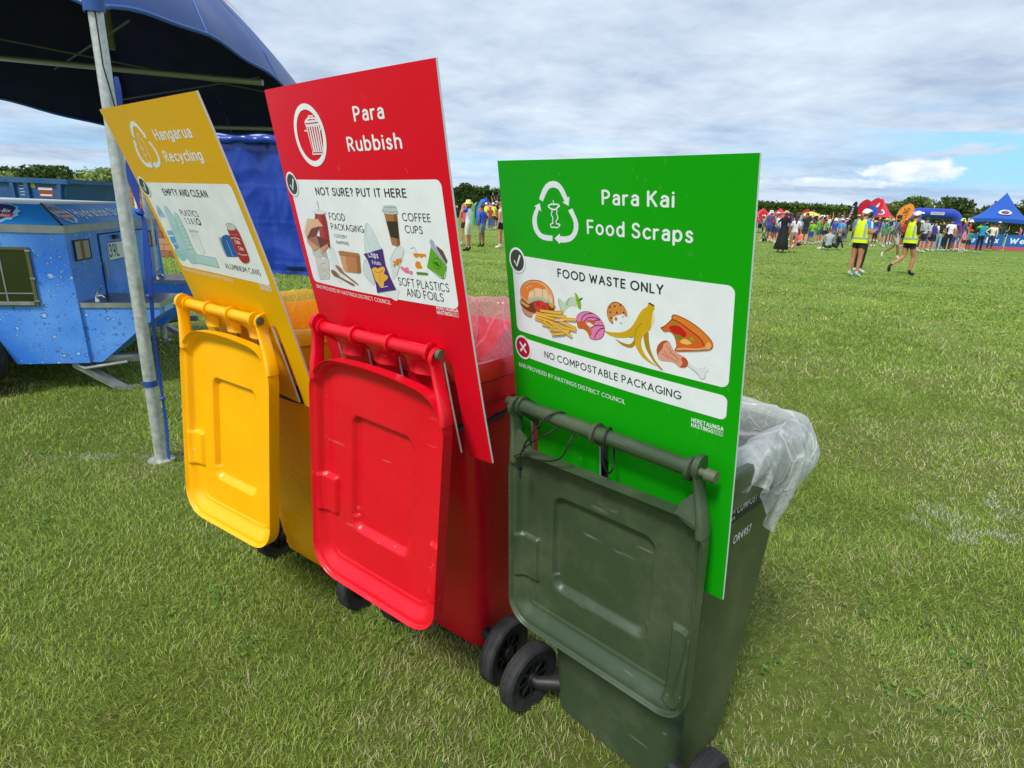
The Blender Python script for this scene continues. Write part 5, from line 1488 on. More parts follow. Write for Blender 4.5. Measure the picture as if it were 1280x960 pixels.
# blue webbing hanging down the near pole
path = [(-1.802, 1.86, 9), (-1.800, 1.808, 12), (-1.803, 1.684, 10), (-1.797, 1.533, 14), (-1.792, 1.429, 26), (-1.785, 1.341, 18), (-1.780, 1.291, 8), (-1.768, 1.234, 18), (-1.778, 1.047, 20), (-1.784, .893, 9), (-1.796, .693, 6), (-1.798, .485, 8), (-1.799, .364, 5), (-1.800, .223, 15), (-1.811, .022, 19)]
web = empty('tie_down_webbing', (-1.80, 2.82, 0), 0, 'royal blue webbing strap knotted and hanging beside the steel marquee pole', 'strap')
m = MB(); vs = []
pp = smooth_open([(x, z) for x, z, w in path], 6); ww = np.interp(np.linspace(0, len(path) - 1, len(pp)), range(len(path)), [w for _, _, w in path])
for i, ((x, z), w) in enumerate(zip(pp, ww)):
    a = math.sin(i * .13) * .7; hw = w / 1000 * .95
    vs += [(x + 1.80 - hw * math.cos(a), -hw * math.sin(a), z), (x + 1.80 + hw * math.cos(a), hw * math.sin(a), z)]
m.add(vs, [(2 * i, 2 * i + 1, 2 * i + 3, 2 * i + 2) for i in range(len(pp) - 1)])
n0 = len(m.v); m.add([(a, b + .003, c) for a, b, c in vs], [(2 * i, 2 * i + 2, 2 * i + 3, 2 * i + 1) for i in range(len(pp) - 1)])
BLUEWEB = mat('blue webbing', '#153c94', .5, bump=.5, bscale=150, var=.12, vscale=20)
m.build('strap', BLUEWEB, web, fix=False)
for kx, kz, kr in ((.02, 1.288, .02), (.003, .364, .013), (.006, .893, .012)):
    m = MB(); m.lathe([(.001, -kr), (kr * .8, -kr * .6), (kr * 1.1, 0), (kr * .7, kr * .5), (.001, kr * 1.1)], 10, 0, Matrix.Translation((kx, 0, kz)) @ Matrix.Rotation(.5, 4, 'Y')); m.build('knot', BLUEWEB, web)
m = MB(); m.tube([(-.052, .0, 2.12), (-.045, -.01, 1.9), (-.01, -.02, 1.72), (.0, -.01, 1.66)], .003, 6); tag(m.build('cord', mat('black cord', '#1b1c22', .7), web))

# ------------------------------------------------------------------ blue tarpaulin wall
TARP = mat('blue tarpaulin', '#1038a0', .28, spec=.7, var=.06, vscale=1.5, bump=.5, bscale=4)
tw_ = empty('tarpaulin_wall', (-4.3, 10.95, 0), 0, 'shiny blue tarpaulin hanging to the grass behind the marquee', 'tarpaulin')
rt = random.Random(5)
def tf(u, v):
    x = -1.75 + 3.3 * u; z = 2.38 * v
    y = .05 * math.sin(x * 5.2) + .025 * math.sin(x * 13 + z * 1.2) + .02 * math.sin(z * 6 + x * 3) * (1 - v) + .10 * max(0, .12 - v) * 3
    y += .006 * math.exp(-((z % .62 - .31) / .02) ** 2) + .03 * mnoise.noise(Vector((x * 1.3, 3, z * .5))) + .016 * (1 - abs(mnoise.noise(Vector((x * 3.1, 1, z * 2.2)))) * 2) + .004 * (1 - abs(mnoise.noise(Vector((x * 7, 5, z * 3)))) * 2)
    if v < .07: y -= .05 * math.sin(x * 9) + .07; z = max(.01, z * .6)
    return (x, -y, z)
m = MB(); m.grid(tf, 120, 70); m.grid(lambda u, v: (lambda q: (q[0], q[1] + .006, q[2]))(tf(u, v)), 120, 70, flip=True); m.build('sheet', TARP, tw_, fix=False)
m = MB(); m.tube([(-1.8 + 3.4 * i / 60, -.05 + .02 * math.sin(i * .8), 2.335 + .012 * math.sin(i * .7) + .01 * math.sin(i * .31)) for i in range(61)], [.085 + .010 * math.sin(i * .9) + .006 * math.sin(i * 2.3) for i in range(61)], 16, squash=.8)
m.build('rolled_hem', TARP, tw_)
for x in (-1.76, 1.55):
    m = MB(); m.tube([(x, .08, 0), (x, .08, 2.4)], .022, 10); m.build('post', POLE, tw_)

# ------------------------------------------------------------------ hydration trailer
def droplet_material():
    m = bpy.data.materials.new('water drop print'); m.use_nodes = True
    nt = m.node_tree; b = nt.nodes['Principled BSDF']; N, L = nt.nodes.new, nt.links.new
    b.inputs['Roughness'].default_value = .28
    tc = N('ShaderNodeTexCoord')
    last = None
    ns = N('ShaderNodeTexNoise'); ns.inputs['Scale'].default_value = 1.6; L(tc.outputs['Object'], ns.inputs[0])
    base = N('ShaderNodeMix'); base.data_type = 'RGBA'; mr0 = N('ShaderNodeMapRange'); L(ns.outputs['Fac'], mr0.inputs[0]); mr0.inputs[1].default_value = .35; mr0.inputs[2].default_value = .65
    L(mr0.outputs[0], base.inputs[0])
    base.inputs[6].default_value = (*hx('#357ce4'), 1); base.inputs[7].default_value = (*hx('#6cacf6'), 1); last = base.outputs[2]
    for sc, thr, seed, keep in ((24, .42, 0, .1), (13, .34, 4.2, .3), (42, .40, 9.1, .05), (70, .38, 3.3, .1)):
        mp = N('ShaderNodeMapping'); mp.inputs['Location'].default_value = (seed, seed * 2, seed); L(tc.outputs['Object'], mp.inputs[0])
        vo = N('ShaderNodeTexVoronoi'); vo.inputs['Scale'].default_value = sc; L(mp.outputs[0], vo.inputs['Vector'])
        wn = N('ShaderNodeSeparateColor'); L(vo.outputs['Color'], wn.inputs[0])
        # printed drop: radius differs from cell to cell
        rad = N('ShaderNodeMapRange'); L(wn.outputs[0], rad.inputs[0]); rad.inputs[1].default_value = keep; rad.inputs[2].default_value = 1; rad.inputs[3].default_value = 0.0; rad.inputs[4].default_value = thr
        d = N('ShaderNodeMath'); d.operation = 'SUBTRACT'; L(rad.outputs[0], d.inputs[0]); L(vo.outputs['Distance'], d.inputs[1])
        ins = N('ShaderNodeMapRange'); L(d.outputs[0], ins.inputs[0]); ins.inputs[1].default_value = 0; ins.inputs[2].default_value = .05
        core = N('ShaderNodeMapRange'); L(d.outputs[0], core.inputs[0]); core.inputs[1].default_value = .04; core.inputs[2].default_value = thr * .6
        dc = N('ShaderNodeMix'); dc.data_type = 'RGBA'; L(core.outputs[0], dc.inputs[0]); dc.inputs[6].default_value = (*hx('#2458b4'), 1); dc.inputs[7].default_value = (*hx('#9cc8f4'), 1)
        mx = N('ShaderNodeMix'); mx.data_type = 'RGBA'; L(ins.outputs[0], mx.inputs[0]); L(last, mx.inputs[6]); L(dc.outputs[2], mx.inputs[7]); last = mx.outputs[2]
    L(last, b.inputs['Base Color'])
    return m


DROPS = droplet_material()
ALU = mat('aluminium trim', '#a9abaa', .38, metal=.7, var=.12, vscale=14, dirt=.15, dirt_col='#6f6e68')
FASCIA = mat('blue fascia', '#1583d4', .55, var=.06, vscale=3)
TR = empty('hydration_trailer', (-3.0, 3.92, 0), R(14), 'blue drinking water trailer printed with water drops, parked under the marquee', 'trailer')
LX = -2.3; WY = 1.80
m = MB()
# shell: side walls with wheel arch notch in the near side
near = [(LX, .22), (-1.5, .22), (-1.2, .22), (-1.16, .30), (-1.06, .50), (-.92, .58), (-.66, .58), (-.52, .44), (-.42, .21), (.02, .21), (.0, 1.10), (LX, 1.10)]
Mxz = Matrix(((1, 0, 0, 0), (0, 0, 1, 0), (0, 1, 0, 0), (0, 0, 0, 1)))
m.prism(near, 0, .02, 0, Mxz); m.prism(near, WY - .02, WY, 0, Mxz)
m.box((-.02, .02, .24), (0, WY - .02, 1.10)); m.box((LX, .02, .24), (LX + .02, WY - .02, 1.10)); m.box((LX, .02, .50), (0, WY - .02, .52))
m.build('body_shell', DROPS, TR, sharp=20)
m = MB()
for (a, b) in (((LX - .006, -.008, 1.095), (.008, .014, 1.145)), ((-.012, .014, 1.095), (.008, WY - .014, 1.145)), ((LX - .006, WY - .014, 1.095), (.008, WY + .008, 1.145))): m.box(a, b)
m.build('trim_band', ALU, TR)
# sloped fascia panels and flat roof
i_ = .17; zt = 1.272
def quad(name, pts, mt, th=.006):
    q = MB(); v = [Vector(p) for p in pts]; nn = (v[1] - v[0]).cross(v[3] - v[0]).normalized() * th
    q.add(v + [p - nn for p in v], [(0, 1, 2, 3), (7, 6, 5, 4), (0, 4, 5, 1), (1, 5, 6, 2), (2, 6, 7, 3), (3, 7, 4, 0)], 0, False)
    return q.build(name, mt, TR)
quad('fascia_panel', [(LX, -.002, 1.146), (-.012, -.002, 1.146), (-i_ - .012, i_, zt), (LX, i_, zt)], FASCIA)
quad('fascia_panel', [(.0, .006, 1.146), (.0, WY - .006, 1.146), (-i_, WY - i_, zt), (-i_, i_ + .006, zt)], FASCIA)
quad('fascia_panel', [(-.012, WY + .002, 1.146), (LX, WY + .002, 1.146), (LX, WY - i_, zt), (-i_ - .012, WY - i_, zt)], FASCIA)
m = MB(); m.tube([(-.002, -.002, 1.147), (-i_ - .004, i_ - .002, zt + .002)], .009, 8); m.build('corner_trim', mat('black trim', '#15171b', .4), TR)
m = MB(); m.box((LX, i_, zt - .004), (-i_, WY - i_, zt + .012)); m.build('roof', mat('roof sheet', '#c3c7ca', .45, metal=.3, dirt=.3, dirt_col='#8b8a84'), TR)

def on_near(x, t, off=.004):   # a point on the near sloped fascia, t = 0 bottom .. 1 top
    n_ = Vector((0, -(zt - 1.146), -i_)).normalized() * -1
    nn = Vector((0, -(zt - 1.146), i_)).normalized()
    p = Vector((x, -.002 + i_ * t, 1.146 + (zt - 1.146) * t)); return p + nn * off
def on_rear(y, t, off=.004):
    nn = Vector(((zt - 1.146), 0, i_)).normalized()
    return Vector((-i_ * t, y, 1.146 + (zt - 1.146) * t)) + nn * off
def decal(name, fn, shapes, parent=TR):
    mb = MB(); cols = []
    for k, (v, f, c) in enumerate(shapes):
        if c not in cols: cols.append(c)
        mb.add([fn(x, y, .004 + .0005 * k) for x, y in v], f, cols.index(c), False)
    return mb.build(name, [flat(c, .4) for c in cols], parent, fix=False)
def P_(pts): return (pts, [tuple(t) for t in tessellate_polygon([[Vector((x, y, 0)) for x, y in pts]])])
def shield(cx, cy, w, h):
    o = [(-.5, .30), (-.3, .46), (0, .5), (.3, .46), (.5, .30), (.44, -.1), (.25, -.35), (0, -.5), (-.25, -.35), (-.44, -.1)]
    sp = [(cx + w * .60 * math.cos(a) * (1 + .14 * (k % 2)), cy + h * .52 * math.sin(a) * (1 + .14 * (k % 2))) for k, a in enumerate([2 * PI * i / 28 for i in range(28)])]
    S_ = [(*P_(sp), '#8fd0f2'), (*P_([(cx + x * w, cy + y * h) for x, y in o]), '#142a5e')]
    v, f = text_in('Weet-Bix', cx - w * .38, cx + w * .38, -(cy + h * .22), -(cy + h * .02), .02); S_.append(([(x, -y) for x, y in v], f, '#eef2f6'))
    S_.append((*P_([(cx - .5 * w, cy - .32 * h), (cx + .5 * w, cy - .22 * h), (cx + .52 * w, cy - .02 * h), (cx - .48 * w, cy - .1 * h)]), '#d03048'))
    v, f = text_in('TRYathlon', cx - w * .42, cx + w * .42, -(cy - h * .07), -(cy - h * .21), .015); S_.append(([(x, -y) for x, y in v], f, '#f0e4e8'))
    return S_
decal('shield_logo', lambda x, y, o: on_near(x, y, o), shield(-.40, .5, .20, .86))
decal('shield_logo', lambda x, y, o: on_near(x, y, o), shield(-1.35, .5, .20, .86))
decal('shield_logo', lambda x, y, o: on_rear(x, y, o), shield(.22, .5, .17, .8))
v, f = text_in('Hydration Station', .38, 1.42, -.72, -.30, .02)
decal('fascia_lettering', lambda x, y, o: on_rear(x, y, o), [([(x, -y) for x, y in v], f, '#dce9f2')])
# number plate, lamps, tailgate door
m = MB(); m.box((.0005, .60, .86), (.006, .96, 1.0)); pl = m.build('number_plate', flat('#dfe2dc', .4), TR)
v, f = text_in('39L', .615, .80, -.985, -.885, .012)
mb = MB(); mb.add([(.0068, x, -y) for x, y in v], f, 0, False); mb.build('plate_lettering', flat('#15161a', .4), pl, fix=False)
m = MB()
for a, b in (((.0062, .60, .86), (.0072, .96, .866)), ((.0062, .60, .994), (.0072, .96, 1.0)), ((.0062, .60, .866), (.0072, .606, .994)), ((.0062, .954, .866), (.0072, .96, .994))): m.box(a, b)
m.build('plate_border', flat('#2a2c30', .4), pl)
for y in (.10, 1.48):
    m = MB(); m.box((.0005, y, .915), (.008, y + .22, 1.035)); la = m.build('tail_lamp', mat('smoked lens', '#8d8a86', .25, spec=.8), TR)
    m = MB(); m.box((.0082, y + .085, .918), (.0095, y + .13, 1.032)); m.build('red_lens', mat('red lens', '#7d1620', .2), la)
    m = MB()
    for a, b in (((.0005, y - .008, .905), (.012, y - .0005, 1.045)), ((.0005, y + .2205, .905), (.012, y + .228, 1.045)), ((.0005, y, .905), (.012, y + .22, .9145)), ((.0005, y, 1.0355), (.012, y + .22, 1.045))): m.box(a, b)
    m.build('lamp_surround', BLACK_PLASTIC, la)
m = MB(); m.box((.0005, .50, .54), (.010, 1.40, 1.06)); 
dr = m.build('tailgate', DROPS, TR)
for y0, y1, z0, z1 in ((.488, .4995, .54, 1.06), (1.4005, 1.412, .54, 1.06), (.488, 1.412, 1.0605, 1.07)):
    m = MB(); m.box((.0005, y0, z0), (.004, y1, z1)); m.build('door_gap', mat('dark gap', '#0c1830', .7), dr)
m = MB(); m.box((.0105, .505, .72), (.022, .52, .86)); m.build('hinge', ALU, dr)
pl.location = (.0105, 0, 0)
m = MB(); m.box((.0105, .72, 1.02), (.035, .80, 1.05)); m.build('plate_lamp', BLACK_PLASTIC, dr)
# wash troughs projecting from the tail, near and far, with dark steel tops
DARKTOP = mat('dark steel counter', '#2c2e31', .3, metal=.6, var=.2, vscale=20)
for y0, y1 in ((.02, .52), (1.28, 1.78)):
    wedge = [(.001, .21), (.09, .21), (.34, .43), (.50, .55), (.50, .615), (.001, .615)]
    m = MB(); m.prism(wedge, y0, y1, 0, Mxz); tr_ = m.build('trough_box', DROPS, TR, sharp=20)
    m = MB(); m.box((.001, y0 - .006, .616), (.51, y1 + .006, .628)); m.build('counter_top', DARKTOP, tr_)
    m = MB(); m.box((.001, y0 - .010, .60), (.512, y0 - .0062, .634)); m.box((.5105, y0 - .0062, .60), (.514, y1 + .0062, .634)); m.build('counter_edge', ALU, tr_)
    m = MB(); m.tube([(.08, y0 + .09, .628), (.08, y0 + .09, .66), (.10, y0 + .09, .70)], [.02, .012, .010], 10); m.tube([(.08, y0 + .09, .665), (.12, y0 + .09, .67), (.135, y0 + .09, .655)], .009, 8); m.tube([(.10, y0 + .09, .70), (.125, y0 + .09, .735)], [.006, .005], 8)
    m.build('tap', mat('chrome', '#c9cdd0', .15, metal=1.0), tr_)
    m = MB(); m.box((.5015, y0 + .08, .555), (.506, y1 - .10, .598)); pnl = m.build('latch_plate', flat('#7fb6e4', .35), tr_)
    m = MB(); m.lathe([(.001, .012), (.012, .010), (.018, .0), (.001, 0)], 14, 0, Matrix.Translation((.506, y0 + .30, .577)) @ Matrix.Rotation(PI / 2, 4, 'Y')); m.build('latch_knob', MATS['chrome'], pnl)
# serving hatch window on the near side
m = MB(); x0, x1, z0, z1 = -.72, -.235, .635, .985
m.box((x0, -.004, z0), (x1, -.0005, z1)); win = m.build('hatch_window', mat('dark acrylic', '#232a16', .08, spec=1.0), TR)
m = MB()
for a, b in (((x0 - .02, -.016, z0 - .02), (x1 + .02, -.0006, z0)), ((x0 - .02, -.016, z1), (x1 + .02, -.0006, z1 + .016)), ((x0 - .02, -.016, z0), (x0, -.0006, z1)), ((x1, -.016, z0), (x1 + .02, -.0006, z1))): m.box(a, b)
m.build('window_frame', mat('bronze frame', '#6b6a4c', .35, metal=.4), win)
m = MB(); m.box((x0, -.022, z0 - .012), (x1, -.0165, z0 + .012)); m.box((x0 + .04, -.010, z0 + .06), (x1, -.005, z0 + .068)); m.box((x1 - .16, -.0075, z0), (x1 - .152, -.0045, z1)); m.build('sliding_track', ALU, win)
for zz in (.98, .80, .65):
    m = MB(); m.box((x1 + .002, -.022, zz - .006), (x1 + .03, -.0162, zz + .006)); m.build('clip', ALU, win)
m = MB(); m.lathe([(.001, .02), (.016, .016), (.02, 0), (.001, 0)], 14, 0, Matrix.Translation((-.40, -.001, 1.045)) @ Matrix.Rotation(PI / 2, 4, 'X')); m.build('porthole_light', MATS['chrome'], TR)
# wheels
def road_wheel(par, x, y, r, w):
    M = Matrix.Translation((x, y, r)) @ Matrix.Rotation(PI / 2, 4, 'X'); h = w / 2
    t = MB(); prof = [(r * .55, -h * .8), (r * .75, -h * 1.05), (r * .92, -h * .98)]
    for k in range(7):
        a = -h * .86 + k * h * 1.72 / 6; prof += [(r * (1 if k % 2 == 0 else .975), a - .006), (r * (1 if k % 2 == 0 else .975), a + .006)]
    prof += [(r * .92, h * .98), (r * .75, h * 1.05), (r * .55, h * .8)]
    t.lathe(prof, 48, 0, M, close=True); ty = t.build('wheel', BLACK_RUBBER, par, sharp=25)
    m = MB(); m.lathe([(r * .57, -h * .7), (r * .57, h * .7), (r * .5, h * .5), (r * .2, h * .2), (.001, h * .5), (.001, -h * .5), (r * .2, -h * .2), (r * .5, -h * .5)], 32, 0, M, close=True); m.build('wheel_rim', ALU, ty)
road_wheel(TR, -.74, -.06, .27, .17); road_wheel(TR, -.74, WY + .06, .27, .17)
m = MB(); m.box((-.77, .0, .25), (-.71, WY, .30)); m.build('axle', mat('painted steel', '#26282b', .6), TR)
# corner stabiliser legs folded down
for y, s in ((.06, 1), (WY - .1, 1)):
    m = MB(); Mj = Matrix.Translation((-.09, y, .205)) @ Matrix.Rotation(R(36), 4, 'Y')
    m.box((0, -.035, -.012), (.37, .035, .012), 0, Mj); m.box((0, -.037, -.03), (.37, -.0345, .012), 0, Mj); m.box((0, .0345, -.03), (.37, .037, .012), 0, Mj)
    m.tube([(-.12, y, .20), (-.02, y - .05, .17), (.24, y - .02, .205)], .012, 8)
    m.box((.18, y - .05, -.0), (.26, y + .05, .012))
    m.build('stabiliser_leg', ALU, TR)
m = MB(); m.box((-.9, .1, .19), (.30, .16, .24)); m.build('chassis_rail', ALU, TR)
m = MB(); m.box((-.9, WY - .16, .19), (.30, WY - .1, .24)); m.build('chassis_rail', ALU, TR)

# ------------------------------------------------------------------ skip, bulk bin, brick pillar, pole
SKB = mat('skip blue', '#1d4f86', .55, var=.14, vscale=1.2, dirt=.5, dirt_col='#5f7f8c', dscale=1.5)
SK = empty('skip', (-12.75, 14.9, 0), R(-3), 'large blue steel skip with ribbed sides behind the trailer', 'skip')
prof = [(-2.6, .2), (1.35, .2), (1.75, 1.56), (-2.6, 1.56)]
m = MB()
m.prism(prof, -.03, 0, 0, Mxz); m.prism(prof, 1.9, 1.93, 0, Mxz); m.box((-2.6, 0, .2), (1.35, 1.9, .24)); m.box((-2.6, 0, .24), (-2.56, 1.9, 1.56))
m.add([(1.33, 0, .24), (1.37, 0, .24), (1.37, 1.9, .24), (1.33, 1.9, .24), (1.71, 0, 1.56), (1.75, 0, 1.56), (1.75, 1.9, 1.56), (1.71, 1.9, 1.56)], [(0, 3, 2, 1), (4, 5, 6, 7), (0, 1, 5, 4), (1, 2, 6, 5), (2, 3, 7, 6), (3, 0, 4, 7)], 0, False)
m.build('skip_shell', SKB, SK)
m = MB(); m.box((-2.66, -.11, 1.48), (1.80, -.032, 1.60)); m.box((-2.66, 1.932, 1.48), (1.80, 2.01, 1.60)); m.box((1.755, -.03, 1.5), (1.81, 1.93, 1.60)); m.build('top_rail', SKB, SK)
for x in (-1.9, -1.0, -.3, .36, .73, 1.48):
    m = MB(); sl = .0 if x < 1.2 else .10
    m.add([(x - .05 - sl, -.10, .2), (x + .05 - sl, -.10, .2), (x + .05 - sl, -.032, .2), (x - .05 - sl, -.032, .2), (x - .05 + sl, -.10, 1.478), (x + .05 + sl, -.10, 1.478), (x + .05 + sl, -.032, 1.478), (x - .05 + sl, -.032, 1.478)], [(3, 2, 1, 0), (4, 5, 6, 7), (0, 1, 5, 4), (1, 2, 6, 5), (2, 3, 7, 6), (3, 0, 4, 7)], 0, False)
    m.build('rib', SKB, SK)
for (x0, x1, z0, z1, c, nm) in ((.98, 1.34, 1.16, 1.39, '#8a4038', 'warning_sticker'), (.80, .91, 1.37, 1.47, '#c6b23c', 'hazard_sticker')):
    m = MB(); m.box((x0, -.034, z0), (x1, -.0305, z1)); st = m.build(nm, flat(c, .5), SK)
    if nm == 'warning_sticker':
        m = MB(); m.box((x0 + .0, -.0365, 1.33), (x1, -.0345, 1.385)); m.box((x0 + .03, -.0365, 1.19), (x1 - .03, -.0345, 1.23)); m.build('white_band', flat('#d9d4cc', .5), st)
for k in range(4):
    m = MB(); m.box((.50, -.0345, 1.40 - .07 * k), (.64 - .03 * (k % 2), -.0305, 1.415 - .07 * k)); m.build('stencil_line', flat('#b9cbd6', .6), SK)

BK = empty('bulk_bin', (-13.9, 20.0, 0), R(-12), 'bright blue plastic waste bin with domed lid behind the skip', 'bin')
BBM = mat('bright blue plastic', '#1a74d8', .35, var=.05)
m = MB(); loft(m, [ring_pts(.36, -.4, .4, .08, .1), ring_pts(.50, -.55, .55, .1, 1.30), ring_pts(.54, -.6, .6, .1, 1.33), ring_pts(.54, -.6, .6, .1, 1.38)], 0, True, True); m.build('body', BBM, BK)
m = MB(); loft(m, [ring_pts(.56, -.62, .62, .1, 1.385), ring_pts(.55, -.61, .61, .1, 1.43), ring_pts(.40, -.5, .5, .1, 1.50), ring_pts(.36, -.45, .45, .1, 1.53)], 0, True, True); m.box((-.4, -.66, 1.40), (.4, -.625, 1.47)); m.build('lid', BBM, BK)
m = MB(); m.box((.05, -.52, .3), (.09, -.475, 1.2)); m.build('stiffening_rib', BBM, BK)

# brick pier with real courses where they are nearest
BR = empty('brick_pier', (-8.35, 13.2, 0), R(-8), 'weathered orange brick pier between the blue bin and the marquee pole', 'pillar')
MORT = mat('mortar', '#a18c78', .9); BRK = [mat('brick ' + c, c, .85, bump=.4, bscale=40) for c in ('#a8714e', '#96603f', '#b88460', '#8c5c44')]
m = MB(); m.box((-.52, .01, 0), (.92, .42, 1.66)); m.build('mortar_core', MORT, BR)
rb = random.Random(2); bmesh_cache = {}
for row in range(12):
    for k in range(6):
        x = -.52 + k * .24 + (.12 if row % 2 else 0) - .06
        x0, x1 = max(-.53, x), min(.93, x + .23)
        if x1 - x0 < .05: continue
        mi = rb.randrange(4); key = (round(x1 - x0, 3), mi)
        if key not in bmesh_cache:
            q = MB(); q.box((0, 0, 0), (x1 - x0, .012, .125)); bmesh_cache[key] = q.mesh('brick', BRK[mi])
        o = bpy.data.objects.new('brick', bmesh_cache[key]); COL.objects.link(o); o.parent = BR; o.location = (x0, -.004 + rb.uniform(-.002, .002), .02 + row * .136)
wp = MB(); wp.tube([(0, 0, 0), (0, 0, 1.75)], .032, 12); wp.lathe([(.0, 1.75), (.04, 1.75), (.04, 1.78), (.0, 1.79)], 12); wp.lathe([(0, 0), (.07, 0), (.07, .01), (0, .012)], 12)
o = wp.build('white_post', flat('#d2d6d6', .4)); o.location = (-6.98, 11.0, 0); tag(o, 'slim white post standing in front of the brick pier', 'post')

# ties: black tie on red bin, brown tie on yellow bin, cable ties on the green bin
BLK = mat('black tie', '#141416', .55, bump=.5, bscale=90)
tie(r_root, [(.19, .115, .86), (.213, .09, .862), (.235, .14, .868), (.225, .25, .872), (.215, .38, .866), (.19, .56, .862), (0, .60, .86), (-.19, .56, .86), (-.21, .2, .86), (-.19, .1, .86), (-.1, .07, .86), (.1, .07, .86), (.19, .085, .86)], .012, 'cloth_tie', 'twisted black tie knotted round the red bin and its sign', BLK, kn=[Vector((.245, .12, .83)), Vector((.235, .27, .872))])
wrap = belt_round(y_root, y_lv, .80, .055, .012, mat('brown webbing', '#3d2a16', .6, bump=.4, bscale=200), 'strap_band', 'dark brown strap holding the sign legs against the yellow bin', 'strap')
def cable_tie(root, pts, label):
    mb = MB(); mb.tube(smooth3(pts), .0022, 8); h = pts[-2]
    mb.box((h[0] - .004, h[1] - .004, h[2] - .004), (h[0] + .004, h[1] + .004, h[2] + .004))
    o = mb.build('cable_tie', BLK); o.matrix_world = Matrix.Translation(root.location) @ Matrix.Rotation(root.rotation_euler.z, 4, 'Z'); return tag(o, label, 'cable tie')
def smooth3(p, k=6):
    P = [p[0]] + list(p) + [p[-1]]; out = []
    for i in range(1, len(P) - 2):
        for q in range(k):
            t = q / k; out.append(tuple(.5 * (2 * P[i][c] + (P[i + 1][c] - P[i - 1][c]) * t + (2 * P[i - 1][c] - 5 * P[i][c] + 4 * P[i + 1][c] - P[i + 2][c]) * t * t + (3 * P[i][c] - 3 * P[i + 1][c] + P[i + 2][c] - P[i - 1][c]) * t ** 3) for c in (0, 1, 2)))
    return out + [tuple(p[-1])]
cable_tie(g_root, [(-.085, .020, .925), (-.10, -.004, .948), (-.125, -.026, .930), (-.15, -.045, .885), (-.165, -.05, .845), (-.12, -.052, .838), (-.06, -.045, .860), (-.045, -.03, .905), (-.06, .01, .925), (-.085, .02, .925), (-.11, -.03, .90), (-.165, -.052, .847), (-.168, -.055, .80), (-.165, -.055, .775)], 'loose black cable tie looped over the left half of the green bin grip')
cable_tie(g_root, [(.028, .02, .925), (.03, .004, .948), (.034, -.018, .935), (.036, -.022, .89), (.045, -.01, .855), (.04, .015, .86), (.03, .024, .90), (.028, .02, .925), (.04, .0, .93)], 'tight black cable tie beside the middle lug of the green bin grip')

# ------------------------------------------------------------------ people
SKIN = ['#c98f70', '#b97c5c', '#8a5a40', '#d8a487']
HAIRC = ['#3a2a1e', '#15110f', '#8a6a3c', '#5a3d24']


def limb_tube(mb, pts, rads, mi, n=8, squash=None):
    mb.tube(pts, rads, n, mi, True, squash)


POSES = {
    'stand': {}, 'stand2': dict(elL=(-.24, .02, 1.14), haL=(-.20, -.12, .95), elR=(.24, .03, 1.12), haR=(.25, -.02, .88)),
    'phone': dict(elL=(-.22, .02, 1.13), haL=(-.10, -.26, 1.22), elR=(.22, .02, 1.13), haR=(.06, -.28, 1.2), head=(0, -.06, 1.60)),
    'armup': dict(elL=(-.30, -.06, 1.52), haL=(-.28, -.08, 1.80)), 'hip': dict(elR=(.36, .03, 1.18), haR=(.16, -.04, 1.02)),
    'walk': dict(knL=(-.09, -.14, .50), anL=(-.09, -.20, .09), knR=(.09, -.02, .50), anR=(.09, .33, .22), elL=(-.22, .1, 1.15), haL=(-.2, .02, .95), elR=(.22, -.06, 1.14), haR=(.2, -.22, 1.0)),
    'camera': dict(elL=(-.24, -.10, 1.28), haL=(-.07, -.22, 1.50), elR=(.26, -.12, 1.33), haR=(.07, -.22, 1.50)),
    'sit': dict(drop=-.72, knL=(-.16, -.36, 1.08), anL=(-.12, -.62, .80), knR=(.16, -.36, 1.10), anR=(.12, -.60, .80), elL=(-.24, -.1, 1.2), haL=(-.12, -.32, 1.05), elR=(.24, -.1, 1.2), haR=(.12, -.34, 1.06)),
    'recline': dict(drop=-.74, knL=(-.12, -.36, .98), anL=(-.12, -.80, .80), knR=(.12, -.40, 1.12), anR=(.12, -.66, .80), elL=(-.26, .14, 1.12), haL=(-.28, .26, .82), elR=(.26, .14, 1.12), haR=(.28, .26, .82)),
    'walkphone': dict(elL=(-.22, .02, 1.13), haL=(-.10, -.26, 1.22), elR=(.22, .02, 1.13), haR=(.06, -.28, 1.2), head=(0, -.06, 1.60), knL=(-.09, -.14, .50), anL=(-.09, -.10, .09), knR=(.09, .02, .50), anR=(.09, .40, .24)),
    'kneel': dict(drop=-.40, knL=(-.12, -.22, .50), anL=(-.12, .22, .47), knR=(.12, -.22, .50), anR=(.12, .22, .47), elL=(-.2, -.12, 1.15), haL=(-.1, -.36, 1.1)),
}


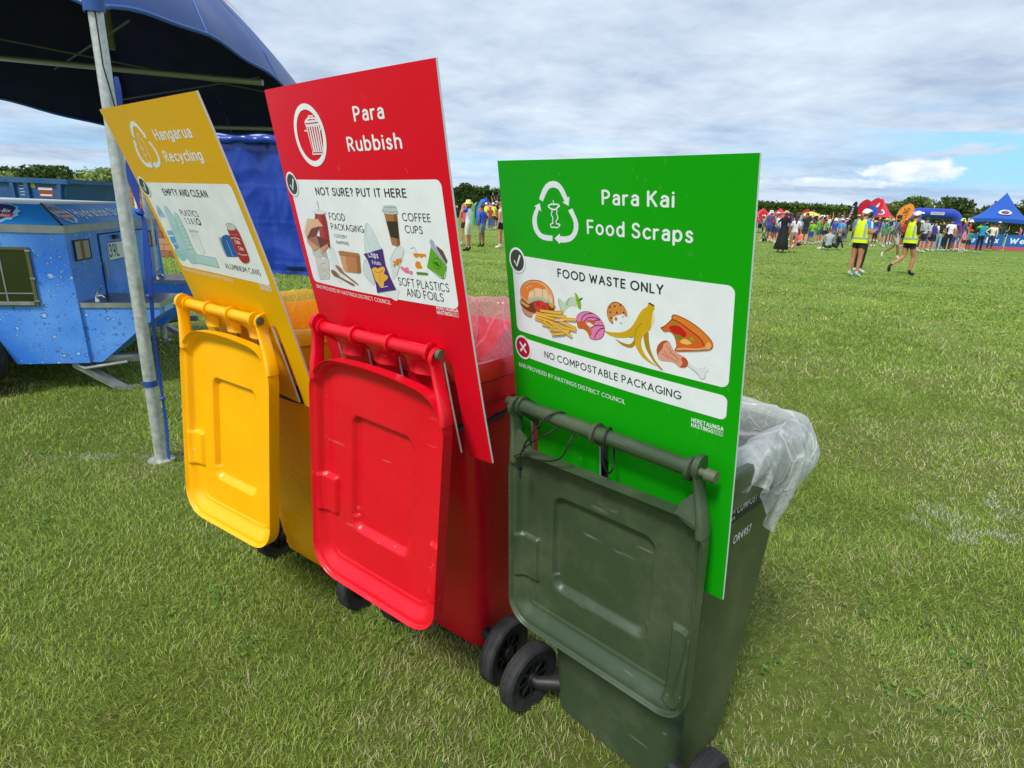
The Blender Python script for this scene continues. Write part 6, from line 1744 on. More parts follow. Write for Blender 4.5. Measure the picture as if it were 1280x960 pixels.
def body_mesh(pose, female=False, dress=False, fingers=False, sleeves=1, long_legs=False, apron=0):
    """one continuous skinned figure; material slots: 0 skin, 1 top, 2 bottoms, 3 shoes, 4 sleeves-or-trim, 5 hair, 6 socks"""
    J = dict(pelvis=(0, 0, .95), waist=(0, .0, 1.08), chest=(0, .0, 1.30), neck=(0, .0, 1.455), head0=(0, -.01, 1.53), head=(0, -.012, 1.62), crown=(0, 0, 1.70),
             shL=(-.165, 0, 1.405), elL=(-.22, .03, 1.14), haL=(-.22, -.03, .90), shR=(.165, 0, 1.405), elR=(.22, .03, 1.14), haR=(.22, -.03, .90),
             hiL=(-.085, 0, .90), knL=(-.095, -.015, .50), anL=(-.10, .02, .09), hiR=(.085, 0, .90), knR=(.095, -.015, .50), anR=(.10, .02, .09))
    J.update({k: v for k, v in POSES[pose].items() if k != 'drop'})
    dz = POSES[pose].get('drop', 0)
    J = {k: Vector(v) + Vector((0, 0, dz)) for k, v in J.items()}
    if pose in ('phone', 'walk', 'walkphone'): J['crown'] = J['head'] + Vector((0, -.03, .085)); J['head0'] = J['head'] + Vector((0, .025, -.085))
    hd = J['head']
    sw = .9 if female else 1.0
    V, E, RAD = [], [], []

    def v(p, r): V.append(Vector(p)); RAD.append(r if isinstance(r, tuple) else (r, r)); return len(V) - 1
    def chain(a, pts):
        for p, r in pts: b = v(p, r); E.append((a, b)); a = b
        return a
    pel = v(J['pelvis'], (.145 if female else .135, .105)); wa = chain(pel, [(J['waist'], (.115 * sw + .01, .09))]); ch = chain(wa, [(J['waist'].lerp(J['chest'], .6), (.14 * sw, .105)), (J['chest'] + Vector((0, 0, .04)), (.155 * sw, .10))])
    nk = chain(ch, [(J['neck'], (.062, .06)), (J['head0'], (.056, .058)), (J['head'], (.078, .094)), (J['crown'], (.058, .07))])
    hands = []
    for s, sh, el, ha in ((-1, 'shL', 'elL', 'haL'), (1, 'shR', 'elR', 'haR')):
        S_, E_, H_ = J[sh] * 1, J[el], J[ha]; S_ = Vector((S_.x * sw, S_.y, S_.z))
        a = chain(ch, [(S_, (.062, .06)), (S_.lerp(E_, .5), (.05 * sw, .05 * sw)), (E_, (.038, .038)), (E_.lerp(H_, .35), (.038, .036)), (E_.lerp(H_, .97), (.024, .026))])
        d = (H_ - E_).normalized(); tip = H_ + d * .05; chain(a, [(tip, (.034, .018)), (tip + d * .03, (.032, .015))]); hands.append((tip + d * .03, d, s))
    for s, hi, kn, an in ((-1, 'hiL', 'knL', 'anL'), (1, 'hiR', 'knR', 'anR')):
        A, B, C_ = J[hi], J[kn], J[an]; sh = (B - C_).normalized()
        a = chain(pel, [(A + (A - B).normalized() * -.04, (.092, .092)), (A.lerp(B, .5), (.078, .08)), (B, (.055, .057)), (B.lerp(C_, .32), (.056, .06)), (B.lerp(C_, .75), (.038, .04)), (C_, (.036, .042))])
        toe = Vector((C_.x * 1.1, C_.y - .17, C_.z - .055)) if sh.z > .35 else C_ + Vector((0, -.06, .13))
        if pose in ('walk', 'walkphone') and s == 1: toe = C_ + Vector((.0, .0, -.17)) + Vector((0, -.02, 0))
        if pose == 'kneel': toe = C_ + Vector((0, .15, -.02))
        chain(a, [((C_ + toe) / 2 + Vector((0, 0, -.012)), (.045, .042)), (toe, (.042, .030))])
    me = bpy.data.meshes.new('skel'); me.from_pydata(V, E, []); o = bpy.data.objects.new('skel', me); COL.objects.link(o)
    mo = o.modifiers.new('s', 'SKIN'); mo.use_smooth_shade = True
    for i, d in enumerate(me.skin_vertices[0].data): d.radius = RAD[i]; d.use_root = (i == 0)
    ms = o.modifiers.new('u', 'SUBSURF'); ms.levels = 2 if fingers else 1; ms.render_levels = ms.levels
    dg = bpy.context.evaluated_depsgraph_get(); dg.update()
    out = bpy.data.meshes.new_from_object(o.evaluated_get(dg)); bpy.data.objects.remove(o)
    bm = bmesh.new(); bm.from_mesh(out)
    if fingers:
        for tip, d, s in hands:
            side = d.cross(Vector((0, 0, 1))).normalized() if abs(d.z) < .9 else Vector((0, 1, 0)); up = side.cross(d).normalized()
            for k, (off, ln) in enumerate(((-.024, .055), (-.009, .068), (.007, .064), (.021, .05))):
                a = tip + side * off; mb = MB(); mb.tube([a - d * .03, a + d * ln * .5 - up * .004, a + d * ln * .8 - up * .022], [.0085, .008, .006], 6)
                bv = [bm.verts.new(p) for p in mb.v]
                for f in mb.f: bm.faces.new([bv[i] for i in f])
            a = tip - d * .055 + side * s * .03; mb = MB(); mb.tube([a, a + d * .03 + side * s * .02, a + d * .06 + side * s * .016 - up * .01], [.011, .009, .007], 6)
            bv = [bm.verts.new(p) for p in mb.v]
            for f in mb.f: bm.faces.new([bv[i] for i in f])
        # nose
        mb = MB(); h = hd + Vector((0, -.088, .0)); mb.tube([h + Vector((0, .012, .03)), h + Vector((0, -.008, .0)), h + Vector((0, -.014, -.018)), h + Vector((0, .008, -.024))], [.006, .010, .013, .010], 6)
        bv = [bm.verts.new(p) for p in mb.v]
        for f in mb.f: bm.faces.new([bv[i] for i in f])
    for f in bm.faces:
        c = f.calc_center_median(); f.smooth = True
        mi = 0
        def seg(a, b):
            t = max(0, min(1, (c - a).dot(b - a) / (b - a).length_squared)); return (c - a.lerp(b, t)).length, t
        cand = [('t', *seg(J['pelvis'], J['waist'])), ('T', *seg(J['waist'], J['chest'])), ('n', *seg(J['neck'] + Vector((0, 0, .02)), J['crown']))]
        for nm, a, b in (('ua', 'sh', 'el'), ('fa', 'el', 'ha'), ('th', 'hi', 'kn'), ('sk', 'kn', 'an')):
            for q in 'LR': cand.append((nm, *seg(J[a + q], J[b + q])))
        toe_near = min((c - J['anL']).length, (c - J['anR']).length)
        cand = [(n_, d - {'t': .12, 'T': .13, 'n': .05, 'ua': .05, 'fa': .035, 'th': .085, 'sk': .05}[n_], t) for n_, d, t in cand]
        n_, d_, t = min(cand, key=lambda q: q[1])
        if n_ == 't': mi = 1 if c.z > J['pelvis'].z + .0 else 2
        elif n_ == 'T': mi = 1
        elif n_ == 'n': mi = 0 if c.z > J['neck'].z + .005 else 1
        elif n_ == 'ua': mi = 4 if t < (.62 if sleeves == 1 else 1.1 if sleeves == 2 else .2) else 0
        elif n_ == 'fa': mi = 4 if (sleeves == 2 and t < .93) else 0
        elif n_ == 'th': mi = 2 if (t < (.42 if female else .82) or long_legs) else 0
        elif n_ == 'sk': mi = 2 if long_legs and t < .9 else (3 if t > .93 or toe_near < .075 else (6 if t > .86 else 0))
        if toe_near < .06 or (n_ == 'sk' and t >= .995): mi = 3
        f.material_index = mi
    bm.to_mesh(out); bm.free()
    return out, J


BODY_CACHE = {}


def body(pose, female, sleeves, long_legs, fingers=False):
    k = (pose, female, sleeves, long_legs, fingers)
    if k not in BODY_CACHE:
        me, J = body_mesh(pose, female, fingers=fingers, sleeves=sleeves, long_legs=long_legs)
        for _ in range(7): me.materials.append(None)
        BODY_CACHE[k] = (me, J)
    return BODY_CACHE[k]


def hair_mesh(kind):
    m = MB()
    if kind in ('short', 'long', 'pony'):
        def fn(u, v):
            th = u * 2 * PI; ph = v * PI * .62
            front = max(0, -math.sin(th))   # front is -y
            cut = 1 - .42 * front ** 2
            ph *= cut
            r = Vector((.086 * math.cos(th) * math.sin(ph), .102 * math.sin(th) * math.sin(ph) + .012, .030 + .090 * math.cos(ph)))
            return r
        m.grid(fn, 20, 9)
        m.grid(lambda u, v: fn(u, v) * .93, 20, 9, flip=True)
    if kind == 'long': m.tube([(0, .075, .04), (0, .10, -.05), (0, .095, -.18), (0, .085, -.30)], [.06, .075, .07, .03], 10, squash=.6)
    if kind == 'pony': m.tube([(0, .09, .06), (0, .16, .04), (0, .19, -.06), (0, .17, -.17)], [.02, .03, .028, .008], 8)
    return m


def cap_mesh(kind):
    m = MB()
    if kind == 'cap':
        def fn(u, v):
            th = u * 2 * PI; ph = v * PI * .5; return (.094 * math.cos(th) * math.sin(ph), .108 * math.sin(th) * math.sin(ph), .045 + .085 * math.cos(ph))
        m.grid(fn, 20, 8)
        m.grid(lambda u, v: ((u - .5) * .15 * (1 - .25 * v), -.09 - .085 * v * math.cos((u - .5) * 1.6), .050 - .022 * v - .03 * (2 * u - 1) ** 2), 8, 5, 1)
    elif kind == 'sun':
        m.lathe([(.001, .135), (.06, .13), (.092, .10), (.098, .055), (.20, .035), (.205, .030), (.098, .045), (.001, .05)], 22)
    elif kind == 'bucket':
        m.lathe([(.001, .14), (.07, .138), (.085, .12), (.098, .05), (.15, .005), (.148, .0), (.095, .04), (.001, .05)], 22)
    elif kind == 'helmet':
        m.lathe([(.001, .145), (.06, .13), (.10, .09), (.112, .04), (.09, .03), (.001, .05)], 18)
    return m


HAIR_CACHE = {}
person_count = [0]


def person(x, y, label, group=None, h=1.7, face=180, pose='stand', female=False, sleeves=1, long_legs=False, top='#cccccc', sleeve=None, bottom='#222222', shoes='#dddddd', socks='#dddddd',
           skin=None, hair='short', hairc=None, hat=None, hatc='#e8e8e8', hatc2=None, fingers=False, extra=None, name='person'):
    """face = heading the person looks to, degrees clockwise from the camera's forward direction (0 = away from the camera)"""
    person_count[0] += 1
    rnd = random.Random(person_count[0] * 7 + 1)
    me, J = body(pose, female, sleeves, long_legs, fingers)
    root = empty(name, (x, y, 0), R(180 - face), label, 'person', group)
    root.scale = (h / 1.715,) * 3
    b = bpy.data.objects.new('body', me); COL.objects.link(b); b.parent = root
    cols = [skin or rnd.choice(SKIN), top, bottom, shoes, sleeve or top, '#222222', socks]
    for i, c in enumerate(cols):
        b.material_slots[i].link = 'OBJECT'; b.material_slots[i].material = mat('cloth ' + c, c, .8, var=.12, vscale=9) if i else mat('skin ' + c, c, .55, var=.06, vscale=6)
    hd = J['head']; nod = -.5 if pose in ('phone', 'walkphone') else 0
    Mh = Matrix.Translation(hd) @ Matrix.Rotation(nod, 4, 'X')
    if hair:
        if hair not in HAIR_CACHE: HAIR_CACHE[hair] = hair_mesh(hair).mesh('hair', [None], fix=False)
        o = bpy.data.objects.new('hair', HAIR_CACHE[hair]); COL.objects.link(o); o.parent = root; o.matrix_local = Mh
        hc = hairc or rnd.choice(HAIRC)
        o.material_slots[0].link = 'OBJECT'; o.material_slots[0].material = mat('hair ' + hc, hc, .6, bump=.5, bscale=60)
    if hat:
        if hat not in HAIR_CACHE: HAIR_CACHE[hat] = cap_mesh(hat).mesh('hat', [None, None], fix=False)
        o = bpy.data.objects.new('hat', HAIR_CACHE[hat]); COL.objects.link(o); o.parent = root; o.matrix_local = Mh
        for i, c in enumerate((hatc, hatc2 or hatc)): o.material_slots[i].link = 'OBJECT'; o.material_slots[i].material = flat(c, .8)
    if extra: extra(root, J)
    return root


def hi_vis(root, J):
    """sleeveless fluorescent vest with grey reflective bands"""
    Y_ = mat('fluorescent yellow', '#d3e80c', .7, var=.08, vscale=8); G_ = mat('reflective tape', '#9da296', .35)
    zc = J['pelvis'].z

    def fn(u, v, g=0.0):
        th = u * 2 * PI; z = zc - .07 + v * .56
        wx = np.interp(v, [0, .3, .6, .85, 1], [.205, .19, .185, .165, .06]); wy = np.interp(v, [0, .3, .6, .85, 1], [.15, .135, .135, .115, .075])
        return ((wx + g) * math.cos(th) * (1 + .02 * math.sin(5 * th + v * 6)), (wy + g) * math.sin(th) * (1 + .03 * math.sin(7 * th)), z)
    m = MB(); m.grid(fn, 36, 16); m.grid(lambda u, v: fn(u, v, -.008), 36, 16, flip=True); ves = m.build('safety_vest', Y_, root, fix=False)
    for v0, v1 in ((.16, .25),):
        m = MB(); m.grid(lambda u, v: fn(u, v0 + (v1 - v0) * v, .004), 36, 3); m.build('reflective_band', G_, ves, fix=False)
    for cx in (-.25, .25):
        m = MB()
        m.grid(lambda u, v: fn((.75 + (cx * .55) + (u - .5) * .055) % 1.0, .25 + .62 * v, .005), 3, 10); m.build('reflective_band', G_, ves, fix=False)
        m = MB()
        m.grid(lambda u, v: fn((.25 + (cx * .55) + (u - .5) * .055) % 1.0, .25 + .62 * v, .005), 3, 10); m.build('reflective_band', G_, ves, fix=False)


def held(kind, col):
    def f(root, J):
        m = MB(); p = (J['haL'] + J['haR']) / 2 + Vector((0, -.10, .03))
        if kind == 'board': m.box((p.x - .10, p.y - .12, p.z - .012), (p.x + .10, p.y + .10, p.z + .0))
        if kind == 'plate': m.lathe([(.001, .0), (.07, .004), (.10, .018), (.001, .008)], 18, 0, Matrix.Translation(p))
        o = m.build({'board': 'paper_sheet', 'plate': 'paper_plate'}[kind], flat(col, .7)); o.matrix_world = root.matrix_world.copy()
        sc = root.scale[0]
        o.matrix_world = Matrix.Translation(root.location) @ Matrix.Rotation(root.rotation_euler.z, 4, 'Z') @ Matrix.Scale(sc, 4)
        tag(o, {'board': 'white sheet of paper held by the walking woman in the yellow safety vest', 'plate': 'white plate of food held by the standing woman in the yellow safety vest'}[kind], kind if kind == 'plate' else 'paper')
    return f


def both(*fs):
    def f(root, J):
        for q in fs: q(root, J)
    return f


G_VEST = None
person(8.79, 15.47, 'woman in yellow safety vest, white cap and black shorts, standing with head bowed', h=1.70, face=62, pose='phone', female=True, top='#d8e40c', sleeve='#1c8ed8', bottom='#26262c', shoes='#b9dcd6', hair='pony', hairc='#8a6a44', hat='cap', hatc='#e4e8ee', hatc2='#e8ebef', fingers=True, extra=both(hi_vis, held('plate', '#e9e9e6')))
person(10.84, 16.63, 'woman in yellow safety vest over black top, walking with back foot lifted', h=1.72, face=80, pose='walkphone', female=True, sleeves=2, top='#d8e40c', sleeve='#17181b', bottom='#24242a', shoes='#1b1c1f', hair='pony', hairc='#6a4c30', hat='cap', hatc='#dfe4ea', hatc2='#eef0f2', fingers=True, extra=both(hi_vis, held('board', '#eceeee')))
person(9.62, 16.75, 'woman in black leggings and white shoes, half hidden behind another in a vest', h=1.66, face=75, pose='phone', female=True, long_legs=True, top='#cfe010', sleeve='#dfe3e8', bottom='#141418', shoes='#e6e8ea', hair='short', fingers=True)
person(-1.57, 18.78, 'woman in yellow bucket hat, white and blue jersey and cream shorts, photographing', h=1.52, face=300, pose='camera', top='#d9dee8', sleeve='#2438a8', bottom='#d6d0bc', shoes='#18181c', socks='#b8886a', hair='pony', hairc='#b08a58', hat='bucket', hatc='#dfe27a', fingers=True)
person(-1.27, 20.91, 'boy in royal blue shirt and grey shorts with lime socks', h=1.42, face=310, pose='stand2', top='#1f57d0', bottom='#7d8896', shoes='#1b1f22', socks='#c8e050', hair='short', hairc='#33241c')
person(-1.95, 21.6, 'woman in coral pink top behind the woman in the bucket hat', h=1.45, face=330, pose='stand', female=True, top='#e2606c', bottom='#2c3038', hair='long', hairc='#b8905a')
person(-2.30, 20.6, 'person in black with arms raised beside the edge of the red sign', h=1.5, face=40, pose='camera', sleeves=2, top='#1a1b1f', bottom='#1d1e24', long_legs=True, shoes='#1a1a1a')
person(-.62, 20.8, 'person in black shorts partly hidden behind the green sign', h=1.55, face=290, pose='stand2', female=True, top='#d8c8b8', sleeves=0, bottom='#17171a', shoes='#e8eaec')
def small_vest(root, J): hi_vis(root, J)
person(-2.05, 37.3, 'yellow vest over black shorts, left of two seen between the red and green signs', 'people in yellow vests between the red and green signs', h=1.6, face=10, pose='phone', female=True, top='#dfe612', bottom='#1d1d20', hat='cap', extra=small_vest)
person(-1.62, 37.7, 'yellow vest over black shorts, right of two seen between the red and green signs', 'people in yellow vests between the red and green signs', h=1.62, face=350, pose='phone', female=True, top='#dfe612', bottom='#1d1d20', hat='cap', extra=small_vest)


def long_dress(root, J):
    m = MB(); m.lathe([(.13, 1.12), (.15, 1.0), (.19, .8), (.25, .45), (.31, .16), (.30, .15), (.001, .17)], 26); m.build('dress_skirt', mat('cloth #101014', '#101014', .8, var=.1), root, sharp=60)


person(11.11, 25.27, 'woman in long black dress and straw sun hat seen from behind', h=1.68, face=10, pose='hip', female=True, sleeves=1, top='#101014', bottom='#101014', shoes='#c99a78', hair='long', hairc='#4a2c1c', hat='sun', hatc='#d2a878', extra=long_dress)
person(11.75, 25.61, 'person in white T-shirt and pink shorts right of the long black dress', h=1.55, face=30, pose='stand', female=True, top='#dcdce4', bottom='#c07888', shoes='#c99a78', hair='long', hairc='#3a2a1e')
person(14.45, 35.46, 'child in green top lying back on the grass at the left of the crowd', h=1.5, face=120, pose='recline', top='#3aa04c', bottom='#222228')
person(14.2, 30.3, 'child in orange vest and blue shorts crouching on the grass', h=1.45, face=250, pose='sit', top='#f06a3a', bottom='#2a3cb0')
person(15.04, 29.07, 'person in grey hooded top sitting with back to the camera', h=1.75, face=15, pose='sit', sleeves=2, top='#a9b0ba', bottom='#2c3038', hair='short', hairc='#6a5040')
person(16.0, 30.0, 'person in black lying back on the grass beside the grey hooded top', h=1.65, face=300, pose='recline', sleeves=2, long_legs=True, top='#1b1c22', bottom='#24252c')
row = [(16.96, 34.85, 1.35, 'stand', '#86cf20', '#2350b8', 'child in lime shirt and blue shorts'), (18.11, 36.44, 1.55, 'stand2', '#48b048', '#3c7a48', 'person in green shirt standing behind the lime shirted child'),
       (19.37, 38.18, 1.45, 'hip', '#3ca858', '#202428', 'child in dark green shirt with hand on hip'), (20.33, 39.78, 1.75, 'armup', '#e6e2e0', '#202226', 'man in white shirt with orange sleeves, arm raised'),
       (16.34, 34.43, 1.75, 'armup', '#1c1e26', '#2a3244', 'man in black shirt lifting a white bottle'), (19.4, 36.9, 1.85, 'armup', '#8c90a0', '#8a8e9c', 'tall man in grey lifting a pale ball'),
       (20.84, 39.24, 1.7, 'stand', '#b9bcc4', '#c0a090', 'woman in pale grey shirt beside the tall man in grey'), (15.02, 24.01, 1.7, 'walk', '#5c6a7c', '#b8b4a0', 'person in khaki shorts striding behind the woman with the lifted foot'),
       (20.6, 30.64, 1.72, 'stand2', '#aeb8bc', '#26282e', 'man in light grey shirt leaning in beside the inflatable arch'), (22.03, 32.03, 1.6, 'stand', '#2c3a88', '#1c1e24', 'person in navy and white at the left of the jeans'),
       (22.52, 32.31, 1.7, 'phone', '#231f20', '#8fb4c8', 'person in black top and pale blue jeans'), (23.47, 32.86, 1.72, 'hip', '#e2e2ea', '#1c1d22', 'player in white shirt and black trousers with hand on hip'),
       (23.9, 32.3, 1.25, 'stand', '#e07aa8', '#3a3440', 'small girl in pink top and dark shorts'), (25.14, 33.6, 1.22, 'stand2', '#1c8f80', '#2a2c30', 'small child in teal top and red hat'),
       (24.91, 32.49, 1.7, 'camera', '#1f8fb8', '#141518', 'person in blue and lime jacket and black trousers'), (28.6, 36.48, 1.65, 'hip', '#dcd8c4', '#30343c', 'person in cream jacket and lime shoes'),
       (31.0, 39.2, 1.75, 'stand', '#4c4438', '#2c3440', 'man in brown coat and pale cap')]
for i, (x, y, h, ps, tp, bt, lb) in enumerate(row):
    lg = bt in ('#8fb4c8', '#1c1d22', '#141518', '#30343c', '#2c3440', '#8a8e9c')
    person(x, y, lb, h=h, face=[10, 340, 30, 350, 20, 5, 40, 110, 75, 60, 20, 10, 350, 20, 15, 40, 60][i], pose=ps, top=tp, bottom=bt, long_legs=lg, female=(i in (6, 12)), sleeves=2 if i in (8, 14, 15, 16) else 1,
           sleeve={3: '#f07040', 9: '#e0e0e8', 14: '#60c040'}.get(i), shoes={15: '#b8e020'}.get(i, '#d8d8d8'), hat={13: 'bucket', 16: 'cap'}.get(i), hatc={13: '#e04838', 16: '#d8d4cc'}.get(i, '#fff'), hair='long' if i in (6, 10, 12) else 'short')

# the packed crowd behind: every one a person of their own, alike enough to share a label by clothes colour
rc = random.Random(11)
PAL = [('white', '#dcdce0'), ('black', '#17181c'), ('navy', '#1f2a5c'), ('royal blue', '#2450c0'), ('pink', '#d8709c'), ('red', '#c02830'), ('grey', '#8c9098'), ('green', '#3c9c4c'), ('orange', '#e07030'), ('sky blue', '#58a8dc'), ('purple', '#5c3c88')]
BOT = [('black shorts', '#1a1b20', 0), ('grey shorts', '#6c7078', 0), ('blue shorts', '#2c4880', 0), ('dark trousers', '#22242c', 1), ('jeans', '#4c6488', 1)]
HATS = [(None, ''), (None, ''), ('cap', ' and cap'), ('bucket', ' and bucket hat'), ('sun', ' and straw hat')]
USED = set()
def crowd(n, xr, yr, slope, where, group, hr=(1.25, 1.8)):
    for _ in range(n):
        y = rc.uniform(*yr); t = rc.random(); x = y * lerp(xr[0], xr[1], t)
        while True:
            cn, cc = rc.choice(PAL); bn, bc, ll = rc.choice(BOT); hk, hn = rc.choice(HATS)
            if (cn, bn, hk, where) not in USED: USED.add((cn, bn, hk, where)); break
        person(x, y, '%s top, %s%s, in the crowd %s' % (cn, bn, hn, where), group, h=rc.uniform(*hr), face=rc.choice([0, 20, 340, 60, 300, 180, 200, 120]), pose=rc.choice(['stand', 'stand', 'stand2', 'hip', 'phone', 'armup'] if rc.random() < .8 else ['stand']),
               female=rc.random() < .4, top=cc, bottom=bc, long_legs=bool(ll), sleeves=rc.choice([1, 1, 2]), hair=rc.choice(['short', 'short', 'long']), hat=hk, hatc=rc.choice(['#e8e8e8', '#d8b888', '#1f2a5c', '#e0e060']))
crowd(54, (.40, .575), (36, 47), 0, 'below the hedge', 'crowd standing in front of the hedge')
crowd(26, (.575, .66), (36, 47), 0, 'by the red marquee', 'crowd around the red marquee')
crowd(16, (.66, .75), (33.5, 38), 0, 'before the arch', 'crowd in front of the inflatable arch')
crowd(22, (.76, .95), (42, 52), 0, 'behind the banners', 'spectators behind the blue banners')
crowd(16, (-.065, -.015), (36, 52), 0, 'between red and green signs', 'crowd seen in the gap between the signs')
crowd(34, (.02, .39), (38, 56), 0, 'behind the green sign', 'crowd hidden behind the green sign')

# ------------------------------------------------------------------ far tents, flags, arch, banners
def ellipse_shape(cx, cy, w, h, n=24): return [(cx + w / 2 * math.cos(2 * PI * k / n), cy + h / 2 * math.sin(2 * PI * k / n)) for k in range(n)]


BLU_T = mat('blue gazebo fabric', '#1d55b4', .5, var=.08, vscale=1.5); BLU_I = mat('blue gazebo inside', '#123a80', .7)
WH_LEG = flat('#c9ccd0', .5)
g1, c1 = canopy('gazebo', [(30.3, 41.0), (34.7, 41.2), (37.6, 45.0), (33.3, 44.9)], [1.88] * 4, 3.75, .10, [BLU_T, BLU_I], expo=1.45, label='blue gazebo with peaked roof and oval logo beside the banners', cat='gazebo', leg_r=.045, leg_mat=WH_LEG)
m = MB()      # hanging valance
Cg = [Vector(c) - c1 for c in [(30.3, 41.0), (34.7, 41.2), (37.6, 45.0), (33.3, 44.9)]]
for k in range(4):
    a, b = Cg[k], Cg[(k + 1) % 4]
    m.grid(lambda u, v: (lambda p: (p.x, p.y, 1.90 + .10 * (1 - (2 * u - 1) ** 2) ** .8 - .26 * v))(a.lerp(b, u) * 1.003), 16, 2)
m.build('valance', BLU_T, g1, fix=False)
def on_side(C_, cen, za, zt_, rise, expo, u, w, off):
    a, b = C_; e = Vector(a).lerp(Vector(b), u); z = za + rise * (1 - (2 * u - 1) ** 2) ** .8; p = e.lerp(cen, w * .995); zz = z + (zt_ - z) * w ** expo
    nn = Vector(((Vector(b) - Vector(a)).y, -(Vector(b) - Vector(a)).x)).normalized() * off
    return (p.x - cen.x + nn.x, p.y - cen.y + nn.y, zz + off * .6)
def side_decal(root, cen, edge, za, zt_, rise, expo, shapes, name):
    mb = MB(); cols = []
    for k, (v, f, c) in enumerate(shapes):
        if c not in cols: cols.append(c)
        mb.add([on_side(edge, cen, za, zt_, rise, expo, x, y, .06 + .02 * k) for x, y in v], f, cols.index(c), False)
    mb.build(name, [flat(c, .5) for c in cols], root, fix=False)
def oval_logo(cx, cy, w, h):
    S_ = [(*P_(ellipse_shape(cx, cy, w, h)), '#dfe6f0'), (*P_(ellipse_shape(cx, cy, w * .62, h * .66)), '#24306c'), (*P_([(cx - w * .28, cy - h * .14), (cx + w * .28, cy - h * .14), (cx + w * .28, cy + h * .02), (cx - w * .28, cy + h * .02)]), '#c83850')]
    v, f = text_in('Weet-Bix', cx - w * .26, cx + w * .26, -(cy + h * .22), -(cy + h * .08), .02); S_.append(([(x, -y) for x, y in v], f, '#eef0f4')); return S_
side_decal(g1, c1, ((30.3, 41.0), (34.7, 41.2)), 1.88, 3.75, .10, 1.45, oval_logo(.55, .36, .34, .20), 'oval_logo')

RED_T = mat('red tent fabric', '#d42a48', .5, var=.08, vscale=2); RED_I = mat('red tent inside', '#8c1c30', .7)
g2, c2 = canopy('gazebo', [(27.2, 48.0), (29.6, 48.0), (31.0, 50.4), (28.6, 50.4)], [1.78] * 4, 3.32, .06, [RED_T, RED_I], expo=1.3, label='red peaked tent with oval logo behind the women in vests', cat='gazebo', leg_r=.04, leg_mat=WH_LEG)
side_decal(g2, c2, ((27.2, 48.0), (29.6, 48.0)), 1.78, 3.32, .06, 1.3, oval_logo(.5, .32, .4, .3), 'oval_logo')
for (xx, lb, zt_) in ((24.3, 'left of two small red gazebos low over the crowd by the green sign', 2.32), (26.0, 'right of two small red gazebos low over the crowd by the green sign', 2.38)):
    canopy('gazebo', [(xx - 1.0, 59), (xx + 1.0, 59.5), (xx + .6, 61.4), (xx - 1.4, 61)], [1.45] * 4, zt_, .03, [RED_T, RED_I], expo=1.3, label=lb, cat='gazebo', leg_r=.03, leg_mat=WH_LEG)
fr_ = MB(); fr_.box((-1.9, -.01, 1.0), (1.9, .01, 1.42)); o = fr_.build('red_fascia_banner', flat('#c8243c', .5)); o.location = (24.6, 58.2, 0); tag(o, 'red banner with white band strung under the small red gazebos', 'banner')
q = MB(); q.box((-1.6, -.02, 1.18), (1.5, -.0105, 1.30)); q.build('white_band', flat('#dfd4d6', .5), o)
for sx in (-1.85, 1.85):
    q = MB(); q.tube([(sx, 0, 0), (sx, 0, 1.42)], .03, 8); q.build('post', WH_LEG, o)

def feather(x, y, rz, kind, H, w, col, label, word=None, wcol='#ffffff', lean=0.0, base=.6):
    """flag on a curved pole: 'teardrop' or 'feather'"""
    root = empty('feather_flag', (x, y, 0), R(rz), label, 'flag')
    pole = []; out = []
    for k in range(25):
        t = k / 24
        z = base + (H - base) * t
        if kind == 'teardrop': hw_ = w * abs(math.sin(PI * t ** 2.1)) ** .62 * .5 + .02; cxx = lean * t + 0
        else: hw_ = w * .5 * (1 - max(0, (t - .8) / .2) ** 2) ** .5 * (.55 + .45 * t) + .01; cxx = lean * t + .1 * t * t
        out.append((cxx - hw_, cxx + hw_, z))
    pts = [(a, z) for a, b, z in out] + [(b, z) for a, b, z in out[::-1]]
    Mx = Matrix(((1, 0, 0, 0), (0, 0, 1, 0), (0, 1, 0, 0), (0, 0, 0, 1)))
    m = MB(); m.prism(pts, -.006, .006, 0, Mx); fl = m.build('banner_cloth', flat(col, .6), root)
    m = MB(); m.tube([(0, 0, 0), (out[0][0], 0, base)] + [(a - .015, 0, z) for a, b, z in out[1:]], .02, 8); m.lathe([(0, 0), (.25, 0), (.2, .03), (0, .04)], 12); m.build('pole', flat('#2a2a2e', .5), root)
    if word:
        v, f = text_in(word, base + (H - base) * .28, base + (H - base) * .86, 0, w * .42, .02)
        mb = MB(); L0 = lean
        mb.add([(L0 * ((px - base) / (H - base)) - (w * .21 - py) * -1 * -1 * 1.0, -.012, px) for px, py in v], f, 0, False)
        mb.build('lettering', flat(wcol, .6), fl, fix=False)
    return root
feather(24.75, 43.0, 8, 'teardrop', 3.05, 1.05, '#e0203c', 'nearer tall red teardrop flag with a white mark', 'A', lean=.45, base=.9)
feather(24.55, 43.8, 8, 'teardrop', 2.95, 1.0, '#cc1c38', 'red teardrop flag mostly hidden behind another red one', lean=.35, base=.9)
feather(24.0, 42.0, 8, 'teardrop', 2.5, .95, '#2c60c0', 'blue teardrop flag above the white cap', lean=.35, base=.9)
feather(26.1, 42.0, 8, 'teardrop', 2.75, 1.15, '#ff9a30', 'orange teardrop flag with dark lettering', 'RECYCLING', '#6c3c18', lean=.75, base=.5)
feather(23.25, 43.0, 8, 'feather', 2.75, .34, '#1c2030', 'narrow black feather flag with white lettering against the hedge', 'EVENT', '#e8e8ec', lean=.35, base=1.0)
feather(26.6, 57.0, 8, 'teardrop', 2.35, .8, '#d02840', 'small red teardrop flag beside the two small red gazebos', lean=.35, base=.9)
feather(22.7, 57.0, 8, 'teardrop', 2.0, .7, '#d02840', 'small red teardrop flag at the very edge of the green sign', lean=.3, base=.9)

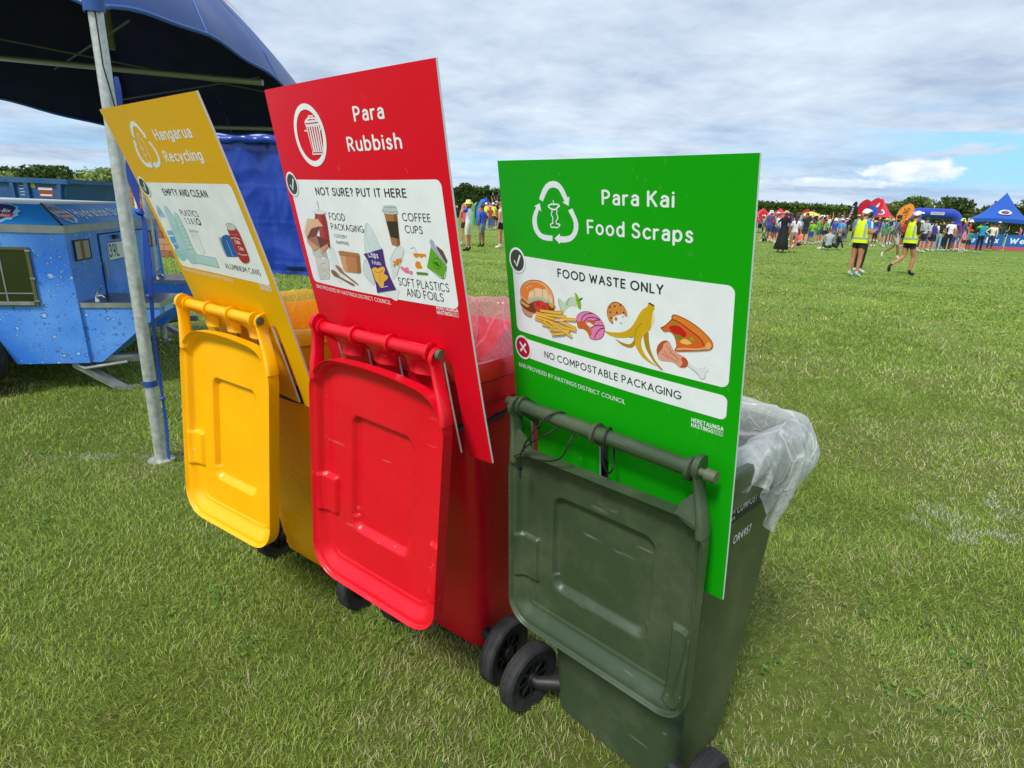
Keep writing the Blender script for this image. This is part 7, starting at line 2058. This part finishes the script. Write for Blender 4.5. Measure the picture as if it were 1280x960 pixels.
# yellow parasol
pa = empty('parasol', (19.3, 40.2, 0), 0, 'pale yellow parasol held above the crowd', 'parasol')
m = MB(); m.lathe([(.001, 1.92), (.25, 1.86), (.5, 1.76), (.62, 1.66), (.61, 1.655), (.48, 1.74), (.001, 1.88)], 16); m.build('shade', flat('#dcd25a', .6), pa)
m = MB(); m.tube([(0, 0, 0), (0, 0, 1.95)], .015, 8); m.build('pole', WH_LEG, pa)

# inflatable arch
AR = empty('inflatable_arch', (39.6, 58.2, 0), R(-4), 'royal blue inflatable finish arch behind the crowd', 'inflatable arch')
m = MB(); w2, hh = 2.15, 2.45; pts = [(-w2, 0, -.1), (-w2, 0, hh - .75)] + [(-w2 + .75 - .75 * math.cos(R(a)), 0, hh - .75 + .75 * math.sin(R(a))) for a in (15, 35, 55, 75, 90)] + [(0, 0, hh)] + [(w2 - .75 + .75 * math.sin(R(a)), 0, hh - .75 + .75 * math.cos(R(a))) for a in (0, 15, 35, 55, 75)] + [(w2, 0, hh - .75), (w2, 0, -.1)]
m.tube(pts, .48, 18); m.build('air_tube', mat('inflatable vinyl', '#2a44b4', .35, var=.06, bump=.2, bscale=2), AR)
m = MB(); m.box((-.62, -.50, hh - .12), (.62, -.482, hh + .14)); o = m.build('arch_panel', flat('#c4ccdc', .5), AR)
v, f = text_in('FINISH', -.5, .5, -(hh + .08), -(hh - .06), .02); mb = MB(); mb.add([(x, -.504, -y) for x, y in v], f, 0, False); mb.build('arch_lettering', flat('#b03048', .5), o, fix=False)
canopy('gazebo', [(41.2, 64), (44.4, 65), (43.4, 68), (40.2, 67)], [1.5] * 4, 2.6, .05, [BLU_T, BLU_I], label='small blue gazebo seen through the inflatable arch', cat='gazebo', leg_r=.04, leg_mat=WH_LEG)

# crowd-control banners
def banner(x0, y0, x1, y1, label, word_x=(.1, .9), word='Weet-Bix'):
    a = Vector((x0, y0)); b = Vector((x1, y1)); L_ = (b - a).length; rz = math.atan2(y1 - y0, x1 - x0)
    root = empty('fence_banner', (x0, y0, 0), rz, label, 'banner', 'blue sponsor banners on the crowd fence')
    m = MB(); m.grid(lambda u, v: (u * L_, .02 * math.sin(u * 14), .24 + .74 * v), 24, 3); m.grid(lambda u, v: (u * L_, .02 * math.sin(u * 14) + .01, .24 + .74 * v), 24, 3, flip=True); pnl = m.build('blue_cloth', flat('#1a62b8', .5), root, fix=False)
    m = MB(); m.grid(lambda u, v: (u * L_, .02 * math.sin(u * 14) - .003, .05 + .19 * v), 24, 2); m.grid(lambda u, v: (u * L_, .02 * math.sin(u * 14) + .01, .05 + .19 * v), 24, 2, flip=True); m.build('red_hem', flat('#d04a68', .5), root, fix=False)
    v, f = text_in(word, L_ * word_x[0], L_ * word_x[1], -.80, -.44, .035, .12)
    mb = MB(); mb.add([(x, .02 * math.sin(x / L_ * 14) - .012, -y) for x, y in v], f, 0, False); mb.build('lettering', flat('#e6eef6', .5), pnl, fix=False)
    for x in (0, L_ / 2, L_):
        q = MB(); q.tube([(x, .05, 0), (x, .05, 1.05)], .02, 8); q.build('fence_post', WH_LEG, root)
d_ = Vector((32.05 - 27.5, 38.6 - 38.2)).normalized()
banner(24.1, 38.0, 27.2, 38.2, 'blue banner with half hidden lettering left of the people by the gazebo', (.05, .97))
banner(27.35, 38.25, 31.0, 38.5, 'blue banner reading to Bix between cream jacket and next panel')
banner(31.15, 38.5, 34.8, 38.8, 'rightmost blue banner at the edge of the picture', (.06, .96))

# blue inflatable platform with people on it, seen between the signs
PB = empty('inflatable_platform', (-1.95, 46, 0), 0, 'blue inflatable platform behind the crowd between the signs', 'inflatable')
m = MB(); loft(m, [ring_pts(1.15, -.8, 1.2, .25, .0), ring_pts(1.2, -.85, 1.25, .3, .5), ring_pts(1.2, -.85, 1.25, .3, 1.3), ring_pts(1.1, -.75, 1.15, .3, 1.42)], 0, True, True); m.build('platform', mat('inflatable vinyl light', '#2a6cc8', .4), PB)
m = MB(); m.tube([(-1.0, -.5, 0), (-1.05, -.5, 1.2), (-.75, -.5, 1.75), (-.6, -.5, 2.0), (-.4, -.5, 1.5)], [.3, .28, .22, .12, .05], 12); m.build('horn', MATS['inflatable vinyl light'], PB)
m = MB(); m.tube([(-1.5, -.55, 0), (-1.5, -.55, 1.3), (-1.25, -.55, 1.65)], [.18, .16, .05], 10); m.build('green_horn', flat('#4fae58', .4), PB)
for i, (dx, c) in enumerate(((-.1, 'black'), (.35, 'navy'), (.8, 'grey'))):
    p = person(-1.95 + dx, 46.3, '%s top, standing high on the blue inflatable platform' % c, None, h=.98 if i < 3 else 1, face=[0, 160, 20][i], pose='stand', top={'black': '#17181c', 'navy': '#1f2a5c', 'grey': '#70747c'}[c], bottom='#22242c', long_legs=True)
    p.location.z = 1.42


# ------------------------------------------------------------------ trees and hedges
def leaf_mass(name, material, sampler, n, size, seed, parent=None):
    """n small leaf-sprig faces scattered by sampler(rs, n) -> points and outward normals"""
    rs = np.random.RandomState(seed); Pp, Nn, tint = sampler(rs, n); n = len(Pp)
    a = rs.randn(n, 3) + Nn * .7; a /= np.linalg.norm(a, axis=1)[:, None]
    b = np.cross(a, rs.randn(n, 3)); b /= np.linalg.norm(b, axis=1)[:, None]; c = np.cross(a, b)
    s = size * (.5 + rs.rand(n))[:, None]
    Vv = np.stack([Pp - b * s, Pp - c * s * .55 + a * s * .2, Pp + b * s, Pp + c * s * .55 - a * s * .1], 1).reshape(-1, 3).astype(np.float32)
    me = bpy.data.meshes.new(name); me.vertices.add(n * 4); me.vertices.foreach_set('co', Vv.ravel())
    me.loops.add(n * 4); me.loops.foreach_set('vertex_index', np.arange(n * 4, dtype=np.int32)); me.polygons.add(n); me.polygons.foreach_set('loop_start', np.arange(0, n * 4, 4, dtype=np.int32))
    ca = me.color_attributes.new('tint', 'FLOAT_COLOR', 'POINT'); t = np.repeat(tint * (.75 + .5 * rs.rand(n)), 4); ca.data.foreach_set('color', np.stack([t, t, t, np.ones_like(t)], 1).astype(np.float32).ravel())
    me.materials.append(material); me.update(calc_edges=True); me.validate()
    o = bpy.data.objects.new(name, me); COL.objects.link(o)
    if parent: o.parent = parent
    return o


def leaf_mat(name, col):
    m = bpy.data.materials.new(name); m.use_nodes = True; nt = m.node_tree; b = nt.nodes['Principled BSDF']; N, L = nt.nodes.new, nt.links.new
    at = N('ShaderNodeAttribute'); at.attribute_name = 'tint'; v = N('ShaderNodeVectorMath'); v.operation = 'MULTIPLY'; v.inputs[1].default_value = hx(col); L(at.outputs['Color'], v.inputs[0]); L(v.outputs[0], b.inputs['Base Color'])
    b.inputs['Roughness'].default_value = .7; b.inputs['Specular IOR Level'].default_value = .2
    tl = N('ShaderNodeBsdfTranslucent'); L(v.outputs[0], tl.inputs[0]); mx = N('ShaderNodeMixShader'); mx.inputs[0].default_value = .25; L(b.outputs[0], mx.inputs[1]); L(tl.outputs[0], mx.inputs[2]); L(mx.outputs[0], nt.nodes['Material Output'].inputs[0])
    return m


LM = {k: leaf_mat('foliage ' + k, c) for k, c in (('dark', '#4a5c2c'), ('mid', '#62763a'), ('olive', '#7e8444'), ('hedge', '#566a28'), ('light', '#8c9c58'))}
BARK = mat('bark', '#4a3c2c', .9, bump=.5, bscale=12)


def tree(x, y, h, w, kind, label, group, seed, n=2600, size=None, base=.25, spiky=0):
    root = empty('tree', (x, y, 0), 0, label, 'tree', group)
    rnd = random.Random(seed); m = MB()
    m.tube([(0, 0, 0), (rnd.uniform(-.1, .1) * w, 0, h * .3), (rnd.uniform(-.1, .1) * w, rnd.uniform(-.1, .1) * w, h * .65), (0, 0, h * .9)], [h * .035, h * .028, h * .015, h * .004], 8)
    for k in range(5):
        a = rnd.uniform(0, 6.28); z = h * rnd.uniform(.3, .6); m.tube([(0, 0, z), (math.cos(a) * w * .2, math.sin(a) * w * .2, z + h * .12), (math.cos(a) * w * .38, math.sin(a) * w * .38, z + h * .2)], [h * .012, h * .008, h * .003], 6)
    m.build('trunk', BARK, root)
    blobs = [(rnd.uniform(-.32, .32) * w, rnd.uniform(-.32, .32) * w, h * rnd.uniform(base + .12, .88), w * rnd.uniform(.14, .30)) for _ in range(16)]
    blobs += [(0, 0, h * .62, w * .33), (w * .2, 0, h * .45, w * .3), (-w * .22, 0, h * .45, w * .3)]

    def samp(rs, n_):
        bi = rs.randint(0, len(blobs), n_); B_ = np.array(blobs)[bi]; d = rs.randn(n_, 3); d /= np.linalg.norm(d, axis=1)[:, None]
        r = B_[:, 3:4] * (.55 + .5 * rs.rand(n_, 1)); P_n = B_[:, :3] + d * r * np.array([1, 1, .85]); P_n[:, 2] = np.clip(P_n[:, 2], h * base * .4, h * (1 + .05 * spiky))
        return P_n, d, .75 + .5 * rs.rand(len(blobs))[bi]
    leaf_mass('crown', LM[kind], samp, n, size or h * .035, seed, root)


def hedge(x0, y0, x1, y1, h, d, kind, label, seed, n, size, bumpy=.08, spikes=0):
    a = np.array([x0, y0]); b = np.array([x1, y1]); Lh = np.hypot(*(b - a)); rz = math.atan2(y1 - y0, x1 - x0)
    root = empty('hedge', (x0, y0, 0), rz, label, 'hedge')
    m = MB(); nx = max(6, int(Lh / 1.2))
    def top(u): return h * (1 - .5 * bumpy + bumpy * .5 * math.sin(u * Lh * .9 + seed) * math.sin(u * Lh * 2.3 + 1))
    m.grid(lambda u, v: (u * Lh, .15, v * (top(u) - .15)), nx, 4); m.grid(lambda u, v: (u * Lh, .15 + v * (d - .3), top(u) - .15), nx, 3); m.grid(lambda u, v: (u * Lh, d - .15, (1 - v) * (top(u) - .15)), nx, 4)
    m.build('branches', mat('hedge core', '#1c2410', .9), root, fix=False)

    def samp(rs, n_):
        u = rs.rand(n_); f = rs.rand(n_) < .7
        P_n = np.zeros((n_, 3)); N_n = np.zeros((n_, 3))
        tp = h * (1 - .5 * bumpy + bumpy * .5 * np.sin(u * Lh * .9 + seed) * np.sin(u * Lh * 2.3 + 1)) + spikes * np.maximum(0, vnoise(u * Lh, u * 0, seed, 1.6) - .45) * 2
        P_n[:, 0] = u * Lh; P_n[:, 1] = np.where(f, rs.rand(n_) * .3 + .15 * vnoise(u * Lh, P_n[:, 1], seed, 1.), rs.rand(n_) * d); P_n[:, 2] = np.where(f, rs.rand(n_) * tp, tp - rs.rand(n_) * .2 + rs.rand(n_) ** 6 * .5)
        N_n[:, 1] = np.where(f, -1, 0); N_n[:, 2] = np.where(f, .2, 1)
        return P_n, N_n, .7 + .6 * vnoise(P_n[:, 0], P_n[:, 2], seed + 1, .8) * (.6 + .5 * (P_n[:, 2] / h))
    leaf_mass('foliage', LM[kind], samp, n, size, seed, root)


hedge(31.0, 84, 62.0, 96, 3.35, 2.5, 'hedge', 'tall clipped shelter hedge along the far side of the field', 3, 22000, .22, .05)
hedge(62.5, 96.5, 120, 112, 3.0, 2.5, 'dark', 'dark shelter hedge below the trees at the far right', 6, 16000, .28, .08)
hedge(-8.3, 70, -3.6, 71.5, 3.05, 2.0, 'dark', 'dark spiky conifer hedge seen between the signs', 9, 9000, .16, .12, spikes=.7)
hedge(-3.2, 72, 30.6, 83.6, 3.2, 2.5, 'hedge', 'shelter hedge closing the field behind the green sign', 15, 16000, .24, .08)
hedge(-60, 62, -8.6, 69.8, 3.0, 2.2, 'dark', 'long dark conifer hedge behind the tarpaulin', 16, 20000, .24, .1)
hedge(-52, 46, -20, 50, 1.8, 2.0, 'mid', 'low green hedge behind the blue skip', 12, 16000, .16, .2)
TG = 'trees along the far edge of the field'
for i, (x, y, h, w, k) in enumerate([(62, 104, 5.2, 6.5, 'olive'), (66.5, 105, 6.8, 7, 'mid'), (70.5, 107, 6.6, 6, 'olive'), (74, 105, 7.0, 6.5, 'dark'), (78.0, 108, 7.2, 5, 'dark'), (81.5, 106, 5.6, 6, 'mid'), (86, 108, 7.2, 7, 'mid'), (90.5, 106, 8.0, 7, 'dark'), (95.5, 108, 8.6, 8, 'mid'), (101, 110, 9.2, 8, 'olive'), (107, 110, 8.8, 9, 'mid')]):
    tree(x, y, h * .84, w, k, ['olive green bushy tree left of the arch', 'mid green bushy tree behind the orange flag', 'olive tree with rounded crown over the arch', 'broad dark tree right behind the arch', 'dark pointed tree above the right leg of the arch', 'low mid green tree right of the dark pointed one',
                         'mid green tree left of the blue gazebo peak', 'dark tall tree behind the blue gazebo peak', 'mid green tall tree behind the gazebo', 'olive green tall tree at the right edge', 'mid green tree furthest right beyond the frame'][i], TG, 40 + i, 2600, .34, base=.12)
tree(-31.6, 41, 2.75, 3.4, 'dark', 'round dark tree above the blue skip', 'trees behind the skip', 61, 5200, .13, base=.3)
tree(-27.0, 40, 2.75, 4.0, 'light', 'pale green airy tree beside the marquee pole', 'trees behind the skip', 62, 2600, .13, base=.2)
tree(-35.0, 42, 2.3, 3.2, 'light', 'pale green bushy tree at the left edge', 'trees behind the skip', 63, 3000, .12, base=.2)
tree(-24.5, 41, 2.4, 4.0, 'mid', 'mid green shrubby tree behind the marquee pole', 'trees behind the skip', 64, 3200, .12, base=.1)
# slim dark flagpole tip showing above the red sign
m = MB(); m.tube([(0, 0, 0), (0, 0, 6.0), (0, 0, 6.6), (0, 0, 7.2)], [.06, .05, .04, .01], 8); m.lathe([(.001, 6.45), (.16, 6.5), (.14, 6.75), (.001, 7.0)], 10)
o = m.build('light_pole', mat('dark pole', '#39414d', .5)); o.location = (-7.1, 32, 0); tag(o, 'slim dark pole whose tip shows above the red sign', 'pole')
